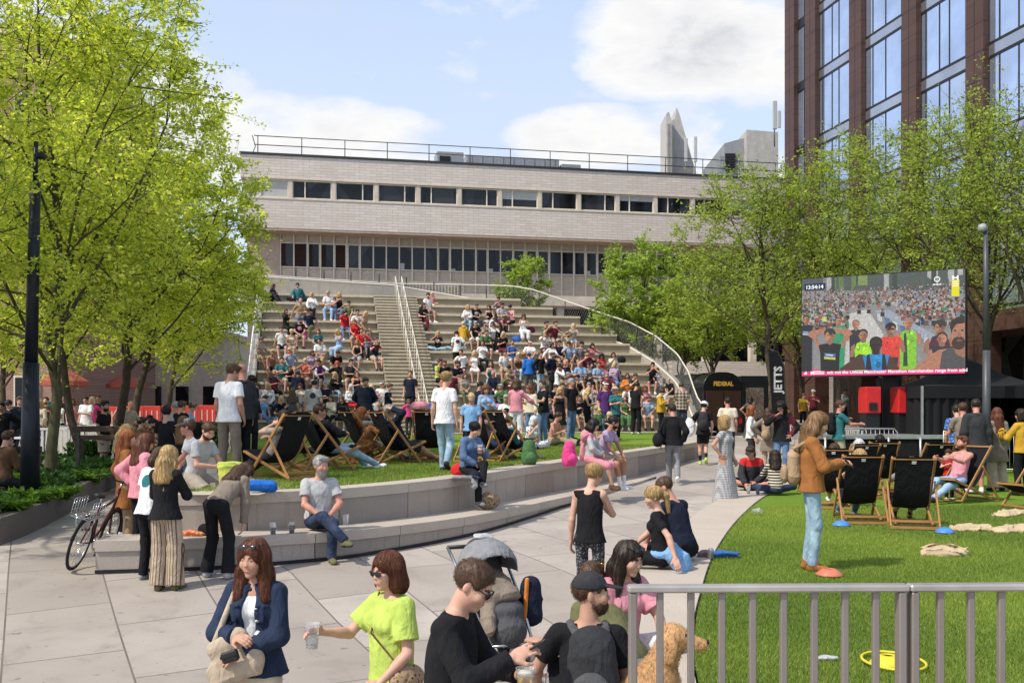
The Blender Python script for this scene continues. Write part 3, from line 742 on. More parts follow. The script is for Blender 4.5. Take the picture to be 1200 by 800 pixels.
tpx(195,470,35,zp(35)+.2,236,358,58,84,3.0,15,'yellow green tree nearest the pale end wall of the tiled building',LEAF_SPRING,nleaf=17000,leaf=.115,trunk_r=.12,group=GL,down=.75)
tpx(92,500,23,zp(23)+.3,20,320,130,150,3.2,16,'yellow green tree with a straight pale trunk between the two leaning trunks',LEAF_SPRING,nleaf=26000,leaf=.095,trunk_r=.11,group=GL,down=.75,first=.4)
tpx(10,470,34,zp(34),20,350,90,85,3.0,17,'small yellow green tree in front of the red brick building',LEAF_SPRING,nleaf=12000,leaf=.12,trunk_r=.12,group=GL,down=.75)
# right
tpx(900,470,37,1.2,890,312,100,120,3.4,21,'slim olive green tree with a forked trunk beside the feather flag',LEAF_OLIVE,nleaf=17000,leaf=.10,trunk_r=.12,limbs=34,first=.3,group=GR_)
tpx(838,470,42,1.4,838,375,62,78,3.0,22,'olive green tree overhanging the black coffee trailer',LEAF_OLIVE,nleaf=15000,leaf=.12,trunk_r=.12,group=GR_,limbs=22)
tpx(985,470,37,1.2,985,275,95,105,3.2,23,'olive green tree with its crown just above the big screen',LEAF_OLIVE,nleaf=13000,leaf=.10,trunk_r=.11,group=GR_,limbs=30)
tpx(1075,470,34,1.1,1070,255,105,120,3.2,24,'tall olive green tree directly behind the big screen',LEAF_OLIVE,nleaf=15000,leaf=.10,trunk_r=.12,group=GR_,limbs=32)
tpx(1148,470,30,1.0,1135,265,95,160,3.0,25,'tall thin olive green tree with a thick trunk behind the pale lamp post',LEAF_OLIVE,nleaf=14000,leaf=.09,trunk_r=.14,group=GR_,limbs=32)
tpx(1215,470,27,.9,1215,265,85,175,3.0,26,'tall olive green tree behind the black marquee and well past the lamp post',LEAF_OLIVE,nleaf=14000,leaf=.09,trunk_r=.14,group=GR_,limbs=30)
tpx(1040,470,46,1.5,1040,360,170,90,3.8,27,'wide dark olive tree filling the gap behind the screen and tent',LEAF_OLIVE,nleaf=26000,leaf=.13,trunk_r=.15,group=GR_,limbs=30)
tpx(950,470,48,1.5,925,385,85,62,3,28,'low olive tree in front of the stone base wall',LEAF_OLIVE,nleaf=12000,leaf=.13,trunk_r=.12,group=GR_,limbs=20)
tpx(612,420,53,2.3,612,332,29,32,1.5,31,'small bright green tree rising behind the parapet of the terraces',LEAF_GREEN,nleaf=7000,leaf=.15,trunk_r=.08,limbs=16,first=.45)
tpx(747,450,47,1.8,747,352,56,66,2.3,32,'bright green bushy tree behind the mesh parapet beside the terraces',LEAF_GREEN,nleaf=18000,leaf=.14,trunk_r=.11,limbs=26)
tpx(790,460,46,1.8,800,385,42,55,2.2,33,'olive green tree between the bushy tree and the coffee trailer',LEAF_OLIVE,nleaf=11000,leaf=.13,trunk_r=.1,limbs=20)
# ---------------- ground cover in the planter
def in_poly(pts,poly):
    poly=np.asarray(poly); x,y=pts[:,0],pts[:,1]; c=np.zeros(len(pts),bool); j=len(poly)-1
    for i in range(len(poly)):
        xi,yi=poly[i];xj,yj=poly[j]
        c^=((yi>y)!=(yj>y))&(x<(xj-xi)*(y-yi)/(yj-yi+1e-12)+xi); j=i
    return c
rng=np.random.default_rng(5)
bedpoly=[tuple(p) for p in inn[:24]]+[(-14,25.0),(-14,13.2)]
pts=np.stack([rng.uniform(-14,-7.3,40000),rng.uniform(13.3,25,40000)],1); pts=pts[in_poly(pts,bedpoly)]
nz=np.array([math.sin(p[0]*2.1+1.3*math.sin(p[1]*1.7))+math.sin(p[1]*1.9+p[0]) for p in pts]); keep=(nz>-.9)&(rng.uniform(0,1,len(pts))<.9); pts=pts[keep]; nz=nz[keep]
pz=z_path(pts[:,1])+.3+rng.uniform(.0,.16,len(pts))+.06*nz
P3=np.column_stack([pts,pz]); me=leaves_mesh('ground_cover',P3,.13,LEAF_DARK,rng,dirs=np.column_stack([rng.normal(size=(len(P3),2)),np.full(len(P3),.6)]))
tag(link('ground_cover',me),kind='stuff')
def fern(x,y,s,seed,label,mat=None,n=46,group='ferns in the planting bed'):
    rg=np.random.default_rng(seed); r=empty('fern',(x,y,float(z_path(y))+.3),0,label,'fern',group); P_=[];D_=[]
    for i in range(n):
        az=rg.uniform(0,6.28); ln=s*rg.uniform(.6,1.1); 
        for u in np.linspace(.15,1,12):
            p=np.array([math.cos(az)*ln*u*.7,math.sin(az)*ln*u*.7,ln*(u*1.1-.62*u*u)]); 
            for sd in(-1,1): P_.append(p); D_.append([-math.sin(az)*sd+.4*math.cos(az),math.cos(az)*sd+.4*math.sin(az),.1])
    link('fronds',leaves_mesh('fronds',np.array(P_),s*.2,mat or LEAF_FERN,rg,dirs=np.array(D_),asp=.3),r)
for i,(px,py,D,s,lb) in enumerate([(45,560,16.2,.55,'bright fern clump beside the foot of the lamp post'),(15,590,15.2,.5,'fern clump closest to the corner of the planter'),(110,530,19.5,.5,'fern clump under the wooden bench'),
    (8,545,18.5,.6,'yellow green fern clump beside the timber bench'),(75,575,17.0,.42,'small fern clump midway along the planter'),(150,520,22,.5,'fern clump behind the women standing by the bicycle')]):
    fern(PX(px,D),D,s,50+i,lb)
def hedge(px0,px1,D,zt,seed,label,n=5000):
    rg=np.random.default_rng(seed); x0,x1=PX(px0,D),PX(px1,D); z0=float(z_path(D))
    r=empty('hedge',((x0+x1)/2,D,z0),0,label,'hedge','clipped hedges among the bench seats'); w=x1-x0
    P_=np.column_stack([rg.uniform(-w/2,w/2,n),rg.uniform(-.4,.4,n),rg.uniform(0.02,zt,n)]); k=rg.integers(0,3,n)
    P_[k==0,2]=zt+rg.normal(0,.03,(k==0).sum()); P_[k==1,1]=-.4+rg.normal(0,.03,(k==1).sum())
    link('foliage',leaves_mesh('foliage',P_,.085,LEAF_DARK,rg),r)
    mb=MB(); mb.box((0,0,zt*.45),(w*.97,.7,zt*.8),LEAF_DARK); mb.build('dense_core',r)
hedge(85,150,24.5,.75,61,'low clipped hedge behind the wooden bench'); hedge(150,205,30,.8,62,'low clipped hedge below the red barriers'); hedge(200,262,33,.8,63,'low clipped hedge near the black pram'); hedge(60,112,20.5,.5,64,'low clipped hedge beneath the mossy trunk')
# ---------------- grass blades
def blades(name,poly,n,zf,hgt,seed,wid=.006,ybias=None):
    rg=np.random.default_rng(seed); poly=np.asarray(poly); lo=poly.min(0);hi=poly.max(0)
    p=np.column_stack([rg.uniform(lo[0],hi[0],n*2),lo[1]+(hi[1]-lo[1])*rg.uniform(0,1,n*2)**(ybias or 1)]); p=p[in_poly(p,poly)][:n]; n=len(p)
    z=zf(p[:,1])-.005; b=np.column_stack([p,z]); a=rg.uniform(0,6.28,n); h=hgt*rg.uniform(.5,1.25,n)
    sx=np.column_stack([np.cos(a),np.sin(a),np.zeros(n)])*(wid*rg.uniform(.7,1.3,n))[:,None]; t=b+np.column_stack([rg.normal(0,.45,n)*h,rg.normal(0,.45,n)*h,h])
    v=np.stack([b-sx,b+sx,t],1).reshape(-1,3); f=np.arange(n*3,dtype=np.int32).reshape(-1,3)
    me=mesh_np(name,v,f,[LEAF_GRASS]); at=me.attributes.new('tint','FLOAT','POINT')
    cl=.5+.16*np.sin(p[:,0]*.5-p[:,1]*.35)+.22*np.sin(p[:,0]*1.3+np.sin(p[:,1]*.9)*2)*np.sin(p[:,1]*.8+1)+rg.normal(0,.22,n)
    at.data.foreach_set('value',np.repeat(np.clip(cl,0,1).astype(np.float32),3)); tag(link(name,me),kind='stuff')
LEAF_GRASS=m_leaf('grass_blade',(.26,.34,.06),trans=.4)
blades('grass',[tuple(p) for p in LEDGE if p[1]<17.5 and p[1]>5.8]+[(9.0,17.5),(4.4,7),(3.9,5.8)],260000,z_lawn_right,.034,71,.0032,1.5)
blades('grass',[p for p in lp if p[1]<27],150000,z_lawn_left,.05,72,.007)
# =====================================================================
# implicit-surface figures: bodies, clothes, hair, animals, soft things
# =====================================================================
def unit(v):
    v=np.asarray(v,float); return v/(np.linalg.norm(v)+1e-12)
def cone(a,b,ra,rb,cut=None,sq=None): return ('cone',V(*a),V(*b),float(ra),float(rb),cut,sq)
def ell(c,fr,r,cut=None): return ('ell',V(*c),np.asarray(fr,float),V(*r),cut,None)
def _bbox(p):
    if p[0]=='cone':
        r=max(p[3],p[4])*(1.0 if p[6] is None else 1.35); lo=np.minimum(p[1],p[2])-r; hi=np.maximum(p[1],p[2])+r
    else:
        e=np.sqrt(((p[2]*p[3][:,None])**2).sum(0)); lo=p[1]-e; hi=p[1]+e
    return lo,hi
def _sdf(p,X,Y,Z):
    if p[0]=='cone':
        a,b,ra,rb,cut,sq=p[1:]
        ba=b-a; l2=ba@ba+1e-12
        dx=X-a[0];dy=Y-a[1];dz=Z-a[2]
        t=np.clip((dx*ba[0]+dy*ba[1]+dz*ba[2])/l2,0,1)
        ex=dx-t*ba[0];ey=dy-t*ba[1];ez=dz-t*ba[2]
        if sq is not None:          # (axis, factor): squash along axis
            ax,f=sq; w=ex*ax[0]+ey*ax[1]+ez*ax[2]; g=(1/f-1)*w
            ex=ex+g*ax[0];ey=ey+g*ax[1];ez=ez+g*ax[2]
        d=np.sqrt(ex*ex+ey*ey+ez*ez)-(ra+(rb-ra)*t)
        if sq is not None: d=d*min(1,sq[1]*1.15)
    else:
        c,fr,r,cut=p[1:5]
        dx=X-c[0];dy=Y-c[1];dz=Z-c[2]
        q=[(dx*fr[i][0]+dy*fr[i][1]+dz*fr[i][2]) for i in range(3)]
        k0=np.sqrt(sum((q[i]/r[i])**2 for i in range(3)))+1e-6
        k1=np.sqrt(sum((q[i]/r[i]**2)**2 for i in range(3)))+1e-6
        d=k0*(k0-1)/k1
    if cut is not None:
        for cp,cn in (cut if isinstance(cut,list) else [cut]):
            d=np.maximum(d,(X-cp[0])*cn[0]+(Y-cp[1])*cn[1]+(Z-cp[2])*cn[2])
    return d
_nd=[(unit(nrg.normal(size=3)),nrg.uniform(0,6.28)) for _ in range(14)]
def wob(X,Y,Z,f,n=5,o=0):
    s=0
    for i in range(n):
        d,ph=_nd[(i+o)%14]; fi=f*(.7+.25*i)
        s=s+np.sin((X*d[0]+Y*d[1]+Z*d[2])*fi+ph+1.3*np.sin((X*d[1]+Y*d[2]-Z*d[0])*fi*.6))
    s=s/n
    r=0
    for i in (7,8):
        d,ph=_nd[(i+o)%14]; q=np.abs(np.sin((X*d[0]+Y*d[1]+Z*d[2])*f*.62+ph+1.6*np.sin((X*d[2]+Y*d[0]+Z*d[1])*f*.23+ph))); r=r+(1-q)**4
    return .75*s-.8*r+.3
class Field:
    def __init__(s,prims,h,pad=.04):
        los,his=zip(*[_bbox(p[0]) for p in prims if p[2]!='cut'])
        s.lo=np.min(los,axis=0)-pad-2*h; hi=np.max(his,axis=0)+pad+2*h
        s.n=np.ceil((hi-s.lo)/h).astype(int)+1; s.h=h
        s.d=np.full(s.n,.5,dtype=np.float32); s.md=np.full(s.n,9.,dtype=np.float32); s.m=np.zeros(s.n,dtype=np.int8)
        for p in prims: s.add(*p)
    def sub(s,lo,hi):
        i0=np.clip(np.floor((lo-s.lo)/s.h).astype(int),0,s.n-1); i1=np.clip(np.ceil((hi-s.lo)/s.h).astype(int)+1,1,s.n)
        sl=tuple(slice(a,b) for a,b in zip(i0,i1))
        ax=[(s.lo[k]+np.arange(i0[k],i1[k])*s.h).astype(np.float32) for k in range(3)]
        return sl,ax[0][:,None,None],ax[1][None,:,None],ax[2][None,None,:]
    def add(s,prim,k=.03,op='add',mat=0,dis=None):
        lo,hi=_bbox(prim); mg=k+2*s.h+.012
        sl,X,Y,Z=s.sub(lo-mg,hi+mg)
        d=_sdf(prim,X,Y,Z).astype(np.float32)
        if dis is not None: d=d+(dis[0]*wob(X,Y,Z*dis[2],dis[1],o=dis[3] if len(dis)>3 else 0)).astype(np.float32)
        a=s.d[sl]
        if op=='paint':                 # recolour the surface inside the primitive
            mm=s.m[sl]; mm[d<0]=mat; return
        if op=='cut':
            h=np.clip(.5-.5*(a+d)/max(k,1e-5),0,1)
            s.d[sl]=a*(1-h)+(-d)*h+k*h*(1-h); return
        if k>1e-5:
            h=np.clip(.5+.5*(a-d)/k,0,1); s.d[sl]=a*(1-h)+d*h-k*h*(1-h)
        else: s.d[sl]=np.minimum(a,d)
        md=s.md[sl]; w=d<md; mm=s.m[sl]; mm[w]=mat; md[w]=d[w]
    def mesh(s):
        d=s.d; nx,ny,nz=d.shape
        ins=d<0
        c=np.zeros((nx-1,ny-1,nz-1),np.int8)
        for i in(0,1):
            for j in(0,1):
                for k in(0,1): c+=ins[i:nx-1+i,j:ny-1+j,k:nz-1+k]
        act=(c>0)&(c<8); ids=np.full(act.shape,-1,np.int32); I,J,K=np.nonzero(act); n=len(I)
        ids[I,J,K]=np.arange(n)
        acc=np.zeros((n,3),np.float32); cnt=np.zeros(n,np.float32)
        cor=[(0,0,0),(1,0,0),(0,1,0),(1,1,0),(0,0,1),(1,0,1),(0,1,1),(1,1,1)]
        val=[d[I+a,J+b,K+e] for a,b,e in cor]
        for i in range(8):
            for j in range(i+1,8):
                df=np.array(cor[j])-np.array(cor[i])
                if np.abs(df).sum()!=1: continue
                va,vb=val[i],val[j]; w=(va<0)!=(vb<0)
                t=np.where(w,va/(va-vb+1e-20),0)
                for q in range(3): acc[:,q]+=np.where(w,cor[i][q]+t*df[q],0)
                cnt+=w
        pos=acc/cnt[:,None]+np.stack([I,J,K],1)
        vs=s.lo+pos*s.h
        fs=[];ms=[]
        for ax in range(3):
            o=[q for q in range(3) if q!=ax]
            sa=[slice(None)]*3; sb=[slice(None)]*3
            sa[ax]=slice(0,-1); sb[ax]=slice(1,None)
            A=ins[tuple(sa)];B=ins[tuple(sb)]
            ch=(A!=B); idx=np.nonzero(ch); e=np.stack(idx,1)
            ok=(e[:,o[0]]>0)&(e[:,o[1]]>0)&(e[:,o[0]]<act.shape[o[0]])&(e[:,o[1]]<act.shape[o[1]])
            e=e[ok]; fl=A[tuple(e.T)]
            q=[]
            for u,w in((-1,-1),(0,-1),(0,0),(-1,0)):
                g=e.copy(); g[:,o[0]]+=u; g[:,o[1]]+=w; q.append(ids[tuple(g.T)])
            q=np.stack(q,1)
            if ax==1: fl=~fl
            q[~fl]=q[~fl][:,::-1]
            fs.append(q)
            e2=e.copy(); e2[:,ax]+=1
            ma=s.m[tuple(e.T)]; mb=s.m[tuple(e2.T)]
            ms.append(np.where(A[tuple(e.T)],ma,mb))
        fs=np.concatenate(fs); ms=np.concatenate(ms)
        good=(fs>=0).all(1)
        return vs,fs[good],ms[good]
def soft(name,prims,h,mats,parent=None,loc=None,rz=0,pad=.04,smooth_it=1,hairs=None):
    """prims: list of (prim,k,op,mat[,dis])"""
    v,f,m=Field(prims,h,pad).mesh()
    if smooth_it and len(v):
        for _ in range(smooth_it):       # light Laplacian pass
            s=np.zeros_like(v); c=np.zeros(len(v))
            for a in range(4):
                b=(a+1)%4
                np.add.at(s,f[:,a],v[f[:,b]]); np.add.at(c,f[:,a],1)
            v=np.where(c[:,None]>0,.5*v+.5*s/np.maximum(c,1)[:,None],v)
    if hairs and len(v):
        v2,f2=strands(v,f,*hairs,np.random.default_rng(3)); f=np.concatenate([f,f2+len(v)]); v=np.concatenate([v,v2]); m=np.concatenate([m,np.zeros(len(f2),m.dtype)])
    used=np.unique(m); rem={int(k):i for i,k in enumerate(used)}
    me=mesh_np(name,v,f,[mats[int(k)] for k in used],True,np.vectorize(lambda x:rem[int(x)])(m) if len(m) else None)
    return link(name,me,parent,loc,rz)

def strands(v,f,n,length,rad,mode,rng,center=None,steps=7):
    e1=v[f[:,2]]-v[f[:,0]]; e2=v[f[:,3]]-v[f[:,1]]; fn=np.cross(e1,e2); vn=np.zeros_like(v)
    for a in range(4): np.add.at(vn,f[:,a],fn)
    vn/=np.linalg.norm(vn,axis=1)[:,None]+1e-9
    idx=rng.choice(len(v),min(n,len(v)),replace=False); p=v[idx].copy(); k=len(idx); path=[]; sv=v[::max(1,len(v)//1100)]; sn=vn[::max(1,len(v)//1100)]
    top=v[:,2].max(); cen=v.mean(0) if center is None else center
    ln=length*rng.uniform(.5,1.3,k)
    for st in range(steps):
        d2=((p[:,None,:]-sv[None,:,:])**2).sum(2); j=d2.argmin(1); nn=sn[j]; q=sv[j]
        if st==0: lift=rng.uniform(.001,.006,k)
        off=((p-q)*nn).sum(1); p=p-nn*(off-lift)[:,None]
        path.append(p.copy())
        g=np.tile(np.array([0,0,-1.0]),(k,1))
        if mode=='short': g=(p-np.array([cen[0],cen[1],top]))*np.array([1,1,.6])+rng.normal(size=(k,3))*.02; lift=lift+ln/steps*.30
        elif mode=='fur': g=np.array([0,.3,-1.0])+rng.normal(size=(k,3))*.35; lift=lift+ln/steps*.25
        else: g=g+.9*(p-cen)*np.array([1,1,0])/.1*np.clip((p[:,2:3]-(top-.08))/.08,0,1)+rng.normal(size=(k,3))*.10
        g=g-nn*(g*nn).sum(1)[:,None]; g/=np.linalg.norm(g,axis=1)[:,None]+1e-6
        p=p+g*(ln/steps)[:,None]
    path=np.stack(path,1)                      # k,steps,3
    t=np.gradient(path,axis=1); t/=np.linalg.norm(t,axis=2)[:,:,None]+1e-9
    x=np.cross(t,np.array([.31,.2,.93])); x/=np.linalg.norm(x,axis=2)[:,:,None]+1e-9; y=np.cross(t,x); r=rad*np.linspace(1,.25,steps)[None,:,None]
    vs=np.stack([path+x*r,path-x*r*.5+y*r*.87,path-x*r*.5-y*r*.87],2).reshape(-1,3)
    b=(np.arange(k)[:,None,None]*steps*3+np.arange(steps-1)[None,:,None]*3); a=np.arange(3)[None,None,:]; a2=(a+1)%3
    fs=np.stack([b+a,b+a2,b+3+a2,b+3+a],-1).reshape(-1,4)
    return vs,fs
def two_bone(a,t,l1,l2,hint):
    a=V(*a);t=V(*t); d=t-a; L=np.linalg.norm(d); L=min(max(L,abs(l1-l2)+.02),l1+l2-.004); u=unit(d)
    x=(l1*l1-l2*l2+L*L)/(2*L); y=math.sqrt(max(l1*l1-x*x,0))
    hn=V(*hint)-u*(V(*hint)@u); hn=unit(hn)
    return a+u*x+hn*y, a+u*L
def rot(axis,ang):
    return np.array(Matrix.Rotation(ang,3,Vector(axis)))

# ---------------------------------------------------------------- palette (real surface colours)
PAL=dict(black=(.012,.012,.014),charcoal=(.035,.036,.04),navy=(.013,.017,.034),white=(.72,.72,.71),cream=(.6,.53,.41),beige=(.42,.34,.25),
 grey=(.22,.22,.23),lightgrey=(.42,.42,.42),darkgrey=(.08,.08,.085),red=(.5,.025,.025),maroon=(.12,.018,.03),pink=(.62,.25,.3),hotpink=(.65,.06,.22),
 coral=(.6,.16,.1),orange=(.62,.2,.03),mustard=(.5,.29,.03),yellow=(.68,.5,.06),lime=(.43,.55,.11),green=(.07,.16,.06),olive=(.13,.13,.06),
 teal=(.03,.14,.16),blue=(.04,.12,.38),royal=(.02,.14,.5),lightblue=(.3,.42,.6),skyblue=(.2,.38,.62),denim=(.09,.15,.26),paledenim=(.24,.34,.44),
 darkdenim=(.022,.034,.066),brown=(.12,.065,.035),rust=(.3,.12,.035),tan=(.36,.25,.15),khaki=(.3,.24,.15),purple=(.09,.03,.14),lilac=(.4,.3,.45),
 taupe=(.22,.18,.14),stone=(.34,.3,.25),burgundy=(.14,.02,.035),mauve=(.26,.17,.18))
SKIN=dict(fair=(.56,.33,.24),mid=(.46,.26,.18),tan=(.38,.2,.125),red=(.52,.25,.18),brown=(.2,.1,.06),dark=(.09,.045,.03))
HAIR=dict(black=(.012,.01,.01),dark=(.03,.018,.012),brown=(.075,.04,.022),auburn=(.13,.045,.022),ginger=(.3,.1,.03),blonde=(.42,.28,.12),
 fair=(.5,.38,.2),grey=(.3,.29,.28),white=(.6,.58,.54),red=(.4,.06,.04),lightbrown=(.2,.11,.05))
def cloth(c,pat=None,c2=None):
    key=('cl',c,pat,c2)
    if key in _mats: return _mats[key]
    m,t=mk('cloth_'+c+('_'+pat if pat else '')); co=coords(t); b=V(*PAL[c]); b2=V(*PAL.get(c2 or 'black'))
    if pat in('knit',): b=b
    n1=noise(t,co,9,5)
    col=ramp(t,n1,[(.25,b*.82),(.75,np.minimum(b*1.16,.85))])
    sep=t.n('ShaderNodeSeparateXYZ'); t.l(co,sep.inputs[0])
    def wave(ax,freq,thr,soft_=.04):
        mt=t.n('ShaderNodeMath',operation='MULTIPLY'); t.l(sep.outputs[ax],mt.inputs[0]); mt.inputs[1].default_value=freq
        fr=t.n('ShaderNodeMath',operation='FRACT'); t.l(mt.outputs[0],fr.inputs[0])
        return ramp(t,fr.outputs[0],[(thr-soft_,0.),(thr+soft_,1.)])
    if pat=='stripe': col=mixc(t,wave(2,17,.5),col,b2)
    if pat=='pinstripe': col=mixc(t,wave(0,26,.72,.1),col,b2)
    if pat in('check','plaid'):
        f=22 if pat=='check' else 9
        w=[wave(0,f,.5),wave(2,f,.5)]
        a=mixc(t,w[0],(0,0,0),(.5,.5,.5)); bq=mixc(t,w[1],(0,0,0),(.5,.5,.5)); s_=mixc(t,1.0,a,bq,'ADD')
        col=mixc(t,s_,col,b2)
    if pat in('floral','leopard'):
        vo=t.n('ShaderNodeTexVoronoi'); vo.inputs['Scale'].default_value=22 if pat=='floral' else 40; t.l(co,vo.inputs['Vector'])
        col=mixc(t,ramp(t,vo.outputs[0],[(.3,1.),(.4,0.)]),col,b2)
    if pat=='denim':
        col=mixc(t,ramp(t,noise(t,co,5,3),[(.42,0.),(.62,.5)]),col,np.minimum(b*1.9+.03,.7))
    fine=t.n('ShaderNodeTexNoise'); fine.inputs['Scale'].default_value=180; t.l(co,fine.inputs['Vector'])
    wr=noise(t,coords(t,'Object',(1,1,.55)),16,3,.5,1.2)
    nr=bump(t,wr,.5,.026); nr=bump(t,noise(t,coords(t,'Object',(1,1,.5)),7,2,.5,1.6),.4,.05,nr); nr=bump(t,fine.outputs[0],.12,.004,nr)
    _mats[key]=finish(t,col,.88,0,nr,.2); return _mats[key]
def skin(s):
    key=('sk',s)
    if key in _mats: return _mats[key]
    m,t=mk('skin_'+s); co=coords(t); b=V(*SKIN[s])
    col=ramp(t,noise(t,co,14,4),[(.3,b*V(.93,.88,.86)),(.7,np.minimum(b*V(1.06,1.06,1.06),.8))])
    _mats[key]=finish(t,col,.5,0,bump(t,noise(t,co,160,2),.06,.002),.35); return _mats[key]
def hairm(s):
    key=('hr',s)
    if key in _mats: return _mats[key]
    m,t=mk('hair_'+s); b=V(*HAIR[s])
    co=coords(t,'Object',(1,1,.12)); n1=noise(t,co,95,3,.6)
    col=ramp(t,n1,[(.32,b*.6),(.68,np.minimum(b*1.5,.8))])
    _mats[key]=finish(t,col,.5,0,bump(t,n1,.7,.006),.4); return _mats[key]
M_EYE=simple('eye_white',(.7,.68,.65),.25,var=.02); M_IRIS=simple('eye_iris',(.02,.015,.012),.15,var=.02)
M_LIP={k:simple('lip_'+k,V(*SKIN[k])*V(.85,.58,.58),.4,var=.05) for k in SKIN}
M_RUB=simple('rubber_sole',(.5,.5,.48),.7); M_DARKLENS=simple('sunglass_lens',(.006,.006,.008),.08,spec=.8,var=.01)

# ---------------------------------------------------------------- figure
ARMS={  # wrist target in torso frame relative to shoulder: (outward, forward, up), elbow hint (out, fwd, up)
 'down':((.07,.03,-.53),(.3,-1,0)),'relax':((.05,.1,-.5),(.4,-1,0)),'lap':((-.1,.27,-.36),(1,-.4,-.2)),'knee':((-.02,.4,-.33),(1,-.2,-.3)),
 'phone':((-.11,.3,-.2),(.7,-.2,-.9)),'drink':((-.08,.26,-.12),(.8,-.1,-.9)),'mouth':((-.1,.2,.03),(.9,.2,-.8)),'face':((-.08,.19,.08),(1,.3,-.8)),
 'hip':((.06,-.02,-.34),(1,-.6,0)),'head':((.0,.03,.26),(1,.4,.3)),'prop':((.14,-.22,-.47),(.2,-1,.2)),'out':((.3,.3,-.3),(.6,-.5,-.6)),
 'fwd':((-.02,.46,-.2),(.5,-.2,-1)),'cross':((-.2,.2,-.25),(1,.1,-.4)),'reach':((.0,.42,-.38),(.8,-.2,-.2)),'up':((.05,.25,.3),(1,.2,-.4)),
 'pocket':((.04,.02,-.42),(1,-.6,0)),'shade':((-.06,.16,.2),(1,.4,.1)),'behind':((-.06,-.2,-.38),(1,-.2,0)),'side':((.34,.08,-.28),(.4,-.6,-.6)),'bag':((.05,.05,-.46),(.6,-1,0))}
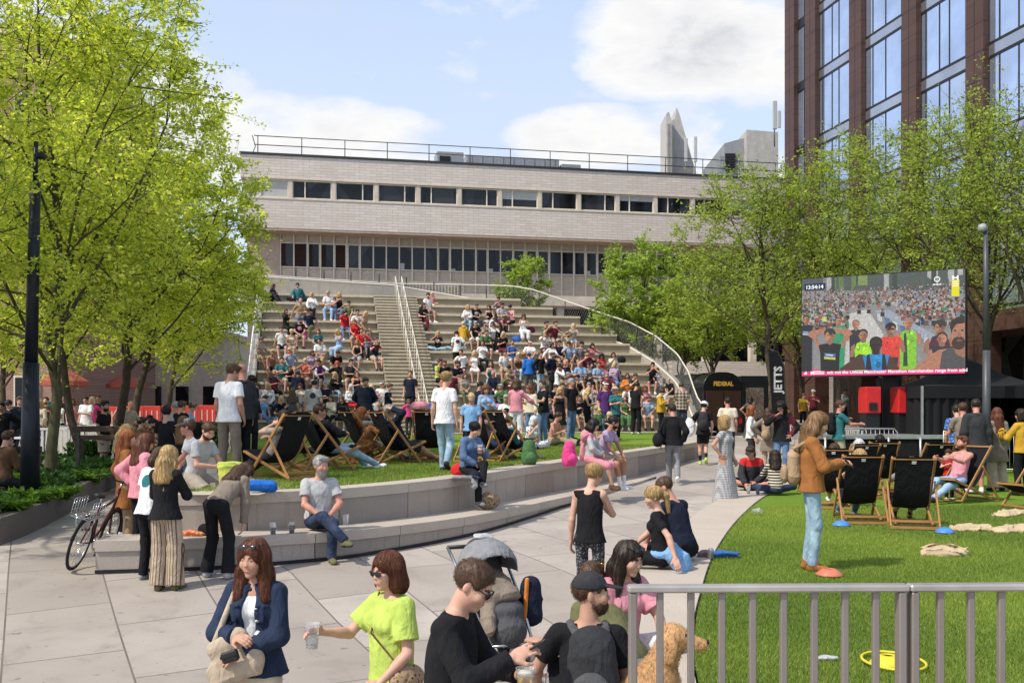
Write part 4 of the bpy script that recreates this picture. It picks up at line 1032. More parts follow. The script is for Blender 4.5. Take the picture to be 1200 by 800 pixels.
def figure(sp):
    """returns dict part->[(prim,k,op,mat,dis)] and materials; local frame faces -Y, feet on z=0 (or seat at sp['seat'])."""
    g=sp.get; fem=g('sex','m')=='f'; fine=g('fine',0)     # 0 far, 1 mid, 2 close
    pose=g('pose','stand'); W=g('build',1.0)*(0.93 if fem else 1.0)
    rs=random.Random(g('seed',1)); j=lambda a: rs.uniform(-a,a)
    lean=g('lean',0.0); roll=g('roll',0.0); twist=g('twist',0.0)
    seat=g('seat',0.0); hipw=.088
    fw=V(0,-1,0); up=V(0,0,1)
    pel={'stand':V(0,0,.915),'walk':V(0,0,.895),'sit':V(0,0,seat+.11),'cross':V(0,0,seat+.10),'kneesup':V(0,0,seat+.10),'long':V(0,0,seat+.10),
         'recline':V(0,0,seat+.12),'bend':V(0,.08,.9),'kneel':V(0,0,.42),'onecross':V(0,0,seat+.11)}[pose].copy()
    if pose in('sit','onecross'): lean=lean
    U=rot((0,1,0),roll)@rot((1,0,0),lean)@up                 # lean>0 => forward (-Y)
    Xt=rot((0,0,1),twist)@V(1,0,0); Xt=unit(Xt-U*(Xt@U)); Ft=np.cross(U,Xt)*1.0
    if Ft@fw<0 and abs(twist)<1.6: Ft=-Ft
    Rz=lambda v: v
    S=pel+U*.478; C=pel+U*.34; Nk=pel+U*.545
    shw=(.168 if not fem else .15)*(.85+.15*W)
    sh={1:S+Xt*shw,-1:S-Xt*shw}
    hp={1:pel+V(hipw,0,0),-1:pel-V(hipw,0,0)}
    fr=(Xt,Ft,U)
    # head frame
    hy=g('hyaw',0.0); hpch=g('hpitch',0.0)
    Uh=unit(U*.35+up*.65) if pose!='bend' else unit(U*.75+up*.25)
    hx=unit(Xt-Uh*(Xt@Uh)); hf=np.cross(Uh,hx); hf=hf if hf@Ft>0 else -hf
    Rm=rot(Uh,hy); hx=Rm@hx; hf=Rm@hf
    Rm=rot(hx,hpch); c1=Rm@hf; 
    if (c1-hf)@Uh>0: Rm=rot(hx,-hpch)
    if hpch<0: Rm=rot(hx,-abs(hpch)) if (rot(hx,-abs(hpch))@hf)@Uh>hf@Uh else rot(hx,abs(hpch))
    hf=Rm@hf; Uh=Rm@Uh
    hc=Nk+unit(U*.5+Uh*.5)*.05+Uh*.115+hf*.022
    hs=g('headscale',1.0); H=lambda x,f,u: hc+(hx*x+hf*f+Uh*u)*hs
    hfr=(hx,hf,Uh)
    # legs
    kn={};an={};ft={}
    for s in(1,-1):
        h=hp[s]
        if pose=='stand':
            t=V(s*g('stance',.1)+j(.015),j(.05),.085); kn[s],an[s]=two_bone(h,t,.42,.415,(s*.1,-1,0)); ft[s]=unit(V(s*.25,-1,0))
        elif pose=='walk':
            q=s*g('stride',.22); t=V(s*.07,-q,.085+(0.09 if q<0 else 0)); kn[s],an[s]=two_bone(h,t,.42,.415,(0,-1,0)); ft[s]=unit(V(s*.1,-1,-.5 if q<0 else .1))
        elif pose=='bend':
            t=V(s*.15,j(.03)+.05,.085); kn[s],an[s]=two_bone(h,t,.42,.415,(0,-1,0)); ft[s]=unit(V(s*.2,-1,0))
        elif pose=='sit':
            fd=g('footd',.42); sp_=g('spread',.12)+j(.03); t=V(s*sp_,-fd-j(.06)-.03,g('footz',0)+.085); kn[s],an[s]=two_bone(h,t,.42,.415,(s*g('kout',.25),-.6,1)); ft[s]=unit(V(s*.25,-1,0))
        elif pose=='onecross':
            if s==g('over',1):
                kn[s]=h+unit(V(-s*.12,-1,.22))*.42; an[s]=kn[s]+unit(V(-s*.55+j(.1),-.55,-.72))*.41; ft[s]=unit(V(-s*.3,-1,.1))
            else:
                t=V(-s*-.08,-.4,g('footz',0)+.085); kn[s],an[s]=two_bone(h,t,.42,.415,(0,-.6,1)); ft[s]=unit(V(0,-1,0))
        elif pose=='cross':
            kn[s]=h+unit(V(s*.8,-.75,.12+j(.08)))*.42; an[s]=kn[s]+unit(V(-s*1.1,-.12+(.08 if s>0 else -.08),-.25))*.40; an[s][2]=max(an[s][2],seat+.07); ft[s]=unit(V(-s*.9,-.4,0))
        elif pose=='kneesup':
            t=V(s*.11,-.48+j(.05),seat+.085); kn[s],an[s]=two_bone(h,t,.42,.415,(s*.1,-.4,1)); ft[s]=unit(V(s*.15,-1,0))
        elif pose=='long':
            kn[s]=h+unit(V(s*.12,-1,.12+j(.06)))*.42; an[s]=kn[s]+unit(V(s*.02,-1,-.2))*.41; an[s][2]=max(an[s][2],seat+.06); ft[s]=unit(V(s*.3,-.5,1))
        elif pose=='recline':
            kn[s]=h+unit(V(s*.12,-1,.35))*.42; t=V(s*.13,-.78+j(.1),g('footz',0)+.085); kn[s],an[s]=two_bone(h,t,.42,.415,(s*.1,-.5,1)); ft[s]=unit(V(s*.2,-1,.2))
        elif pose=='kneel':
            kn[s]=h+unit(V(s*.15,-.35,-1))*.4; an[s]=kn[s]+unit(V(0,1,-.1))*.41; ft[s]=unit(V(0,.5,-1))
    # arms
    el={};wr={}
    ap={1:g('armL','relax'),-1:g('armR','relax')}
    for s in(1,-1):
        a=ap[s]
        if isinstance(a,str): tgt,hint=ARMS[a]; tgt=V(*tgt)+V(j(.02),j(.03),j(.02))
        else: tgt,hint=V(*a[0]),a[1]
        L=lambda q: Xt*(s*q[0])+Ft*q[1]+U*q[2]
        el[s],wr[s]=two_bone(sh[s],sh[s]+L(tgt),.285,.25,L(V(*hint)))
    J=dict(pel=pel,S=S,U=U,Xt=Xt,Ft=Ft,hc=hc,hx=hx,hf=hf,Uh=Uh,sh=sh,el=el,wr=wr,kn=kn,an=an,hp=hp,Nk=Nk,ft=ft)
    parts={}
    def put(part,prim,k=.02,op='add',mat=0,dis=None): parts.setdefault(part,[]).append((prim,k,op,mat,dis))
    SKN,LIP,EYE,IRI,BROW,TOP,BOT,SHO,SOL,TOP2,SOCK,BELT=range(12)
    top=g('top','tee'); bot=g('bottom','trousers')
    sleeve={'tee':.62,'long':1.0,'vest':0,'cami':0,'jacket':1.0,'shirt':.72,'dress':.45,'sundress':0,'coat':1.0,'bare':-1,'hoodie':1.0,'roll':.999,'polo':.6}[top]
    # --- body
    B='body'
    sk=.0 if top=='bare' else -.008
    put(B,ell(C,fr,(.148*W+sk,.105*W+sk,.2)),.02); put(B,ell(pel+U*.17,fr,(.128*W+sk,.095*W+sk,.17)),.05); put(B,ell(pel+U*.02,fr,(.152*W+sk,.112*W+sk,.125)),.05)
    put(B,cone(sh[1]-Xt*.02,sh[-1]+Xt*.02,.052,.052),.05)
    put(B,cone(Nk-U*.06-Ft*.01,hc-Uh*.05*hs-hf*.012,.056*(.9 if fem else 1.03),.05*(.9 if fem else 1.03)),.035)
    put(B,cone(Nk-U*.035+Xt*.05,sh[1]-Xt*.02+U*.005,.036,.04),.04); put(B,cone(Nk-U*.035-Xt*.05,sh[-1]+Xt*.02+U*.005,.036,.04),.04)
    for s in(1,-1):
        put(B,cone(sh[s],el[s],.047*W,.036*W),.03); put(B,cone(el[s],wr[s],.038*W,.026*W),.02)
        if fine: put(B,ell(el[s]*.72+wr[s]*.28,_frame(wr[s]-el[s]),(.04*W,.036*W,.075)),.02)
        lw=W*(.84 if bot in('trousers','jeans','wide','flare') else .94 if bot=='leggings' else 1)
        put(B,cone(hp[s],kn[s],.083*lw,.055*lw),.04 if lw==W else .02); put(B,cone(kn[s],an[s],.052*lw,.034*lw),.03 if lw==W else .012)
        cd=unit(an[s]-kn[s]); bk=unit(np.cross(np.cross(kn[s]-hp[s],cd),cd)+1e-6*V(0,1,0))
        if np.linalg.norm(np.cross(kn[s]-hp[s],cd))<.05: bk=V(0,1,0)
        elif bk@(hp[s]-kn[s])<0: bk=-bk
        put(B,ell(kn[s]*.7+an[s]*.3+bk*.018,_frame(cd),(.05*lw,.05*lw,.11)),.02)
        if g('barefoot'):
            f=ft[s]; q=an[s]
            put(B,cone(q-up*.03-f*.03,q-up*.055+f*.13,.036,.026),.02); put(B,ell(q-up*.062+f*.15,(np.cross(f,up),f,up),(.042,.05,.02)),.02)
        # hand
        hd=unit(unit(wr[s]-el[s])*.8+V(*g('hd'+('L' if s>0 else 'R'),(0,0,0)))*1.2)
        pn=g('pn'+('L' if s>0 else 'R')); pn=V(*pn) if pn is not None else (-Xt*s*.7+Ft*.1-U*.5)
        pn=unit(pn-hd*(pn@hd)); sd=np.cross(hd,pn)
        if sd@(Ft+U)<0: sd=-sd                # thumb side: forward/up
        w=wr[s]; J['hand%d'%s]=(w,hd,pn,sd)
        curl=g('curl'+('L' if s>0 else 'R'),.55)
        if fine>=1:
            put(B,ell(w+hd*.045,(sd,pn,hd),(.04,.017,.055)),.015)
            ln=[.078,.086,.08,.062]
            for q in range(4):
                b0=w+hd*.085+sd*(.03-.02*q); r=(.0092 if fine==2 else .0105); a1=curl*.6; b1=b0
                ang=0
                for seg,fr_ in((0,.45),(1,.32),(2,.23)):
                    ang+=curl*(.55 if seg==0 else .85); dd=hd*math.cos(ang)+pn*math.sin(ang)
                    e=b1+dd*ln[q]*fr_; put(B,cone(b1,e,r-seg*.0006,r-.0006-seg*.0006),.005 if fine==2 else .003); b1=e
            t0=w+hd*.02+sd*.03; t1=t0+unit(hd*.6+sd*.65+pn*.25)*.04; t2=t1+unit(hd*.85+sd*.15+pn*.5)*.034
            put(B,cone(t0,t1,.0145,.0115),.012); put(B,cone(t1,t2,.0115,.009),.006)
        else:
            put(B,ell(w+hd*.05,(sd,pn,hd),(.044,.022,.058)),.015); e=w+hd*.1
            put(B,cone(e,e+unit(hd+pn*.8)*.06,.026,.018),.01); put(B,cone(w+hd*.03+sd*.03,w+hd*.06+sd*.06,.015,.013),.01)
    if fem and top!='bare' or fem:
        for s in(1,-1): put(B,ell(C+U*.03+Ft*.088*W+Xt*s*.07,fr,(.062,.05,.065)),.03)
    # head
    def hp_(prim,k=.012,op='add',mat=0): put(B,prim,k,op,mat)
    hp_(ell(H(0,-.012,.032),hfr,V(.073,.094,.083)*hs),.02); hp_(ell(H(0,.024,-.045),hfr,V(.056,.066,.07)*hs),.03)
    hp_(ell(H(0,.02,-.01),hfr,V(.066,.074,.075)*hs),.02)
    for s in(1,-1):
        hp_(ell(H(s*.073,-.012,-.008),(unit(hx+hf*.35*s),unit(hf-hx*.35*s),Uh),V(.01,.02,.031)*hs),.006)
    if fine:
        hp_(cone(H(0,.083,.014),H(0,.099,-.02),.006*hs,.009*hs),.009); hp_(ell(H(0,.098,-.023),hfr,V(.0115,.0105,.0095)*hs),.008)
        for s in(1,-1):
            hp_(ell(H(s*.011,.09,-.027),hfr,V(.0075,.01,.007)*hs),.005)
            hp_(ell(H(s*.04,.062,-.025),hfr,V(.026,.024,.026)*hs),.02)
            hp_(ell(H(s*.032,.094,.007),hfr,V(.0175,.012,.009)*hs),.012,'cut')
            hp_(ell(H(s*.031,.0735,.007),hfr,V(.0125,.0125,.0115)*hs),.002,'add',EYE)
            hp_(ell(H(s*.031,.0735,.0125),hfr,V(.0165,.0148,.0095)*hs,cut=(H(0,0,.0098),-Uh)),.002); hp_(ell(H(s*.031,.0735,.002),hfr,V(.016,.0138,.0085)*hs,cut=(H(0,0,.0025),Uh)),.002)
            hp_(cone(H(s*.017,.088,.026),H(s*.047,.075,.028),.0042*hs,.0035*hs),.008,'add',BROW)
        hp_(ell(H(0,.083,-.058),hfr,V(.025,.012,.014)*hs),.012)
        hp_(cone(H(-.014,.0905,-.0535),H(.014,.0905,-.0535),.0042*hs,.0042*hs),.005,'add',LIP); hp_(cone(H(-.013,.0905,-.0625),H(.013,.0905,-.0625),.005*hs,.005*hs),.005,'add',LIP)
        hp_(ell(H(0,.066,-.098),hfr,V(.024,.022,.018)*hs),.022)
        for s in(1,-1): hp_(ell(H(s*.031,.0845,.0065),hfr,V(.0062,.0062,.0062)*hs),.002,'paint',IRI)
        if g('smile'): hp_(cone(H(-.022,.086,-.0585),H(.022,.086,-.0585),.0035,.0035),.004,'paint',EYE)
    else:
        hp_(cone(H(0,.085,.012),H(0,.104,-.022),.009*hs,.014*hs),.012)
        for s in(1,-1): hp_(ell(H(s*.031,.086,.009),hfr,V(.017,.02,.011)*hs),.006,'paint',BROW)
        hp_(ell(H(0,.085,-.058),hfr,V(.024,.02,.009)*hs),.004,'paint',LIP)
    # --- clothes
    wr_a=g('wrinkle',1.0)
    dT=((.0052 if fine==2 else .004)*wr_a,27,.6,rs.randint(0,9)) if fine else None; dB=((.0046 if fine==2 else .0036)*wr_a,26,.5,rs.randint(0,9)) if fine else None
    o=.012 if top in('cami','vest','bare') else .016
    thick={'jacket':.03,'coat':.032,'hoodie':.03,'shirt':.024,'long':.02,'roll':.018,'dress':.016}.get(top,o)
    loose=g('loose',1.0); th=thick*loose
    T='top' if fine else 'body'
    if top!='bare':
        nk=[(Nk-U*(-.012 if top in('hoodie','coat','jacket','roll') else (.035 if top in('vest','cami','sundress') else .004))-Ft*.02, unit(U-Ft*(-.55 if top in('vest','cami','sundress') else -.3)))]
        put(T,ell(C,fr,(.148*W+th,.105*W+th,.205),cut=nk),.02,'add',TOP,dT)
        put(T,ell(pel+U*.16,fr,(.13*W+th*1.15,.1*W+th*1.15,.19)),.06,'add',TOP,dT)
        if fem:
            for s in(1,-1): put(T,ell(C+U*.03+Ft*.09*W+Xt*s*.068,fr,(.064+th*.5,.05+th*.5,.066)),.04,'add',TOP,dT)
        if sleeve>0 or top in('vest',):
            put(T,cone(sh[1]-Xt*.02,sh[-1]+Xt*.02,.044+th*.8,.044+th*.8,cut=nk),.03,'add',TOP,dT)
            for s in(1,-1): put(T,cone(Nk-U*.03+Xt*s*.05,sh[s]-Xt*s*.02+U*.004,.034+th,.036+th,cut=nk),.035,'add',TOP,dT)
        if top in('cami','sundress'):
            for s in(1,-1): put(T,cone(C+U*.08+Xt*s*.085+Ft*.085,S+Xt*s*.095+U*.045,.02,.018),.01,'add',TOP); put(T,cone(C+U*.08+Xt*s*.085-Ft*.085,S+Xt*s*.095+U*.045,.02,.018),.01,'add',TOP)
        hemd=g('hem',{'jacket':.06,'coat':.3,'long':.05,'tee':.07,'hoodie':.05,'shirt':.1,'vest':.05,'cami':-.04,'roll':.0,'polo':.06}.get(top,.05))
        if top not in('dress','sundress') and hemd>-.1:
            if pose in('stand','walk'):
                hc_=pel-U*hemd
                put(T,cone(pel+U*.16,hc_-U*.03,.13*W+th,.203*W+th*.8+(.022 if g('bottom') in('wide',) else 0),cut=(hc_,-U),sq=(Ft,.74)),.035,'add',TOP,dT)
            else:
                put(T,ell(pel+U*.05,fr,(.155*W+th,.118*W+th,.13),cut=(pel-U*min(hemd,.02),-U)),.05,'add',TOP,dT)
        if g('open'):      # open jacket: lighter shirt strip in front
            put(T,ell(C+Ft*.14-U*.03,fr,(g('open'),.12,.36)),.012,'cut'); put('inner' if fine else 'body',ell(C,fr,(.148*W+.006,.105*W+.008,.2),cut=[(Nk-U*.05,unit(U+Ft*.4))]),.02,'add',TOP2); put('inner' if fine else 'body',ell(pel+U*.14,fr,(.13*W+.006,.098*W+.01,.19)),.05,'add',TOP2)
            if fem:
                for s in(1,-1): put('inner' if fine else 'body',ell(C+U*.03+Ft*.088*W+Xt*s*.07,fr,(.068,.056,.07)),.03,'add',TOP2)
        if sleeve>0:
            for s in(1,-1):
                la=.285; tot=.285+.25
                L=sleeve*tot if sleeve<1 else .285+.25
                a=th*.85+.004
                r0=.047*W+a
                if sleeve<.9:
                    e=sh[s]+(el[s]-sh[s])*min(1,sleeve*1.0); n_=unit(el[s]-sh[s])
                    put(T,cone(sh[s],el[s],r0*.97,(.052 if top in('tee','polo') else .05)*W+a*1.1,cut=(e,n_)),.018,'add',TOP,dT)
                else:
                    put(T,cone(sh[s],el[s],r0*.95,.04*W+a),.02,'add',TOP,dT)
                    e2=.62 if sleeve==.999 else .97
                    we=el[s]+(wr[s]-el[s])*e2; put(T,cone(el[s],wr[s],.041*W+a,.032*W+a*.9,cut=(we,unit(wr[s]-el[s]))),.03,'add',TOP,dT)
        if top in('jacket','coat','shirt','polo','hoodie') and fine:
            q=Nk-U*.018
            n=10
            for i in range(n):
                a0=2*math.pi*i/n+.5; a1=2*math.pi*(i+1)/n+.5
                if abs(math.sin((a0+a1)/2)-1)<.12: continue
                f0=lambda a: q+Xt*.066*math.cos(a)+Ft*(.068*math.sin(a)-.012)-U*(.022*max(0,math.sin(a)))
                put('top',cone(f0(a0),f0(a1),.016,.016),.012,'add',TOP)
        if g('denimjacket'):
            for q in range(4): put(T,ell(C+Xt*.062+Ft*(.148*W+th*.5-.012*q)+U*(.06-.085*q),fr,(.008,.012,.008)),.001,'add',TOP2)
            for q in(1,-1):
                put(T,cone(C+Xt*q*.065+Ft*(.118+th)+U*.075,C+Xt*q*.125+Ft*(.085+th)+U*.07,.011,.011),.004,'add',TOP); put(T,cone(C+Xt*q*.095+Ft*(.106+th)+U*.06,C+Xt*q*.095+Ft*(.108+th)-U*.02,.022,.02,sq=(Ft,.4)),.004,'add',TOP)
        if top=='hoodie': put(T,ell(Nk-Ft*.07-U*.02,fr,(.1,.06,.06)),.03,'add',TOP,dT)
        if g('print'):
            pc=C+U*.02+(Ft if g('print')=='front' else -Ft)*.12
            put(T,ell(pc,fr,(.09,.07,.085)),.001,'paint',TOP2)
        if g('sleevecol'):
            for s in(1,-1): put(T,cone(sh[s]+unit(el[s]-sh[s])*.06,wr[s],.09,.07),.001,'paint',TOP2)
        if g('yoke'): put(T,ell(S+U*.05,fr,(.3,.2,.14)),.001,'paint',TOP2)
    Bt='bottoms' if fine else 'body'
    bk_={'trousers':(.016,.018,.026),'jeans':(.012,.012,.018),'wide':(.022,.045,.075),'leggings':(.007,.006,.006),'flare':(.014,.02,.05)}
    cutw=[(pel+U*.1,U)]
    if bot in bk_ or bot in('shorts','cycling','skirt','mini','midi') or top in('dress','sundress'):
        x=.014
        if bot!='none': put(Bt,ell(pel+U*.02,fr,(.152*W+x,.115*W+x,.13),cut=cutw),.03,'add',BOT,dB)
    for s in(1,-1):
        if bot in bk_:
            a,b,c=bk_[bot]
            end=an[s]-unit(an[s]-kn[s])*g('ankle',.01); n_=unit(an[s]-kn[s])
            put(Bt,cone(hp[s],kn[s],.08*W+a,.055*W+b),.03,'add',BOT,dB)
            put(Bt,cone(kn[s],an[s]+n_*.06,.054*W+b,.036*W+c,cut=(end+n_*.03,n_)),.035,'add',BOT,dB)
        elif bot in('shorts','cycling'):
            a=.03 if bot=='shorts' else .008; e=hp[s]+(kn[s]-hp[s])*(.85 if bot=='shorts' else .75)
            put(Bt,cone(hp[s],kn[s],.082*W+a*.6,.07*W+a,cut=(e,unit(kn[s]-hp[s]))),.03,'add',BOT,dB)
    if bot in('skirt','mini','midi') or top in('dress','sundress'):
        ln={'skirt':.5,'mini':.32,'midi':.85}.get(bot,g('dresslen',.62)); sm=BOT if bot in('skirt','mini','midi') else TOP
        pt=Bt if sm==BOT else T
        if pose in('stand','walk','bend'):
            e=pel-up*(ln-.12); put(pt,cone(pel+U*.12,e-up*.05,.12*W,.19*W+.12*ln,cut=(e,-up),sq=(Ft,.82)),.05,'add',sm,(.012,18,.15,3) if fine else None)
        else:
            for s in(1,-1): put(pt,cone(hp[s],hp[s]+(kn[s]-hp[s])*min(1,ln/.5),.1*W,.085*W),.06,'add',sm,dB)
            m0=(hp[1]+hp[-1])/2;m1=(kn[1]+kn[-1])/2
            put(pt,cone(m0,m0+(m1-m0)*min(.95,ln/.5),.09,.07),.06,'add',sm,dB)
            put(pt,ell(pel+U*.03,fr,(.165*W,.125*W,.14)),.05,'add',sm,dB)
            if ln>.6:
                for s in(1,-1): put(pt,cone(kn[s],kn[s]+(an[s]-kn[s])*.6,.09,.1),.06,'add',sm,dB)
    # shoes
    if not g('barefoot'):
        for s in(1,-1):
            f=ft[s]; q=an[s]; sd=unit(np.cross(f,up)); u2=unit(np.cross(sd,f)); u2=u2 if u2@up>0 else -u2
            pz=[(q-u2*.083,-u2)]
            Sh='shoe%d'%s if fine else 'body'
            put(Sh,cone(q-u2*.045-f*.025,q-u2*.052+f*.13,.041,.036,cut=pz),.012,'add',SHO)
            put(Sh,ell(q-u2*.058+f*.125,(sd,f,u2),(.046,.066,.033),cut=pz),.02,'add',SHO)
            put(Sh,cone(q-f*.005,q-u2*.05,.042,.044),.015,'add',SHO)
            put(Sh,ell(q-u2*.083+f*.06,(sd,f,u2),(.06,.17,.022)),.001,'paint',SOL)
            if g('boots'): put(Sh,cone(q+(kn[s]-q)*.25,q,.052,.05),.02,'add',SHO)
            if g('socks'): put(B,cone(q+(kn[s]-q)*.32,q,.06,.06),.001,'paint',SOCK)
    # hair
    hr=g('hair','short'); hcol=g('haircol','brown'); hat=g('hat'); A='hair'
    dh=(.0035,120,.12) if fine else (.006,60,.3)
    def face_open(k=.012):
        put(A,ell(H(0,.105,-.045),hfr,V(.066,.075,.098)*hs),k,'cut')
    scalp=lambda ex,mul=1.0: put(A,ell(H(0,-.018,.036),hfr,V(.0765+ex,.096+ex,.086+ex)*hs,cut=None),.02,'add',0,(dh[0]*mul,dh[1],dh[2]))
    if hr=='none': pass
    elif hr in('short','buzz','crop'):
        ex={'short':.012,'buzz':.003,'crop':.008}[hr]
        scalp(ex,1.3)
        if hr=='short': put(A,cone(H(-.045,.065,.1),H(.045,.065,.1),.022*hs,.022*hs),.03,'add',0,(.006,90,1)); 
        put(A,ell(H(0,.085,-.03),hfr,V(.07,.075,.095)*hs),.012,'cut'); put(A,ell(H(0,0,-.13),hfr,V(.14,.2,.085)*hs),.012,'cut')
        if fine:
            for s in(1,-1): put(A,ell(H(s*.078,-.01,-.01),hfr,V(.02,.026,.034)*hs),.006,'cut')
    elif hr in('long','vlong','bob','wavy','curly','bun','pony','afro'):
        big={'wavy':.02,'curly':.03,'afro':.045}.get(hr,.013); ml={'wavy':2.2,'curly':3.5,'afro':3}.get(hr,1)
        scalp(big,ml)
        if hr in('bun','pony'):
            put(A,ell(H(0,0,-.115),hfr,V(.14,.2,.07)*hs),.015,'cut')
            if hr=='bun': put(A,ell(H(0,-.1,.055),hfr,V(.045,.04,.045)*hs),.02,'add',0,(.004,90,.5))
            else:
                put(A,cone(H(0,-.105,.05),H(0,-.15,-.02),.026,.034),.02,'add',0,dh); put(A,cone(H(0,-.15,-.02),H(0,-.13,-.2)-U*.02,.036,.014),.02,'add',0,dh)
        else:
            ln={'bob':.13,'long':.27,'vlong':.36,'wavy':.25,'curly':.17,'afro':.08}[hr]
            back=Nk-U*(ln-.13)-Ft*(.075+.01)
            for s in(1,-1):
                a=H(s*.068,-.02,.02); b=H(s*.078,-.01,-.09)
                put(A,cone(a,b,.036+big*.6,.036+big*.7),.03,'add',0,(dh[0]*ml,dh[1],dh[2]))
                if hr in('long','vlong','wavy') :
                    e=Nk+Xt*s*.1-U*(ln-.16)+Ft*(.075 if g('hairfront') else -.05)
                    put(A,cone(b,e,.036+big*.6,.024+big*.5),.03,'add',0,(dh[0]*ml,dh[1],dh[2]))
            e=H(0,-.075,-.1)
            put(A,cone(H(0,-.05,.0),e,.07+big*.5,.07+big*.5),.03,'add',0,(dh[0]*ml,dh[1],dh[2]))
            if hr not in('bob','afro','curly'):
                put(A,cone(e,back,.07+big*.4,.045+big),.03,'add',0,(dh[0]*ml,dh[1],dh[2]))
                put(A,cone(e+Xt*.045,back+Xt*.06,.05,.035+big*.5),.03,'add',0,(dh[0]*ml,dh[1],dh[2])); put(A,cone(e-Xt*.045,back-Xt*.06,.05,.035+big*.5),.03,'add',0,(dh[0]*ml,dh[1],dh[2]))
        face_open()
        if fine: put(A,ell(H(0,.13,-.03),hfr,V(.058,.08,.1)*hs),.01,'cut')
    if g('beard'):
        Bd='beard'
        put(Bd,ell(H(0,.028,-.062),hfr,V(.063,.068,.058+.01*g('beard'))*hs),.02,'add',0,dh)
        if g('beard')>1: put(Bd,ell(H(0,.06,-.115),hfr,V(.04,.035,.045)*hs),.03,'add',0,dh)
        put(Bd,ell(H(0,.03,.0),hfr,V(.1,.12,.045)*hs),.01,'cut'); put(Bd,ell(H(0,.105,-.053),hfr,V(.022,.03,.011)*hs),.005,'cut'); put(Bd,ell(H(0,.08,-.01),hfr,V(.05,.06,.036)*hs),.01,'cut')
    if hat:
        Ht='hat'
        if hat=='cap':
            put(Ht,ell(H(0,-.014,.045),hfr,V(.085,.103,.09)*hs,cut=(H(0,0,.035),-Uh)),.01)
            bd=1 if not g('capback') else -1
            q=H(0,bd*.125-.01,.046); put(Ht,ell(q,(hx,unit(hf-Uh*.18*bd),unit(Uh+hf*.18*bd)),V(.07,.075,.009)*hs),.014)
        elif hat=='straw':
            put(Ht,ell(H(0,-.01,.055),hfr,V(.088,.104,.08)*hs,cut=(H(0,0,.04),-Uh)),.01); put(Ht,ell(H(0,-.005,.045),hfr,V(.16,.175,.012)*hs),.02)
        elif hat=='helmet':
            put(Ht,ell(H(0,-.012,.05),hfr,V(.098,.13,.1)*hs,cut=(H(0,0,.03),-Uh)),.01)
            for s in(-1,0,1): put(Ht,cone(H(s*.05,.08,.13),H(s*.05,-.11,.12),.012,.014),.005,'cut')
        elif hat=='visor':
            put(Ht,ell(H(0,-.014,.045),hfr,V(.087,.105,.09)*hs,cut=[(H(0,0,.03),-Uh),(H(0,0,.07),Uh)]),.01); put(Ht,ell(H(0,.12,.04),hfr,V(.07,.07,.009)*hs),.014)
    if g('glasses') and fine:
        Gs='sunglasses'; up_=.0 if g('glasses')!='up' else 1
        for s in(1,-1):
            if up_: c=H(s*.032,.07,.095); ff=(hx,unit(hf+Uh*.6),unit(Uh-hf*.6))
            else: c=H(s*.032,.099,.006); ff=(unit(hx-hf*.18*s),unit(hf+hx*.18*s),Uh)
            put(Gs,ell(c,ff,V(.028,.006,.022)*hs),.004,'add',0)
            e=H(s*.08,.0,.02+.08*up_); put(Gs,cone(c+hx*s*.026*hs+Uh*.008,e,.0035,.0035),.003,'add',0)
        m0=H(-.008,.1,.012) if not up_ else H(-.008,.077,.097); m1=H(.008,.1,.012) if not up_ else H(.008,.077,.097)
        put(Gs,cone(m0,m1,.0035,.0035),.003,'add',0)
    return parts,J
def _frame(d):
    d=unit(d); x=np.cross(d,V(0,0,1)); 
    if np.linalg.norm(x)<.05: x=np.cross(d,V(1,0,0))
    x=unit(x); return (x,np.cross(d,x),d)

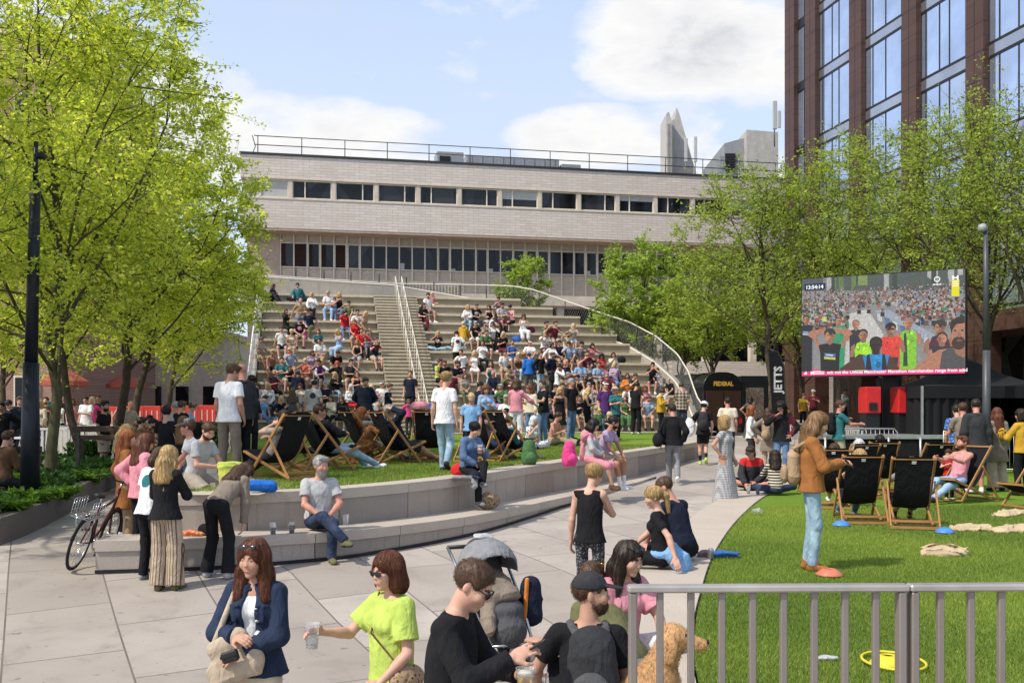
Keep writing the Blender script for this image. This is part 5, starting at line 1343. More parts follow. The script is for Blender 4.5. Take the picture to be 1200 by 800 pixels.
def make_person(sp,loc,rz,label,group=None,name='person'):
    fine=sp.get('fine',0)
    parts,J=figure(sp)
    sc=sp.get('h',1.72)/1.72*(1.0)
    root=empty(name,loc,rz,label,'person',group); root.scale=(sc,)*3
    g=sp.get
    topm=cloth(g('topcol','white'),g('toppat'),g('topc2')); botm=cloth(g('botcol','denim'),g('botpat') or ('denim' if 'denim' in g('botcol','denim') else None),g('botc2'))
    sk=skin(g('skin','fair'))
    mats={0:sk,1:M_LIP[g('skin','fair')],2:M_EYE,3:M_IRIS,4:hairm(g('browcol',g('haircol','brown'))),5:topm,6:botm,7:cloth(g('shoecol','charcoal')),8:cloth(g('solecol',g('shoecol','charcoal'))),
          9:cloth(g('top2','white'),g('top2pat'),g('top2c')),10:cloth(g('sockcol','white')),11:cloth('brown')}
    H={0:g('vox',.015),1:g('vox',.0105),2:g('vox',.0062)}[fine]
    for k,pr in parts.items():
        hh=H; pm=mats
        if k=='hair': pm={0:hairm(g('haircol','brown'))}; hh=H if fine<2 else .0052
        elif k=='beard': pm={0:hairm(g('beardcol',g('haircol','brown')))}
        elif k=='hat': pm={0:cloth(g('hatcol','black'),g('hatpat'),g('hatc2'))}; hh=min(H,.012)
        elif k=='sunglasses': pm={0:g('lensmat') or M_DARKLENS}; hh=.0028 if fine==2 else .004
        nm='shoe' if k.startswith('shoe') else {'bottoms':g('bottom','trousers') if g('bottom') in('shorts','jeans','leggings','skirt') else ('trousers' if g('bottom') in(None,'trousers','wide','flare') else 'bottoms'),'top':{'tee':'t_shirt','long':'jumper','vest':'vest','cami':'vest','shirt':'shirt','jacket':'jacket','coat':'coat','dress':'dress','sundress':'dress','hoodie':'hoodie','polo':'polo_shirt','roll':'jumper'}.get(g('top','tee'),'top')}.get(k,k)
        if k=='inner': nm='undershirt'
        if k=='hat': nm={'cap':'cap','straw':'sun_hat','helmet':'helmet','visor':'visor'}[g('hat')]
        # drop unused painting ops that sit outside
        hs_=None
        if fine and k in('hair','beard') and g('hair')!='none':
            short_=k=='beard' or g('hair') in('short','buzz','crop'); near=g('vox',1)<.0061
            hs_=((2200 if near else 700),(.020 if short_ and g('hair')=='short' else .010) if short_ else .16,.0011 if near else .0018,'short' if short_ else 'long')
        soft(nm,pr,hh,pm,root,smooth_it=1 if fine<2 or k!='body' else 0,hairs=hs_)
    return root,J,sc
# =====================================================================
# furniture, equipment and belongings
# =====================================================================
WOOD=m_wood('oiled_beech',(.38,.19,.07)); SLING=cloth('black'); FABTAG=simple('white_tag',(.7,.7,.68),.7)
def deckchair(label,loc,rz,group='black deckchairs'):
    r=empty('deckchair',loc,rz,label,'deckchair',group)
    mb=MB()
    for s in(1,-1): mb.bar((s*.29,-.40,.03),(s*.29,.42,1.02),.028,.05,WOOD,bev=.006)
    mb.bar((-.30,.42,1.0),(.30,.42,1.0),.03,.04,WOOD,up=(0,1,0)); mb.bar((-.30,-.38,.05),(.30,-.38,.05),.03,.035,WOOD,up=(0,1,0)); mb.build('back_frame',r)
    mb=MB()
    for s in(1,-1): mb.bar((s*.25,.46,.05),(s*.25,-.54,.43),.028,.045,WOOD,bev=.006)
    mb.bar((-.27,-.53,.43),(.27,-.53,.43),.035,.035,WOOD,up=(0,1,0)); mb.bar((-.25,.46,.05),(.25,.46,.05),.028,.03,WOOD,up=(0,1,0)); mb.build('seat_frame',r)
    mb=MB()
    for s in(1,-1): mb.bar((s*.325,.12,.66),(s*.325,.56,.04),.026,.042,WOOD,bev=.006)
    mb.bar((-.33,.50,.12),(.33,.50,.12),.034,.03,WOOD,up=(0,1,0)); mb.bar((-.33,.56,.035),(.33,.56,.035),.034,.03,WOOD,up=(0,1,0)); mb.build('prop_frame',r)
    pts=[(.44,1.03),(.36,.86),(.27,.66),(.17,.47),(.05,.335),(-.08,.275),(-.22,.285),(-.36,.345),(-.53,.455)]
    c=smooth_curve([(a,b) for a,b in pts],26); vs=[];fs=[]; n=len(c)
    for k,(y,z) in enumerate(c):
        for q in range(7):
            x=-.245+.49*q/6; sag=-.02*math.sin(math.pi*q/6)*math.sin(math.pi*k/(n-1)); vs.append((x,y+.004,z+sag)); 
    for k in range(n-1):
        for q in range(6): fs.append((k*7+q,k*7+q+1,k*7+q+8,k*7+q+7))
    m2=len(vs); vs+=[(a,b+.008,d-.006) for a,b,d in vs]; fs+=[tuple(m2+i for i in f[::-1]) for f in fs[:]]
    me=mesh_np('sling',np.array(vs),np.array(fs,dtype=np.int32),[SLING],True); sl=link('sling',me,r)
    mb=MB(); mb.quad((-.03,.452,.97),(.03,.452,.97),(.03,.428,.925),(-.03,.428,.925),FABTAG); mb.build('care_tag',sl)
    return r
_dc=None
def place_chair(px,D,rz,zf,label,group):
    global _dc
    z=float(zf(D)); loc=(PX(px,D),D,z)
    if _dc is None: _dc=deckchair(label,loc,rz,group); return _dc
    c=copy_tree(_dc); c.location=loc; c.rotation_euler=(0,0,rz); c['label']=label; c['group']=group; return c
GA='black deckchairs on the round raised lawn'; GB='black deckchairs on the lawn facing the screen'
CH={}
for k,px,D,deg,lb in (('A',328,15.6,-125,'low slung black deckchair facing the walkway trees, just behind the bearded man'),
 ('B',382,17.3,128,'black deckchair seen from behind with the man in black cap beyond it'),('C',356,18.2,140,'black deckchair tucked behind the low slung one, below the man in white T-shirt'),
 ('D',428,19.6,125,'empty black deckchair beside the curly brown dog'),('E',444,20.2,130,'black deckchair in the middle of the row in front of the security man'),('F',463,19.2,128,'black deckchair holding the man in grey cap with his arm up'),
 ('G',503,20.2,178,'upright black deckchair behind the woman in white T-shirt and jeans'),('H',566,19.8,150,'black deckchair beside the blond boy in blue T-shirt'),('I',598,20.2,132,'black deckchair next to the green rucksack')):
    CH[k]=place_chair(px,D,R(deg),z_lawn_left,lb,GA)
for k,px,D,deg,lb in (('J',1005,15.2,172,'black deckchair nearest the woman looking at her phone, curly blonde sitter in it'),('K',1066,14.6,166,'closest of the black deckchairs, with a child in blue shorts in it'),
 ('L',978,17.3,160,'black deckchair half hidden behind the woman in rust jumper'),('M',1002,19.2,190,'black deckchair in the back row below the teal T-shirt man'),('N',1030,20.2,175,'black deckchair in the back row with a dark haired white T-shirt sitter'),
 ('O',1090,19.6,185,'empty black deckchair between the back row and the toddler in red'),('P',1128,18.2,-62,'black deckchair turned sideways with a man holding a toddler'),('Q',1212,17.0,-70,'black deckchair at the far end of the lawn beside the person in mustard top')):
    CH[k]=place_chair(px,D,R(deg),z_lawn_right,lb,GB)

# ---------------------------------------------------------------- railing
RA=simple('railing_bronze_paint',(.25,.22,.195),.42,.35,var=.08); RAT=simple('railing_worn_top',(.45,.42,.38),.38,.55,var=.15)
def railing(x0,x1,D0,D1,label,first):
    L0=V(x0,D0,.6);L1=V(x1,D1,.6); d=L1-L0; ln=np.linalg.norm(d); u=d/ln; r=empty('railing',L0,math.atan2(u[1],u[0]),label,'railing','metal railings on the terrace'); zt=1.10+ (0)
    mb=MB(); mb.box((ln/2,0,zt+.012),(ln+.01,.05,.024),RAT,bev=.006); mb.build('top_rail',r)
    mb=MB(); mb.box((ln/2,0,.1),(ln-.06,.03,.03),RA); mb.build('bottom_rail',r)
    for x in((0.0125,) if first else ())+(ln-.018,):
        mb=MB(); mb.box((x,0,zt/2),(.04 if x>1 else .026,.045,zt-.003),RA,bev=.004); mb.build('post',r)
    n=int(round(ln/.1)); 
    for i in range(1,n):
        mb=MB(); mb.box((ln*i/n,0,(zt+.1)/2),(.022,.022,zt-.1),RA,bev=.003); mb.build('baluster',r)
railing(PX(737,3.28),PX(1062,3.30),3.28,3.30,'grey metal railing panel with square balusters beside the golden retriever',True)
railing(PX(1066,3.30),PX(1420,3.34),3.30,3.34,'grey metal railing panel continuing past the thick joint post',True)

# ---------------------------------------------------------------- lamp posts
NAVY=simple('lamp_post_paint',(.014,.017,.024),.42,.3); GREYP=simple('grey_post_paint',(.07,.075,.08),.45,.3)
b=P(35,600,16.5); r=empty('lamp_post',(b[0],16.5,float(zbed(16.5))-.02),0,'tall dark navy lamp post standing in the planting bed','lamp post'); h0=r.location[2]
mb=MB(); mb.tube([(0,0,0),(.02,0,PZ(425,16.5)-h0)],[.165,.125],NAVY,20); mb.build('base_shaft',r)
mb=MB(); mb.tube([(.02,0,PZ(425,16.5)-h0+.004),(.09,0,PZ(212,16.5)-h0)],[.105,.085],NAVY,16); mb.tube([(.09,0,PZ(212,16.5)-h0),(.10,0,PZ(166,16.5)-h0)],[.04,.035],NAVY,12); mb.build('upper_shaft',r)
mb=MB(); mb.box((.19,0,PZ(183,16.5)-h0),(.14,.12,.1),NAVY,bev=.02); mb.build('camera_bracket',r)
b=P(1156,470,24); h0=float(z_lawn_right(24)); r=empty('lamp_post',(b[0],24,h0),0,'slim grey lamp post beside the big screen with a small lantern','lamp post')
mb=MB(); mb.tube([(0,0,0),(0,0,3)],[.105,.09],GREYP,16); mb.build('base_shaft',r); mb=MB(); mb.tube([(0,0,3),(-.02,0,PZ(262,24)-h0)],[.075,.055],GREYP,14); mb.build('upper_shaft',r)
mb=MB(); mb.lathe([(.02,.0),(.09,-.03),(.11,-.16),(.03,-.2)],(-.1,0,PZ(262,24)-h0),BLK:=simple('lamp_head',(.3,.3,.3),.4),14); mb.build('lantern',r)

# ---------------------------------------------------------------- LED screen
def text_mesh(txt,size,bold=0.0,align='LEFT',extrude=0.0,sp=1.0):
    c=bpy.data.curves.new('t','FONT'); c.body=txt; c.size=size; c.align_x=align; c.offset=bold; c.extrude=extrude; c.resolution_u=2; c.space_character=sp
    o=bpy.data.objects.new('t',c); COL.objects.link(o); dg=bpy.context.evaluated_depsgraph_get(); me=bpy.data.meshes.new_from_object(o.evaluated_get(dg)); bpy.data.objects.remove(o); bpy.data.curves.remove(c); return me
def text_obj(name,txt,size,mat,parent,M_,bold=0,align='LEFT',extrude=0,sp=1.0):
    me=text_mesh(txt,size,bold,align,extrude,sp); me.transform(Matrix(M_)); me.materials.clear(); me.materials.append(mat); o=link(name,me,parent); return o
def frame4(o,x,y): 
    x=unit(x);y=unit(y);z=np.cross(x,y); return [[x[0],y[0],z[0],o[0]],[x[1],y[1],z[1],o[1]],[x[2],y[2],z[2],o[2]],[0,0,0,1]]
def m_emit(name,c,s=1.0):
    m,t=mk(name); return finish(t,V(*c)*.02,.4,0,None,.3,emit=c,estr=s)
def m_screen():
    m,t=mk('led_picture'); at=t.n('ShaderNodeAttribute',attribute_name='pix'); p=t.n('ShaderNodeBsdfPrincipled'); p.inputs['Base Color'].default_value=(.01,.01,.01,1); p.inputs['Roughness'].default_value=.5
    co=coords(t); nz=mixc(t,.6,ramp(t,noise(t,co,22,5,.75,1.5),[(.3,.45),(.7,1.5)]),ramp(t,noise(t,co,75,3,.7),[(.3,.5),(.7,1.45)]),'MULTIPLY'); gm=t.n('ShaderNodeGamma'); gm.inputs[1].default_value=1.35; t.l(at.outputs['Color'],gm.inputs[0]); cc=mixc(t,1.0,gm.outputs[0],nz,'MULTIPLY'); t.l(cc,p.inputs['Emission Color']); p.inputs['Emission Strength'].default_value=.8; o=t.n('ShaderNodeOutputMaterial'); t.l(p.outputs[0],o.inputs[0]); return m
SC0=P(940,438,26.6); SC1=P(1131,440,24.6); SW=math.hypot(SC1[0]-SC0[0],SC1[1]-SC0[1]); sang=math.atan2(SC1[1]-SC0[1],SC1[0]-SC0[0]); SZ0=(SC0[2]+SC1[2])/2; SH=2.58
scr=empty('video_screen',(SC0[0],SC0[1],SZ0),sang,'big outdoor LED video screen showing a crowd of marathon runners above a pink ticker','screen')
mb=MB(); mb.box((SW/2,.16,SH/2),(SW+.05,.30,SH+.05),MAT_BLACKM,bev=.01); mb.build('cabinet',scr)
PV=[];PF=[];PC=[];lay=[0]
def pshape(pts,col):
    b=len(PV); 
    for x,y in pts: PV.append((x*SW,-.004-lay[0]*.00002,(1-y)*SH)); PC.append((*col,1))
    PF.append(list(range(b,b+len(pts)))[::-1] if False else list(range(b,b+len(pts)))); lay[0]+=1
def pell(x,y,rx,ry,col,n=14,a=0):
    pshape([(x+rx*math.cos(t_)*math.cos(a)-ry*math.sin(t_)*math.sin(a)*SH/SW,y+rx*SW/SH*math.cos(t_)*math.sin(a)+ry*math.sin(t_)*math.cos(a)) for t_ in [-2*math.pi*i/n for i in range(n)]],col)
def ppoly(pts,col): 
    A=sum(pts[i][0]*pts[(i+1)%len(pts)][1]-pts[(i+1)%len(pts)][0]*pts[i][1] for i in range(len(pts)))
    pshape(pts if A<0 else pts[::-1],col)
rg=random.Random(17)
ppoly([(0,0),(1,0),(1,.94),(0,.94)],(.36,.35,.35)); ppoly([(0,0),(1,0),(1,.2),(0,.12)],(.13,.16,.14)); ppoly([(.36,0),(.42,0),(.42,.1),(.36,.1)],(.3,.36,.14))
for i in range(26): x=rg.uniform(.0,1); ppoly([(x,0),(x+.03,0),(x+.03,rg.uniform(.05,.17)),(x,rg.uniform(.05,.17))],rg.choice([(.08,.1,.08),(.3,.3,.3),(.5,.5,.48),(.14,.15,.17),(.2,.28,.1)]))
ppoly([(.30,.38),(.42,.34),(.52,.6),(.45,.95),(.27,.95)],(.62,.60,.58))   # pale road
cl=[(.03,.03,.03),(.5,.48,.46),(.35,.12,.1),(.06,.08,.15),(.2,.15,.12),(.55,.5,.45),(.1,.3,.2),(.25,.32,.45),(.45,.16,.12),(.12,.12,.12)]; sk_=[(.5,.3,.2),(.42,.24,.17),(.3,.17,.1),(.55,.35,.25)]
def mini(x,y,s,c=None):
    c=c or rg.choice(cl); ppoly([(x-s*.55,y+s*2.6),(x-s*.5,y+s*.75),(x+s*.5,y+s*.75),(x+s*.55,y+s*2.6)],c); pell(x,y,s*.36,s*.75,rg.choice(sk_),8); pell(x,y-s*.3,s*.36,s*.5,rg.choice([(.03,.02,.02),(.1,.06,.04),(.25,.17,.1),(.5,.5,.5)]),7)
for row in range(17):
    y=.13+row*.021; s=.008+row*.0011
    for k in range(int(70-row*2)):
        x=rg.uniform(0,1)
        lim=.30+(row/17)*.02
        if row>7 and .30<x<.53+row*.012: continue
        mini(x,y+rg.uniform(-.01,.01),s)
ppoly([(.46,.36),(.55,.36),(.83,.62),(.80,.70)],(.42,.46,.52)); 
for i in range(7): x=.48+i*.047; ppoly([(x,.39+i*.042),(x+.03,.40+i*.042),(x+.035,.48+i*.044),(x+.006,.46+i*.044)],(.16,.24,.4) if i%2 else (.6,.62,.66))
for i in range(70): x=rg.uniform(.58,1.0); mini(x,.36+(x-.58)*.30+rg.uniform(-.12,.05),.017)
for i in range(26): mini(rg.uniform(0,.3),rg.uniform(.36,.52),.02)
for x,y,s,c in ((.37,.33,.022,(.03,.03,.03)),(.43,.33,.022,(.04,.04,.05)),(.515,.36,.024,(.05,.05,.06)),(.24,.42,.026,(.05,.4,.2)),(.15,.38,.026,(.6,.7,.2)),(.18,.33,.022,(.05,.3,.2)),(.05,.35,.022,(.1,.35,.25))): mini(x,y,s,c)
def runner(x,y,s,top,skn,hair,arms=None,bib=None,vest=False,cap=None,glasses=False,beard=None):
    """head centre x,y ; s = head half width"""
    r_=SW/SH
    if arms=='head':
        for q in(1,-1):
            ppoly([(x+q*s*1.6,y+s*r_*1.9),(x+q*s*2.9,y+s*r_*.6),(x+q*s*3.9,y-s*r_*.1),(x+q*s*3.4,y-s*r_*.9),(x+q*s*.7,y-s*r_*1.3),(x+q*s*.7,y-s*r_*.5),(x+q*s*2.5,y-s*r_*.1),(x+q*s*2.1,y+s*r_*2.4)],skn)
    elif arms!='none':
        for q in(1,-1): ppoly([(x+q*s*1.7,y+s*r_*1.75),(x+q*s*2.4,y+s*r_*2.4),(x+q*s*2.7,y+s*r_*4.5),(x+q*s*2.0,y+s*r_*4.6),(x+q*s*1.5,y+s*r_*2.8)],skn)
    ppoly([(x-s*.5,y+s*r_*.8),(x+s*.5,y+s*r_*.8),(x+s*.6,y+s*r_*1.6),(x-s*.6,y+s*r_*1.6)],V(*skn)*.8)
    w=1.25 if vest else 2.0
    ppoly([(x-s*w,y+s*r_*1.7),(x-s*.55,y+s*r_*1.4),(x,y+s*r_*1.75),(x+s*.55,y+s*r_*1.4),(x+s*w,y+s*r_*1.7),(x+s*1.7,y+s*r_*3),(x+s*1.6,.955),(x-s*1.6,.955),(x-s*1.7,y+s*r_*3)],top)
    pell(x,y-s*r_*.35,s*.98,s*r_*.95,hair,16); pell(x,y+s*r_*.1,s*.82,s*r_*1.0,skn,18)
    for q in(1,-1): pell(x+q*s*.85,y+s*r_*.12,s*.13,s*r_*.24,V(*skn)*.85,8)
    if cap: pell(x,y-s*r_*.55,s*1.0,s*r_*.62,cap,16); ppoly([(x-s*.95,y-s*r_*.35),(x+s*.95,y-s*r_*.35),(x+s*1.05,y-s*r_*.12),(x-s*1.0,y-s*r_*.12)],V(*cap)*.6)
    if beard: pell(x,y+s*r_*.72,s*.66,s*r_*.44,beard,14); pell(x,y+s*r_*.6,s*.3,s*r_*.1,V(*skn)*.7,8)
    if glasses: 
        for q in(1,-1): pell(x+q*s*.36,y+s*r_*.02,s*.34,s*r_*.2,(.01,.01,.01),10)
    else:
        for q in(1,-1): pell(x+q*s*.34,y+s*r_*.02,s*.14,s*r_*.07,(.05,.03,.02),8); pell(x+q*s*.34,y-s*r_*.16,s*.22,s*r_*.05,V(*hair)*.8,8)
    for _ in range(16):
        u_=rg.uniform(-1,1); q_=rg.uniform(1.9,4.2); b_=rg.uniform(.55,1.5); pell(x+u_*s*(1.0 if vest else 1.35),min(y+q_*s*r_,.9),s*rg.uniform(.12,.4),s*r_*rg.uniform(.1,.55),np.minimum(V(*top)*b_+.01,.9),9,rg.uniform(-.5,.5))
    lt=rg.choice((-1,1)); pell(x+lt*s*.42,y+s*r_*.15,s*.36,s*r_*.75,np.minimum(V(*skn)*1.22,.9),12); pell(x-lt*s*.5,y+s*r_*.3,s*.3,s*r_*.6,V(*skn)*.74,12); pell(x,y+s*r_*.95,s*.4,s*r_*.14,V(*skn)*.68,10)
    for q in(1,-1): pell(x+q*s*.34,y+s*r_*.0,s*.26,s*r_*.12,V(*skn)*.62,10); pell(x+q*s*.34,y+s*r_*.02,s*.1,s*r_*.06,(.02,.015,.01),8)
    if glasses:
        for q in(1,-1): pell(x+q*s*.36,y+s*r_*.02,s*.34,s*r_*.2,(.01,.01,.01),10)
    pell(x,y+s*r_*.3,s*.12,s*r_*.16,V(*skn)*.8,8); 
    if not beard: pell(x,y+s*r_*.62,s*.28,s*r_*.06,V(*skn)*V(.75,.45,.45),8)
    if bib: ppoly([(x-s*1.0,y+s*r_*3.1),(x+s*1.0,y+s*r_*3.3),(x+s*.95,y+s*r_*4.3),(x-s*1.0,y+s*r_*4.1)],(.1,.2,.45)); ppoly([(x-s*1.0,y+s*r_*3.8),(x+s*.96,y+s*r_*4.0),(x+s*.95,y+s*r_*4.4),(x-s*1.0,y+s*r_*4.2)],bib); ppoly([(x-s*.7,y+s*r_*3.35),(x+s*.6,y+s*r_*3.5),(x+s*.6,y+s*r_*3.7),(x-s*.7,y+s*r_*3.55)],(.75,.75,.75))
SKA=(.52,.28,.19);SKB=(.42,.24,.15);SKC=(.07,.035,.022)
runner(.03,.42,.024,(.03,.03,.04),SKB,(.03,.02,.02),bib=(.6,.6,.6)); runner(.24,.45,.022,(.05,.4,.22),SKA,(.2,.14,.1)); runner(.35,.49,.024,(.05,.05,.06),SKA,(.3,.2,.15))
runner(.67,.50,.030,(.32,.62,.06),SKA,(.35,.3,.27),vest=True); ppoly([(.645,.60),(.66,.60),(.668,.92),(.64,.92)],(.05,.1,.05))
runner(.395,.60,.031,(.42,.75,.05),SKB,(.02,.015,.015),vest=True)
runner(.565,.55,.033,(.75,.09,.06),SKB,(.03,.03,.03),cap=(.02,.02,.02),glasses=True,bib=None); ppoly([(.52,.83),(.61,.83),(.61,.90),(.52,.90)],(.05,.06,.08))
runner(.855,.55,.036,(.13,.03,.07),SKB,(.02,.02,.02),vest=True,cap=(.07,.06,.06)); runner(.87,.66,.032,(.06,.06,.07),SKA,(.08,.05,.03))
runner(.185,.59,.037,(.015,.013,.012),SKA,(.05,.05,.06),arms='head',bib=(.65,.65,.05),cap=(.06,.06,.07))
ppoly([(.25,.93),(.33,.84),(.37,.79),(.41,.80),(.41,.95),(.25,.95)],V(*SKC)*1.9); ppoly([(.62,.955),(.58,.84),(.545,.80),(.52,.80),(.54,.95)],V(*SKC)*1.9)
runner(.475,.70,.041,(.03,.32,.6),SKC,(.03,.02,.018),arms='none',glasses=True,beard=(.04,.02,.016)); ppoly([(.42,.80),(.435,.79),(.45,.95),(.41,.95)],(.02,.02,.03)); ppoly([(.515,.79),(.53,.80),(.545,.95),(.51,.95)],(.02,.02,.03))
ppoly([(.70,.955),(.78,.84),(.85,.77),(.90,.76),(.90,.955)],SKA); ppoly([(.855,.955),(.87,.79),(.915,.75),(1,.80),(1,.955)],(.14,.135,.14)); ppoly([(.93,.70),(1,.70),(1,.85),(.95,.82)],V(*SKA)*.85)
pell(.965,.60,.048,.15,SKA,20); ppoly([(.915,.56),(.92,.50),(.955,.46),(1,.45),(1,.52),(.95,.53),(.93,.58),(.925,.62)],(.06,.035,.02)); pell(.965,.71,.04,.065,(.1,.05,.03),14); pell(.968,.685,.016,.012,V(*SKA)*.6,8); pell(.945,.59,.007,.01,(.03,.02,.02),8); pell(.985,.59,.007,.01,(.03,.02,.02),8); pell(.968,.63,.008,.03,V(*SKA)*.8,8)
PVn=np.clip(np.array(PV),[0,-1,.0],[SW,1,SH])
me=mesh_np('picture',PVn,PF,[m_screen()]); ca=me.attributes.new('pix','FLOAT_COLOR','POINT'); ca.data.foreach_set('color',np.array(PC,dtype=np.float32).ravel()); tag(link('picture',me,scr))
EM_PINK=m_emit('ticker_pink',(.78,.06,.22),.8); EM_W=m_emit('screen_white',(.9,.9,.9),.9); EM_N=m_emit('clock_navy',(.012,.02,.07),1); EM_Y=m_emit('badge_yellow',(.75,.7,.03),.8)
def splane(x0,y0,x1,y1,m,off): mb.quad((x0*SW,off,(1-y1)*SH),(x1*SW,off,(1-y1)*SH),(x1*SW,off,(1-y0)*SH),(x0*SW,off,(1-y0)*SH),m)
mb=MB(); splane(0,.935,1,1,EM_PINK,-.034); tk=mb.build('ticker_band',scr)
fx=lambda x,y,off=-.037: frame4((x*SW,off,(1-y)*SH),(1,0,0),(0,0,1))
text_obj('ticker_text','eck out the Official Manchester Marathon merchandise range from adid',.1165,EM_W,tk,fx(.165,.982),.0025)
text_obj('ticker_mark','M',.12,EM_W,tk,fx(.058,.985),.006); mb=MB(); 
for i in range(2): splane(.082,.952+i*.02,.148,.962+i*.02,EM_W,-.037)
mb.build('ticker_lines',tk)
mb=MB()
for i in range(3): mb.quad(((.013+i*.008)*SW,-.037,(1-.985)*SH),((.019+i*.008)*SW,-.037,(1-.985)*SH),((.023+i*.004)*SW,-.037,(1-.955+.008*i-.008)*SH),((.017+i*.005)*SW,-.037,(1-.97+.006*i)*SH),EM_W)
mb.build('ticker_logo',tk)
mb=MB(); splane(.018,.055,.155,.115,EM_N,-.034); ck=mb.build('clock_panel',scr); text_obj('clock_digits','13:54:14',.135,EM_W,ck,fx(.025,.106),.004)
mb=MB()
for i in range(8):
    a0=i*math.pi/4+.1;a1=a0+.6; c_=(.84*SW,(1-.085)*SH)
    mb.add([(c_[0]+q*math.cos(a),-.034,c_[1]+q*math.sin(a)) for q,a in((.045,a0),(.075,a0),(.075,a1),(.045,a1))],[(0,1,2,3)],EM_W)
mb.build('sponsor_emblem',scr); mb=MB()
for i in range(6): splane(.815+i*.0085,.128,.820+i*.0085,.143,EM_W,-.034)
mb.build('sponsor_name',scr)
mb=MB(); splane(.924,.10,.968,.26,EM_Y,-.034); splane(.928,.06,.938,.10,EM_W,-.0342); splane(.954,.06,.964,.10,EM_W,-.0342); splane(.938,.075,.954,.088,EM_W,-.0342)
for i in range(3): splane(.929,.115+i*.02,.963,.122+i*.02,EM_W,-.037)
mb.build('yellow_badge',scr)
# mast and trailer under the screen
mt=empty('screen_mast_trailer',(PX(1043,26.2),26.2,float(z_path(26))),sang,'black mast and trailer carrying the big video screen','trailer'); zz=SZ0-mt.location[2]
mb=MB(); mb.box((0,.25,zz/2+.3),(.42,.35,zz+.6),MAT_BLACKM,bev=.02); mb.box((-.33,.3,zz/2),(.12,.2,zz-.1),MAT_DKSTEEL); mb.build('mast',mt)
mb=MB(); mb.box((0,.4,.35),(2.6,1.3,.3),MAT_DKSTEEL,bev=.03); mb.build('trailer_bed',mt)
for sx in(-1,1): mb=MB(); mb.tube([(sx*1.2,.0,0),(sx*1.2,0,.5)],.05,MAT_STEEL); mb.box((sx*1.2,0,.02),(.3,.3,.04),MAT_STEEL); mb.build('outrigger',mt)
REDP=simple('red_paint',(.52,.02,.02),.45); 
for (x0,x1,lb) in((1015,1033,'narrow red equipment box with a dark vent beside the screen mast'),(1053,1083,'wide red equipment box between the screen mast and the marquee')):
    D=25.6; xa,xb=PX(x0,D),PX(x1,D); zt=PZ(453,D); z0=PZ(484,D); gb=float(z_path(D)); r=empty('generator_box',((xa+xb)/2,D,gb),0,lb,'equipment box','red equipment boxes under the screen')
    mb=MB(); mb.box((0,.3,(zt+z0)/2-gb),(xb-xa,.6,zt-z0),REDP,bev=.02); mb.build('casing',r)
    mb=MB(); mb.box((-.02,-.012,(zt+z0)/2-gb-.17),(.2,.03,.2),MAT_BLACKM); mb.build('vent',r)
    mb=MB(); mb.box((0,.3,(z0-gb)/2),(xb-xa-.06,.5,z0-gb-.01),MAT_BLACKM); mb.build('plinth',r)
# stage deck
D=24.2; x0,x1=PX(962,D),PX(1120,D); gz=float(z_lawn_right(D)); zt=PZ(512,D)
st=empty('stage_deck',((x0+x1)/2,D,gz),0,'low grey stage platform with black skirting below the screen','stage')
mb=MB(); mb.box((0,.9,zt-gz),( (x1-x0),1.8,.1),MAT_STEEL,bev=.01); mb.build('platform',st); mb=MB(); mb.box((0,.9,(zt-gz)/2-.03),(x1-x0-.1,1.7,zt-gz-.07),SLING); mb.build('skirt',st)
for i in range(5): mb=MB(); x=-(x1-x0)/2+.1+(x1-x0-.2)*i/4; mb.tube([(x,-.03,0),(x,-.03,zt-gz)],.03,MAT_STEEL); mb.build('leg',st)
mb=MB(); mb.box((1.0,-.06,.25),(.45,.04,.12),simple('warning_yellow',(.55,.42,.03),.5)); mb.build('warning_plate',st)
# marquee
D=24.6; xs=[PX(p,D) for p in(1080,1166,1262)]; gz=float(z_lawn_right(D)); ze=PZ(452,D)-gz; zp_=PZ(412,D)-gz; w=xs[2]-xs[0]
mq=empty('marquee',(xs[0]+w/2,D,gz),0,'black pop up marquee tent with a pointed roof behind the standing couple','tent')
TENT=simple('tent_fabric',(.006,.006,.0075),.85,bs=.3,bscale=5)
h=w/2; mb=MB(); ring=[(-h,0,ze),(h,0,ze),(h,2*h,ze),(-h,2*h,ze)]; pk=(0,h,zp_)
for i in range(4):
    a=V(*ring[i]);b=V(*ring[(i+1)%4]); vs=[];n=8
    for k in range(n+1):
        u=k/n; lift=(1-u)**1.35
        vs+=[a*(1-u)+V(*pk)*u-V(0,0,.22*math.sin(math.pi*u)),b*(1-u)+V(*pk)*u-V(0,0,.22*math.sin(math.pi*u))]
    mb.add(vs,[(2*k,2*k+1,2*k+3,2*k+2) for k in range(n)],TENT,True); mb.quad(a,b,b-V(0,0,.3),a-V(0,0,.3),TENT)
mb.build('roof',mq)
mb=MB()
for (a,b) in(((-h,.05),(-h*.1,.05)),((-h+.05,.06),(-h+.05,2*h)),((-h,2*h-.05),(h,2*h-.05)),((h-.05,.06),(h-.05,2*h))):
    vs=[];n=24
    for k in range(n+1):
        u=k/n; q=.05*math.sin(k*1.9)
        p=(a[0]+(b[0]-a[0])*u+(q if a[0]==b[0] else 0),a[1]+(b[1]-a[1])*u+(q if a[1]==b[1] else 0)); vs+=[(*p,.02),(*p,ze-.2)]
    mb.add(vs,[(2*k,2*k+2,2*k+3,2*k+1) for k in range(n)],TENT,True)
mb.build('side_wall',mq)
for sx,sy in((-1,0),(1,0),(1,1),(-1,1)): mb=MB(); mb.box((sx*(h-.02),sy*2*h+(.02 if sy==0 else -.02),ze/2),(.05,.05,ze),MAT_STEEL); mb.build('leg',mq)
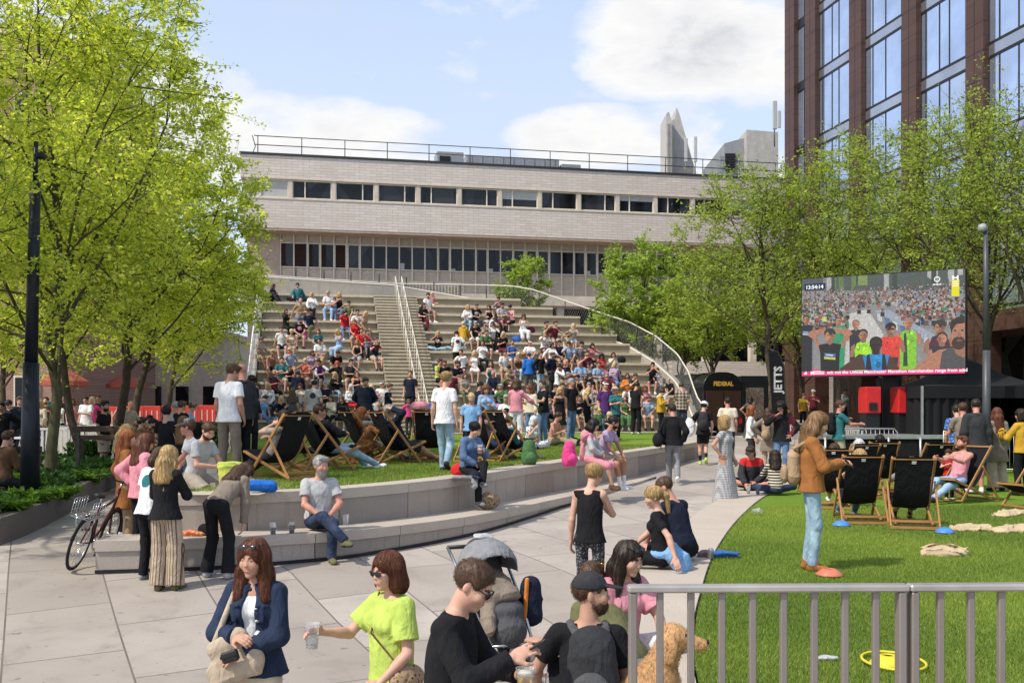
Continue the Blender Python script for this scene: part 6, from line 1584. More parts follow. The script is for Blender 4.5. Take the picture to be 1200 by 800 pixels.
for i,(px,D,lb) in enumerate(((1130,24.1,'silver flight case frame at the marquee opening'),(1188,23.8,'silver barrier end standing near the marquee'))):
    gz=float(z_lawn_right(D)); r=empty('crowd_barrier',(PX(px,D),D,gz),.1*i,lb,'barrier'); mb=MB(); mb.tube([(-.5,0,.15),(-.5,0,1.05),(.5,0,1.05),(.5,0,.15),(-.5,0,.15)],.02,MAT_STEEL); 
    for q in range(9): mb.tube([(-.42+q*.105,0,.15),(-.42+q*.105,0,1.05)],.008,MAT_STEEL,5)
    mb.build('barrier_frame',r)
    for sx in(-.35,.35): mb=MB(); mb.bar((sx,-.25,.02),(sx,.25,.02),.05,.03,MAT_STEEL); mb.tube([(sx,0,.02),(sx,0,.15)],.02,MAT_STEEL); mb.build('foot',r)
for px,D,rz,lb in((950,27.5,.1,'silver crowd barrier beside the feather flag'),(978,25.5,.2,'silver crowd barrier behind the teal T-shirt man'),(1010,25.2,.0,'silver crowd barrier in front of the narrow red box')):
    gz=float(z_path(D)); r=empty('crowd_barrier',(PX(px,D),D,gz),rz,lb,'barrier'); mb=MB(); mb.tube([(-.9,0,.2),(-.9,0,.98),(-.82,0,1.08),(.82,0,1.08),(.9,0,.98),(.9,0,.2),(-.9,0,.2)],.021,MAT_STEEL)
    for q in range(15): mb.tube([(-.8+q*.114,0,.2),(-.8+q*.114,0,1.08)],.008,MAT_STEEL,5)
    mb.build('barrier_frame',r)
    for sx in(-.7,.7): mb=MB(); mb.bar((sx,-.3,.02),(sx,.3,.02),.05,.03,MAT_STEEL); mb.tube([(sx,0,.02),(sx,0,.2)],.02,MAT_STEEL); mb.build('foot',r)
# ---------------------------------------------------------------- feather flag
D=30; gz=float(z_path(D)); x=PX(912,D); fl=empty('feather_flag',(x,D,gz),0,'black feather flag with white upright lettering beside the forked tree','flag')
FLG=cloth('black'); zb_=PZ(497,D)-gz; zt=PZ(409,D)-gz
mb=MB(); mb.tube([(.22,0,0),(.22,0,zt*.55),(.17,0,zt*.85),(.0,0,zt*.97),(-.25,0,zt)],.018,MAT_DKSTEEL); mb.lathe([(.25,0),(.25,.05),(.04,.08)],(.22,0,0),MAT_DKSTEEL,14); mb.build('pole',fl)
pl_=[(.20,zb_),(.20,zt*.55),(.15,zt*.85),(-.02,zt*.955),(-.28,zt*.985),(-.26,zt*.80),(-.20,zt*.5),(-.17,zb_)]
mb=MB(); mb.prism(pl_,-.006,.006,FLG,fr=(V(1,0,0),V(0,0,1),V(0,1,0))); bn_=mb.build('banner',fl)
text_obj('flag_letters','JETTS',.33,simple('white_print',(.5,.5,.5),.7),bn_,frame4((.10,-.012,zb_+.95),(0,0,1),(-1,0,0)),.012)
# ---------------------------------------------------------------- coffee trailer
D=39.6; gz=float(z_path(D)); xa,xb=PX(822,D),PX(873,D); w=xb-xa; zt=PZ(437,D)-gz; z0=.35; dp=3.4
tr=empty('coffee_trailer',((xa+xb)/2,D,gz),R(20),'black round topped horsebox coffee trailer with timber doors and yellow lettering','trailer')
TW=m_wood('stained_boards',(.05,.024,.014),(30,2,1.2)); BLKP=simple('trailer_black',(.01,.01,.011),.25,spec=.6)
prof_=[(-w/2,z0),(w/2,z0),(w/2,zt*.74)]+[(w/2*math.cos(a)**.7 if math.cos(a)>0 else -w/2*(-math.cos(a))**.7,zt*.74+zt*.26*math.sin(a)) for a in np.linspace(.15,math.pi-.15,12)]+[(-w/2,zt*.74)]
mb=MB(); mb.prism(prof_,0,dp,BLKP,fr=(V(1,0,0),V(0,0,1),V(0,1,0))); mb.build('body',tr)
mb=MB(); mb.box((-w*.235,-.03,z0+zt*.30),(w*.44,.06,zt*.56),TW); mb.build('door',tr); mb=MB(); mb.box((w*.235,-.03,z0+zt*.30),(w*.44,.06,zt*.56),TW); mb.build('door',tr)
for q in range(4):
    mb=MB(); p2=[(a*1.015,(b-z0)*1.01+z0) for a,b in prof_]; yy=.05+q*(dp-.2)/3; mb.tube([(a,yy,b) for a,b in p2[1:]],.03,BLKP,6); mb.build('roof_rib',tr)
text_obj('trailer_letters','FEDERAL',.225,simple('yellow_lettering',(.6,.36,.05),.6),tr,frame4((0,-.012,zt*.80),(1,0,0),(0,0,1)),.014,'CENTER')
for sx in(-1,1):
    mb=MB(); mb.lathe([(.3,-.1),(.33,-.07),(.33,.07),(.3,.1)],(0,0,0),MAT_BLACKM,20); o=mb.build('wheel',tr); o.rotation_euler=(0,R(90),0); o.location=(sx*(w/2+.06),dp*.5,.33)
    mb=MB(); mb.box((sx*(w/2-.1),-.05,z0+.25),(.12,.05,.2),simple('tail_lamp',(.45,.02,.02),.2)); mb.build('tail_light',tr)
D=42; gz=float(z_path(D)); r=empty('menu_board',(PX(886,D),D,gz),0,'framed menu board with a green panel next to the coffee trailer','sign')
mb=MB(); mb.box((0,.6,1.2),(1.15,.9,2.4),MAT_BLACKM,bev=.02); mb.build('cabinet',r); mb=MB(); mb.box((-.02,.12,1.25),(.75,.03,1.3),simple('menu_print',(.3,.22,.16),.6,var=.6,vs=14)); mb.build('poster',r); mb=MB(); mb.box((-.2,.1,.85),(.22,.03,.5),simple('menu_green',(.25,.55,.42),.5)); mb.build('green_panel',r)
# ---------------------------------------------------------------- red barriers, tables, far left clutter
PLR=simple('barrier_plastic_red',(.55,.05,.035),.5); PLW=simple('barrier_plastic_white',(.62,.6,.56),.6); ORG=simple('umbrella_red',(.30,.07,.045),.7)
for i,(px,D) in enumerate(((138,41),(158,41.4),(178,41.8),(200,42.2),(222,42.6),(243,43))):
    gz=float(z_path(D))-.02; r=empty('site_barrier',(PX(px,D),D,gz),.12,'red plastic site barrier panel, one of a row behind the tree trunks','barrier','red plastic site barriers')
    mb=MB(); mb.box((0,0,.65),(.72,.06,1.0),PLR,bev=.02); mb.build('panel',r)
    mb=MB(); 
    for q in range(3): mb.box((-.22+q*.22,-.034,.7),(.035,.01,.5),PLW)
    mb.build('slot_stripes',r)
    for s in(-.25,.25): mb=MB(); mb.box((s,0,.07),(.16,.5,.14),MAT_BLACKM); mb.build('foot',r)
for i,(px,D,wd) in enumerate(((58,26.5,1.0),(78,27,1.0),(104,27.6,1.0),(122,28.2,1.0))):
    gz=float(z_path(D)); r=empty('event_barrier',(PX(px,D),D,gz),.08,'white pedestrian barrier, one of a row behind the mossy trunk','barrier','white pedestrian barriers')
    mb=MB(); mb.box((0,0,1.0),(wd*.95,.05,.06),PLW); mb.box((0,0,.2),(wd*.95,.05,.06),PLW)
    for q in range(8): mb.box((-wd*.43+q*wd*.123,0,.6),(.06,.03,.76),PLW)
    mb.build('panel',r)
for i,(px,pyt,D,wd,lb,c) in enumerate(((75,432,44,2.2,'dull red parasol over the crowd beyond the mossy trunk',ORG),(148,438,52,2.0,'dull red parasol above the red site barriers',ORG))):
    gz=float(z_path(D)); h=PZ(pyt,D)-gz; r=empty('parasol',(PX(px,D),D,gz),.3*i,lb,'parasol'); mb=MB(); mb.lathe([(wd/2,h-.75),(wd/2,h-.55),(wd*.25,h-.2),(.03,h)],(0,0,0),c,8,smooth=False,cap=False); mb.build('canopy',r); mb=MB(); mb.tube([(0,0,0),(0,0,h)],.03,MAT_WHITE); mb.build('pole',r)
for i,(px0,px1,py,D,rz,lb) in enumerate(((84,156,499,20.6,-.02,'dark timber bench with a flat back slat in the planting bed'),(-30,46,523,17.4,.28,'dark timber bench half hidden by the lamp post'))):
    x0,x1=PX(px0,D),PX(px1,D); gz=float(z_path(D)); zt=PZ(py,D)-gz; r=empty('timber_bench',((x0+x1)/2,D,gz),rz,lb,'bench'); w=x1-x0
    mb=MB(); mb.box((0,0,zt-.06),(w,.05,.12),MAT_BENCH,bev=.01); mb.box((0,.03,zt-.24),(w,.05,.1),MAT_BENCH,bev=.01); mb.build('backrest',r)
    mb=MB(); 
    for q in range(4): mb.box((0,.14+q*.11,.46),(w,.095,.05),MAT_BENCH,bev=.01)
    mb.build('seat',r)
    for s in(-1,1): mb=MB(); mb.box((s*w*.4,.02,zt/2-.03),(.06,.06,zt-.06),MAT_DKSTEEL); mb.box((s*w*.4,.3,.22),(.06,.5,.42),MAT_DKSTEEL); mb.build('leg',r)
D=27; gz=float(z_path(D)); r=empty('table',(PX(22,D),D,gz),0,'small white folding table beside the dark clothed crowd','table'); mb=MB(); mb.box((0,0,.73),(1.1,.6,.04),MAT_WHITE); mb.build('table_top',r)
for sx in(-.45,.45): mb=MB(); mb.tube([(sx,-.2,0),(sx,-.2,.71)],.02,MAT_STEEL); mb.tube([(sx,.2,0),(sx,.2,.71)],.02,MAT_STEEL); mb.build('leg',r)
# ---------------------------------------------------------------- bicycle
bk=empty('bicycle',(-5.52,12.95,float(z_path(12.9))),0,'dark maroon bicycle with wire basket leaning on the end of the granite bench','bicycle')
CYC=simple('bicycle_maroon',(.07,.015,.018),.3,.3); RUB=simple('tyre_rubber',(.012,.012,.012),.8); CHR=simple('chrome',(.5,.5,.5),.2,.9)
# local frame: u along the bike (rear near the viewer -> front away right), w up with lean
ub=unit(V(-.05,1,0)); lean=unit(V(.30,.0,1)); lean=unit(lean-ub*(lean@ub)); sb=np.cross(ub,lean)
Bp=lambda u,h,s=0: ub*u+lean*h+sb*s
def ringpts(u,h,r,n=28): return [Bp(u+r*math.cos(a),h+r*math.sin(a)) for a in [2*math.pi*i/n for i in range(n)]]
for u in(-.52,.52):
    mb=MB(); mb.tube(ringpts(u,.34,.325),.02,RUB,8,closed=True); wl=mb.build('wheel',bk)
    mb=MB(); mb.tube(ringpts(u,.34,.30),.010,CHR,6,closed=True)
    for q in range(14): a=q*math.pi/7; mb.tube([Bp(u,.34,.02*(-1)**q),Bp(u+.3*math.cos(a),.34+.3*math.sin(a))],.0016,CHR,3)
    mb.tube([Bp(u,.34,-.05),Bp(u,.34,.05)],.018,CHR); mb.build('rim',wl)
    mb=MB(); mb.tube([Bp(u+.36*math.cos(a),.34+.36*math.sin(a)) for a in np.linspace(.5,2.9,12)],.014,MAT_BLACKM,6); mb.build('mudguard',bk)
mb=MB()
for a,b_,r_ in(((-.08,.3),(-.2,.82),.018),((-.08,.3),(.36,.72),.02),((-.18,.74),(.37,.84),.017),((-.08,.3),(-.52,.34),.011),((-.19,.78),(-.52,.34),.010),((.34,.66),(.40,.98),.019),((.35,.68),(.52,.34),.014)): mb.tube([Bp(*a),Bp(*b_)],r_,CYC,8)
mb.build('frame',bk)
mb=MB(); mb.tube([Bp(-.2,.82),Bp(-.22,.93)],.014,CHR); mb.build('seat_post',bk)
soft('saddle',[(cone(Bp(-.32,.95),Bp(-.06,.96),.075,.022,sq=(lean,.5)),.01,'add',0)],.012,{0:MAT_BLACKM},bk)
mb=MB(); mb.tube([Bp(.40,.98),Bp(.41,1.06)],.013,CHR); mb.tube([Bp(.22,1.08,.3),Bp(.34,1.1,.24),Bp(.41,1.07,.08),Bp(.41,1.07,-.08),Bp(.34,1.1,-.24),Bp(.22,1.08,-.3)],.013,MAT_BLACKM); mb.build('handlebar',bk)
mb=MB()
for s in(-.12,-.04,.04,.12): mb.tube([Bp(-.78,.70,s),Bp(-.3,.72,s)],.005,CHR,4)
for q in range(5): mb.tube([Bp(-.78+q*.1,.70,-.13),Bp(-.78+q*.1,.70,.13)],.005,CHR,4)
for s in(-.12,.12):
    for h in(.78,.86,.92): mb.tube([Bp(-.8,h,s),Bp(-.36,h,s)],.004,CHR,4)
    for q in range(6): mb.tube([Bp(-.8+q*.088,.7,s),Bp(-.8+q*.088,.92,s)],.004,CHR,4)
    mb.tube([Bp(-.6,.7,s),Bp(-.52,.34,s*.4)],.006,CHR,4)
mb.build('wire_basket',bk)
mb=MB(); mb.tube([Bp(-.08+.09*math.cos(a),.3+.09*math.sin(a),.04) for a in [i*.45 for i in range(14)]],.008,CHR,5,closed=True); mb.tube([Bp(-.08,.3,.05),Bp(-.02,.15,.06)],.01,CHR); mb.tube([Bp(-.08,.3,-.05),Bp(-.14,.45,-.06)],.01,CHR); mb.box(Bp(-.02,.15,.1),(.08,.09,.025),MAT_BLACKM); mb.box(Bp(-.14,.45,-.1),(.08,.09,.025),MAT_BLACKM); mb.build('crankset',bk)
# ---------------------------------------------------------------- pushchair
PXc,PD=-.02,9.2; pz=z_ground(PXc,PD); pr=empty('pushchair',(PXc-.15,PD,pz),R(25),'grey pushchair with a hooded canopy and a blanket, parked on the paving','pushchair')
PGR=cloth('grey','knit'); PDK=cloth('darkgrey','knit'); PMV=cloth('taupe')
for x,y,rr in((-.24,.32,.15),(.24,.32,.15),(-.2,-.42,.13),(.2,-.42,.13)):
    mb=MB(); mb.tube([(x,y+rr*.85*math.cos(a),rr+rr*.85*math.sin(a)) for a in [2*math.pi*i/20 for i in range(20)]],rr*.2,RUB,8,closed=True); wl=mb.build('wheel',pr); mb=MB(); mb.tube([(x-.03,y,rr),(x+.03,y,rr)],rr*.55,PLG:=simple('wheel_grey',(.12,.12,.12),.5),14); mb.build('hub',wl)
mb=MB()
for s in(-1,1):
    mb.tube([(s*.24,.32,.15),(s*.25,.05,.55),(s*.25,-.0,.62)],.016,MAT_STEEL); mb.tube([(s*.2,-.42,.26),(s*.25,-.05,.6),(s*.26,.3,.9),(s*.26,.5,1.03)],.016,CHR); mb.tube([(s*.2,-.42,.13),(s*.2,-.42,.27)],.02,MAT_BLACKM)
mb.tube([(-.26,.5,1.03),(.26,.5,1.03)],.02,MAT_BLACKM); mb.tube([(-.2,-.42,.27),(.2,-.42,.27)],.012,CHR); mb.tube([(-.24,.32,.15),(.24,.32,.15)],.012,CHR); mb.build('chassis',pr)
soft('basket',[(ell((0,0,.3),np.eye(3),(.24,.34,.11),cut=(V(0,0,.36),V(0,0,1))),.01,'add',0,(.008,20,1))],.014,{0:PDK},pr)
soft('seat',[(cone((0,-.2,.55),(0,.16,.6),.19,.2,sq=(V(0,0,1),.5)),.03,'add',0),(cone((0,.16,.6),(0,.3,.95),.2,.2,sq=(V(0,1,0),.45)),.05,'add',0,(.006,25,1)),(cone((0,-.25,.5),(0,-.4,.38),.17,.15,sq=(V(0,1,0),.4)),.03,'add',0)],.012,{0:PDK},pr)
soft('canopy',[(ell((0,.14,.88),np.eye(3),(.27,.34,.27),cut=[(V(0,0,.84),V(0,0,-1)),(V(0,-.08,0),V(0,-1,-.15))]),.01,'add',0,(.005,30,1)),(ell((0,.1,.86),np.eye(3),(.245,.33,.235)),.01,'cut',0)],.011,{0:PGR},pr)
soft('blanket',[(cone((0,.12,.78),(0,-.12,.68),.17,.19,sq=(V(0,0,1),.55)),.03,'add',0,(.014,22,1)),(cone((-.1,-.1,.68),(-.2,-.34,.42),.15,.10,sq=(V(1,0,0),.6)),.05,'add',0,(.014,20,1))],.011,{0:PMV},pr)
soft('muslin_cloth',[(ell((-.02,.2,1.155),np.eye(3),(.1,.08,.035)),.01,'add',0,(.02,40,1))],.008,{0:cloth('lightgrey')},pr)
r=empty('rucksack',(PXc+.19,PD-.02,pz+.42),R(20),'navy rucksack with an orange trim hanging on the pushchair handle','bag'); soft('pack',[(cone((0,0,.05),(0,0,.3),.12,.1,sq=(V(0,1,0),.8)),.01,'add',0,(.008,25,1))],.01,{0:cloth('navy')},r); soft('trim',[(cone((-.08,-.06,0),(-.06,-.07,.38),.022,.02),.01,'add',0)],.008,{0:cloth('orange')},r)
# ---------------------------------------------------------------- small belongings
def bag(name,label,cat,x,y,z,rz,prims,cols,h=.011,parts=None,group=None):
    r=empty(name,(x,y,z),rz,label,cat,group)
    for nm,pr_,c in parts: soft(nm,pr_,h,{0:c},r)
    return r
def rucksack(px,D,zf,rz,c,label,s=1.0,c2='black',z=None):
    zz=float(zf(D)) if z is None else z
    bag('rucksack',label,'bag',PX(px,D),D,zz,rz,None,None,parts=[('pack',[(cone((0,0,.1*s),(0,0,.34*s),.15*s,.12*s,sq=(V(0,1,0),.8),cut=(V(0,0,0),V(0,0,-1))),.01,'add',0,(.01,22,1))],cloth(c)),
     ('front_pocket',[(ell((0,-.12*s,.13*s),np.eye(3),(.11*s,.06*s,.1*s)),.01,'add',0,(.006,30,1))],cloth(c)),('strap',[(cone((-.06*s,.1*s,.4*s),(.06*s,.1*s,.4*s),.016,.016),.01,'add',0),(cone((.08*s,.11*s,.38*s),(.1*s,.16*s,.08*s),.018,.018),.01,'add',0)],cloth(c2))])
rucksack(620,19.0,z_lawn_left,.3,'green','dark green rucksack standing on the grass beside a deckchair',1.05)
rucksack(667,18.4,lambda D:1.262,.5,'hotpink','bright pink rucksack standing on the stone wall behind the shawl woman',1.0)
rucksack(320,22.5,z_lawn_left,.2,'black','black rucksack slumped on the far edge of the round lawn',1.1)
rucksack(628,33,z_lawn_left,1,'olive','camouflage green rucksack beside the floral dressed person',1.0)
def lump(name,label,cat,px,D,z,prims,mat,rz=0,h=.011,part='cloth',group=None):
    r=empty(name,(PX(px,D),D,z),rz,label,cat,group); soft(part,prims,h,{0:mat},r); return r
I3=np.eye(3)
SACK=simple('hessian',(.50,.38,.24),.95,bs=.5,bscale=120)
for i,(px,py,w,h,lb) in enumerate(((1107,650,.26,.15,'crumpled beige sack lying alone closest to the railing'),(1140,622,.33,.10,'flat beige sack in the middle of the sack pile area'),(1188,623,.40,.11,'long beige sack next to the flat sack'),(1182,605,.42,.09,'beige sack furthest away across the grass'))):
    D=(CAMZ-.58)*F/(py-HOR); z=float(z_lawn_right(D))
    lump('sack',lb,'sack',px,D,z,[(ell((0,0,h*.15),I3,(w,.16,h*.55)),.02,'add',0,(.03,30,1.2,i)),(ell((w*.55,.05,h*.15),rot((0,0,1),.5+i),(w*.55,.10,h*.5)),.02,'add',0,(.03,36,1.2,i+2)),(ell((-w*.7,-.04,h*.1),rot((0,0,1),-.6),(w*.4,.10,h*.4)),.02,'add',0,(.03,40,1,i+3)),(cone((-w*.3,-.05,h*.5),(w*.5,.04,h*.35),.035,.02),.02,'add',0,(.015,50,1,i))],SACK,.3*i-.2,group='beige sacks for a sack race',part='fabric',h=.009)
def disc(px,py,c,label,s=.11):
    D=(CAMZ-.575)*F/(py-HOR); z=float(z_lawn_right(D))+.012; r=empty('marker_cone',(PX(px,D),D,z),0,label,'marker cone'); mb=MB(); mb.lathe([(s,0),(s*.98,.012),(s*.5,.06),(s*.32,.065),(s*.3,.055)],(0,0,0),c,20,cap=False); mb.build('cone_shell',r); return r
PB=simple('marker_blue',(.06,.22,.6),.5); POr=simple('marker_coral',(.55,.16,.1),.5); PYl=simple('marker_yellow',(.62,.52,.03),.5)
disc(986,618,PB,'blue marker cone closest to the deckchairs',.13); disc(1107,626,PB,'blue marker cone beside the flat beige sack',.13); disc(972,674,POr,'coral marker cone at the feet of the phone woman',.14)
disc(1041,775,PYl,'yellow marker cone standing inside the yellow hoop',.125)
D=(CAMZ-.57)*F/(775-HOR); r=empty('hoop',(PX(1047,D),D,float(z_lawn_right(D))+.03),0,'yellow plastic hoop lying on the grass behind the railing','hoop'); mb=MB(); mb.tube([(.20*math.cos(a),.26*math.sin(a),0) for a in [2*math.pi*i/40 for i in range(40)]],.010,PYl,8,closed=True); mb.build('ring',r)
def gpaper(px,py,label): 
    D=(CAMZ-.575)*F/(py-HOR); lump('napkin',label,'litter',px,D,float(z_lawn_right(D))+.01,[(ell((0,0,.012),I3,(.08,.05,.018)),.01,'add',0,(.01,60,1))],cloth('lightgrey'),h=.006,part='paper')
gpaper(970,769,'crumpled white paper on the grass behind the balusters')
# cups, cans, bottles
def m_clear():
    m,t=mk('clear_plastic'); g_=t.n('ShaderNodeBsdfGlass'); g_.inputs['Roughness'].default_value=.12; g_.inputs['IOR'].default_value=1.12; g_.inputs[0].default_value=(.93,.95,.96,1); tp=t.n('ShaderNodeBsdfTransparent'); d=t.n('ShaderNodeBsdfDiffuse'); d.inputs[0].default_value=(.8,.82,.84,1)
    m1=t.n('ShaderNodeMixShader'); m1.inputs[0].default_value=.6; t.l(g_.outputs[0],m1.inputs[1]); t.l(tp.outputs[0],m1.inputs[2]); m2=t.n('ShaderNodeMixShader'); m2.inputs[0].default_value=.16; t.l(m1.outputs[0],m2.inputs[1]); t.l(d.outputs[0],m2.inputs[2]); o=t.n('ShaderNodeOutputMaterial'); t.l(m2.outputs[0],o.inputs[0]); return m
CLEAR=m_clear(); BEER=simple('lager',(.62,.33,.03),.25); FOAM=simple('beer_foam',(.75,.7,.6),.8); STOUT=simple('stout',(.018,.01,.007),.2); JUICE=simple('pale_cocktail',(.5,.47,.42),.25); CANM=simple('can_print',(.3,.32,.36),.3,.7,vs=30,var=.4)
def cup(loc,label,liquid=None,lev=.7,s=1.0,lay=False,straw=False,foam=False,cat='cup',rz=0):
    r=empty('cup',loc,rz,label,cat); h=.145*s; r0,r1=.033*s,.046*s
    prof2=[(r0*.94,.004),(r0,0),(r1,h),(r1+.002,h+.003),(r1-.0025,h),(r0-.002,.006)]
    mb=MB(); mb.lathe(prof2,(0,0,0),CLEAR,20,cap=False); mb.lathe([(.0005,.003),(r0*.95,.003)],(0,0,0),CLEAR,20,cap=False); o=mb.build('plastic_cup',r)
    if liquid:
        rl=r0+(r1-r0)*lev; mb=MB(); mb.lathe([(r0-.003,.007),(rl-.004,h*lev)],(0,0,0),liquid,18); lq=mb.build('drink',r)
        if foam: mb=MB(); mb.lathe([(rl-.004,h*lev+.0005),(rl-.003,h*(lev+.12))],(0,0,0),FOAM,18); mb.build('froth',lq)
    if straw: mb=MB(); mb.tube([(.0,0,.02),(.035,.01,h*1.6)],.003,MAT_BLACKM,6); mb.build('straw',r)
    if lay: r.rotation_euler=(R(82),0,rz); r.location[2]+=.045
    return r
def on(px,D,z): return (PX(px,D),D,z)
cup(on(320,12.88,.693),'glass of dark stout standing on the bench furthest from the bearded man',STOUT,.6); cup(on(342,13.0,.693),'glass of dark stout with pale froth beside the bearded man',STOUT,.72,foam=True)
cup(on(405,13.9,.693),'empty clear tumbler on the bench by the bearded man',None); 
D=15.9; cup(on(882,D,float(z_lawn_right(D))+.03),'empty clear plastic cup tipped over on the grass edge',None,lay=True,rz=.9)
D=19.6
for q,(px,lb,l_) in enumerate(((877,'half full clear cup beside the seated man in red and black',JUICE),(897,'clear cup with pale drink beside the striped top woman',JUICE),(862,'cup of pale drink on the ledge by the gingham dress woman',BEER))): cup(on(px,D,float(z_lawn_right(D))+.02),lb,l_,.6)
def can(loc,label,c=None):
    r=empty('drink_can',loc,0,label,'can'); mb=MB(); mb.lathe([(.026,0),(.033,.008),(.033,.105),(.027,.118),(.025,.115)],(0,0,0),c or CANM,16); mb.build('can_body',r)
can(on(833,11.4,float(z_lawn_right(11.4))+.018),'silver drinks can beside the man in navy T-shirt'); can(on(888,19.4,float(z_lawn_right(19.4))+.02),'blue drinks can between the two plastic cups',simple('can_blue',(.1,.16,.26),.3,.6))
D=11.6; lump('jacket',"pink and blue garment dropped on the ledge by the couple",'clothing',848,D,float(z_lawn_right(D))+.02,[(ell((0,0,.03),I3,(.2,.1,.04)),.02,'add',0,(.03,25,1)),],cloth('blue'),part='fabric'); lump('scarf',"dusty pink cloth bundled beside the drinks can",'clothing',828,D,float(z_lawn_right(D))+.02,[(ell((0,0,.03),I3,(.12,.09,.045)),.02,'add',0,(.03,30,1))],cloth('mauve'),part='fabric')
# things on the wall top
zt=1.205
lump('sleeping_bag','bright blue rolled bag lying on the wall top beside the woman bending over','bag',306,13.35,zt+.06,[(cone((-.13,0,.03),(.13,-.02,.01),.075,.085),.01,'add',0,(.012,20,1))],cloth('royal'),.4,part='roll')
lump('shopping_bag','lime green and yellow shopping bag behind the woman bending over','bag',270,14.0,zt,[(cone((0,0,.06),(0,0,.32),.16,.17,sq=(V(0,1,0),.7),cut=(V(0,0,.36),V(0,0,1))),.01,'add',0,(.02,16,1))],cloth('lime','floral','yellow'),.2,part='carrier')
lump('handbag','leopard print handbag on the bench below the denim jacket woman','bag',572,16.1,.69,[(ell((0,0,.13),I3,(.2,.1,.13),),.01,'add',0,(.01,18,1)),(ell((0,0,.14),I3,(.12,.04,.15)),.03,'add',0)],cloth('tan','leopard','black'),.1,part='pouch')
lump('cap','navy baseball cap lying on the wall beside the denim jacket woman','hat',556,15.75,1.22,[(ell((0,0,.03),I3,(.09,.1,.09),cut=(V(0,0,0),V(0,0,-1))),.01,'add',0),(ell((0,-.12,.01),I3,(.07,.08,.01)),.01,'add',0)],cloth('navy'),.4,part='crown_fabric')
lump('grey_jacket','grey jacket draped over the wall edge beside the navy cap','clothing',545,15.8,1.2,[(ell((0,0,.03),I3,(.22,.13,.04)),.01,'add',0,(.03,20,1)),(cone((.15,-.12,.02),(.16,-.2,-.12),.07,.05,sq=(V(0,1,0),.4)),.04,'add',0,(.02,25,1))],cloth('grey'),part='fabric')
lump('red_bag','red cloth bag on the wall behind the denim jacket woman','bag',540,16.5,1.2,[(ell((0,0,.1),I3,(.18,.12,.12)),.01,'add',0,(.02,20,1))],cloth('red'),part='pouch')
lump('picnic','small pile of snack packets on the bench beside the woman bending over','food',225,12.75,.69,[(ell((0,0,.03),I3,(.2,.1,.05)),.01,'add',0,(.03,28,1))],cloth('coral','floral','yellow'),part='packet')
lump('black_handbag','black handbag among the snack packets on the bench','bag',243,12.8,.69,[(ell((0,0,.07),I3,(.13,.08,.09)),.01,'add',0,(.02,25,1))],cloth('black'),part='pouch')
for i,(px,D,k,c,lb) in enumerate(((355,44,8,'hotpink','pink carrier bag resting on the steps below the cream vest woman'),(605,43,8,'blue','blue holdall lying on the steps beside the burgundy skirt woman'),(562,40,5,'black','black bag leaning between seated people on the steps'),(622,44.5,9,'maroon','maroon rucksack beside the woman in white dress on the steps'),(728,43,6,'black','black bag on the step beside the cream jacket woman'))):
    # snap to tier top
    best=None
    for v in np.arange(0,11,.02):
        k_=int(v/TD_)+1; a=(px-600)/F; # solve a-coordinate on ray
        A_=(a*(37+VV[1]*v)-(-5+VV[0]*v))/(UU[0]-a*UU[1]); p=L(A_,v,0)
        if k_==k: best=L(A_,v+.35,0); break
    lump('bag',lb,'bag',px,best[1],tier_z(k),[(ell((0,0,.14),I3,(.22,.14,.16)),.01,'add',0,(.02,16,1))],cloth(c),h=.02,part='holdall'); bpy.context.scene.objects[-1]
# pram far left
D=25; gz=float(z_path(D)); r=empty('pram',(PX(233,D),D,gz),.6,'black hooded pram parked behind the man in white T-shirt','pram')
soft('hood',[(ell((0,.05,.95),I3,(.3,.38,.3),cut=[(V(0,0,.9),V(0,0,-1)),(V(0,-.2,0),V(0,-1,0))]),.01,'add',0)],.02,{0:cloth('black')},r); soft('carrycot',[(ell((0,-.05,.75),I3,(.26,.45,.2)),.01,'add',0)],.02,{0:cloth('black')},r)
mb=MB(); 
for s in(-1,1): mb.tube([(s*.24,-.4,.15),(s*.24,.35,1.05)],.016,MAT_DKSTEEL); mb.tube([(s*.24,.4,.15),(s*.24,-.1,.7)],.016,MAT_DKSTEEL)
mb.tube([(-.24,.35,1.05),(.24,.35,1.05)],.02,MAT_DKSTEEL); mb.build('chassis',r)
for x,y in((-.26,-.4),(.26,-.4),(-.26,.4),(.26,.4)): mb=MB(); mb.tube([(x,y+.13*math.cos(a),.15+.13*math.sin(a)) for a in [2*math.pi*i/16 for i in range(16)]],.025,RUB,6,closed=True); mb.build('wheel',r)
# pink buggy by the stairs
D=31; gz=float(z_lawn_left(D)); r=empty('pushchair',(PX(492,D),D,gz),.4,'pale pink buggy with a square sunshade at the foot of the stairs','pushchair')
soft('sunshade',[(ell((0,.0,1.0),I3,(.3,.34,.2),cut=(V(0,0,.92),V(0,0,-1))),.01,'add',0)],.02,{0:cloth('pink')},r); soft('seat',[(cone((0,-.1,.5),(0,.2,.85),.18,.17,sq=(V(0,1,0),.6)),.02,'add',0)],.02,{0:cloth('coral')},r)
mb=MB()
for s in(-1,1): mb.tube([(s*.22,-.35,.1),(s*.22,.35,1.05)],.014,CHR); mb.tube([(s*.22,.35,.1),(s*.22,-.1,.6)],.014,CHR)
mb.build('chassis',r)
for x,y in((-.24,-.35),(.24,-.35),(-.24,.35),(.24,.35)): mb=MB(); mb.tube([(x,y+.08*math.cos(a),.1+.08*math.sin(a)) for a in [2*math.pi*i/14 for i in range(14)]],.02,RUB,6,closed=True); mb.build('wheel',r)
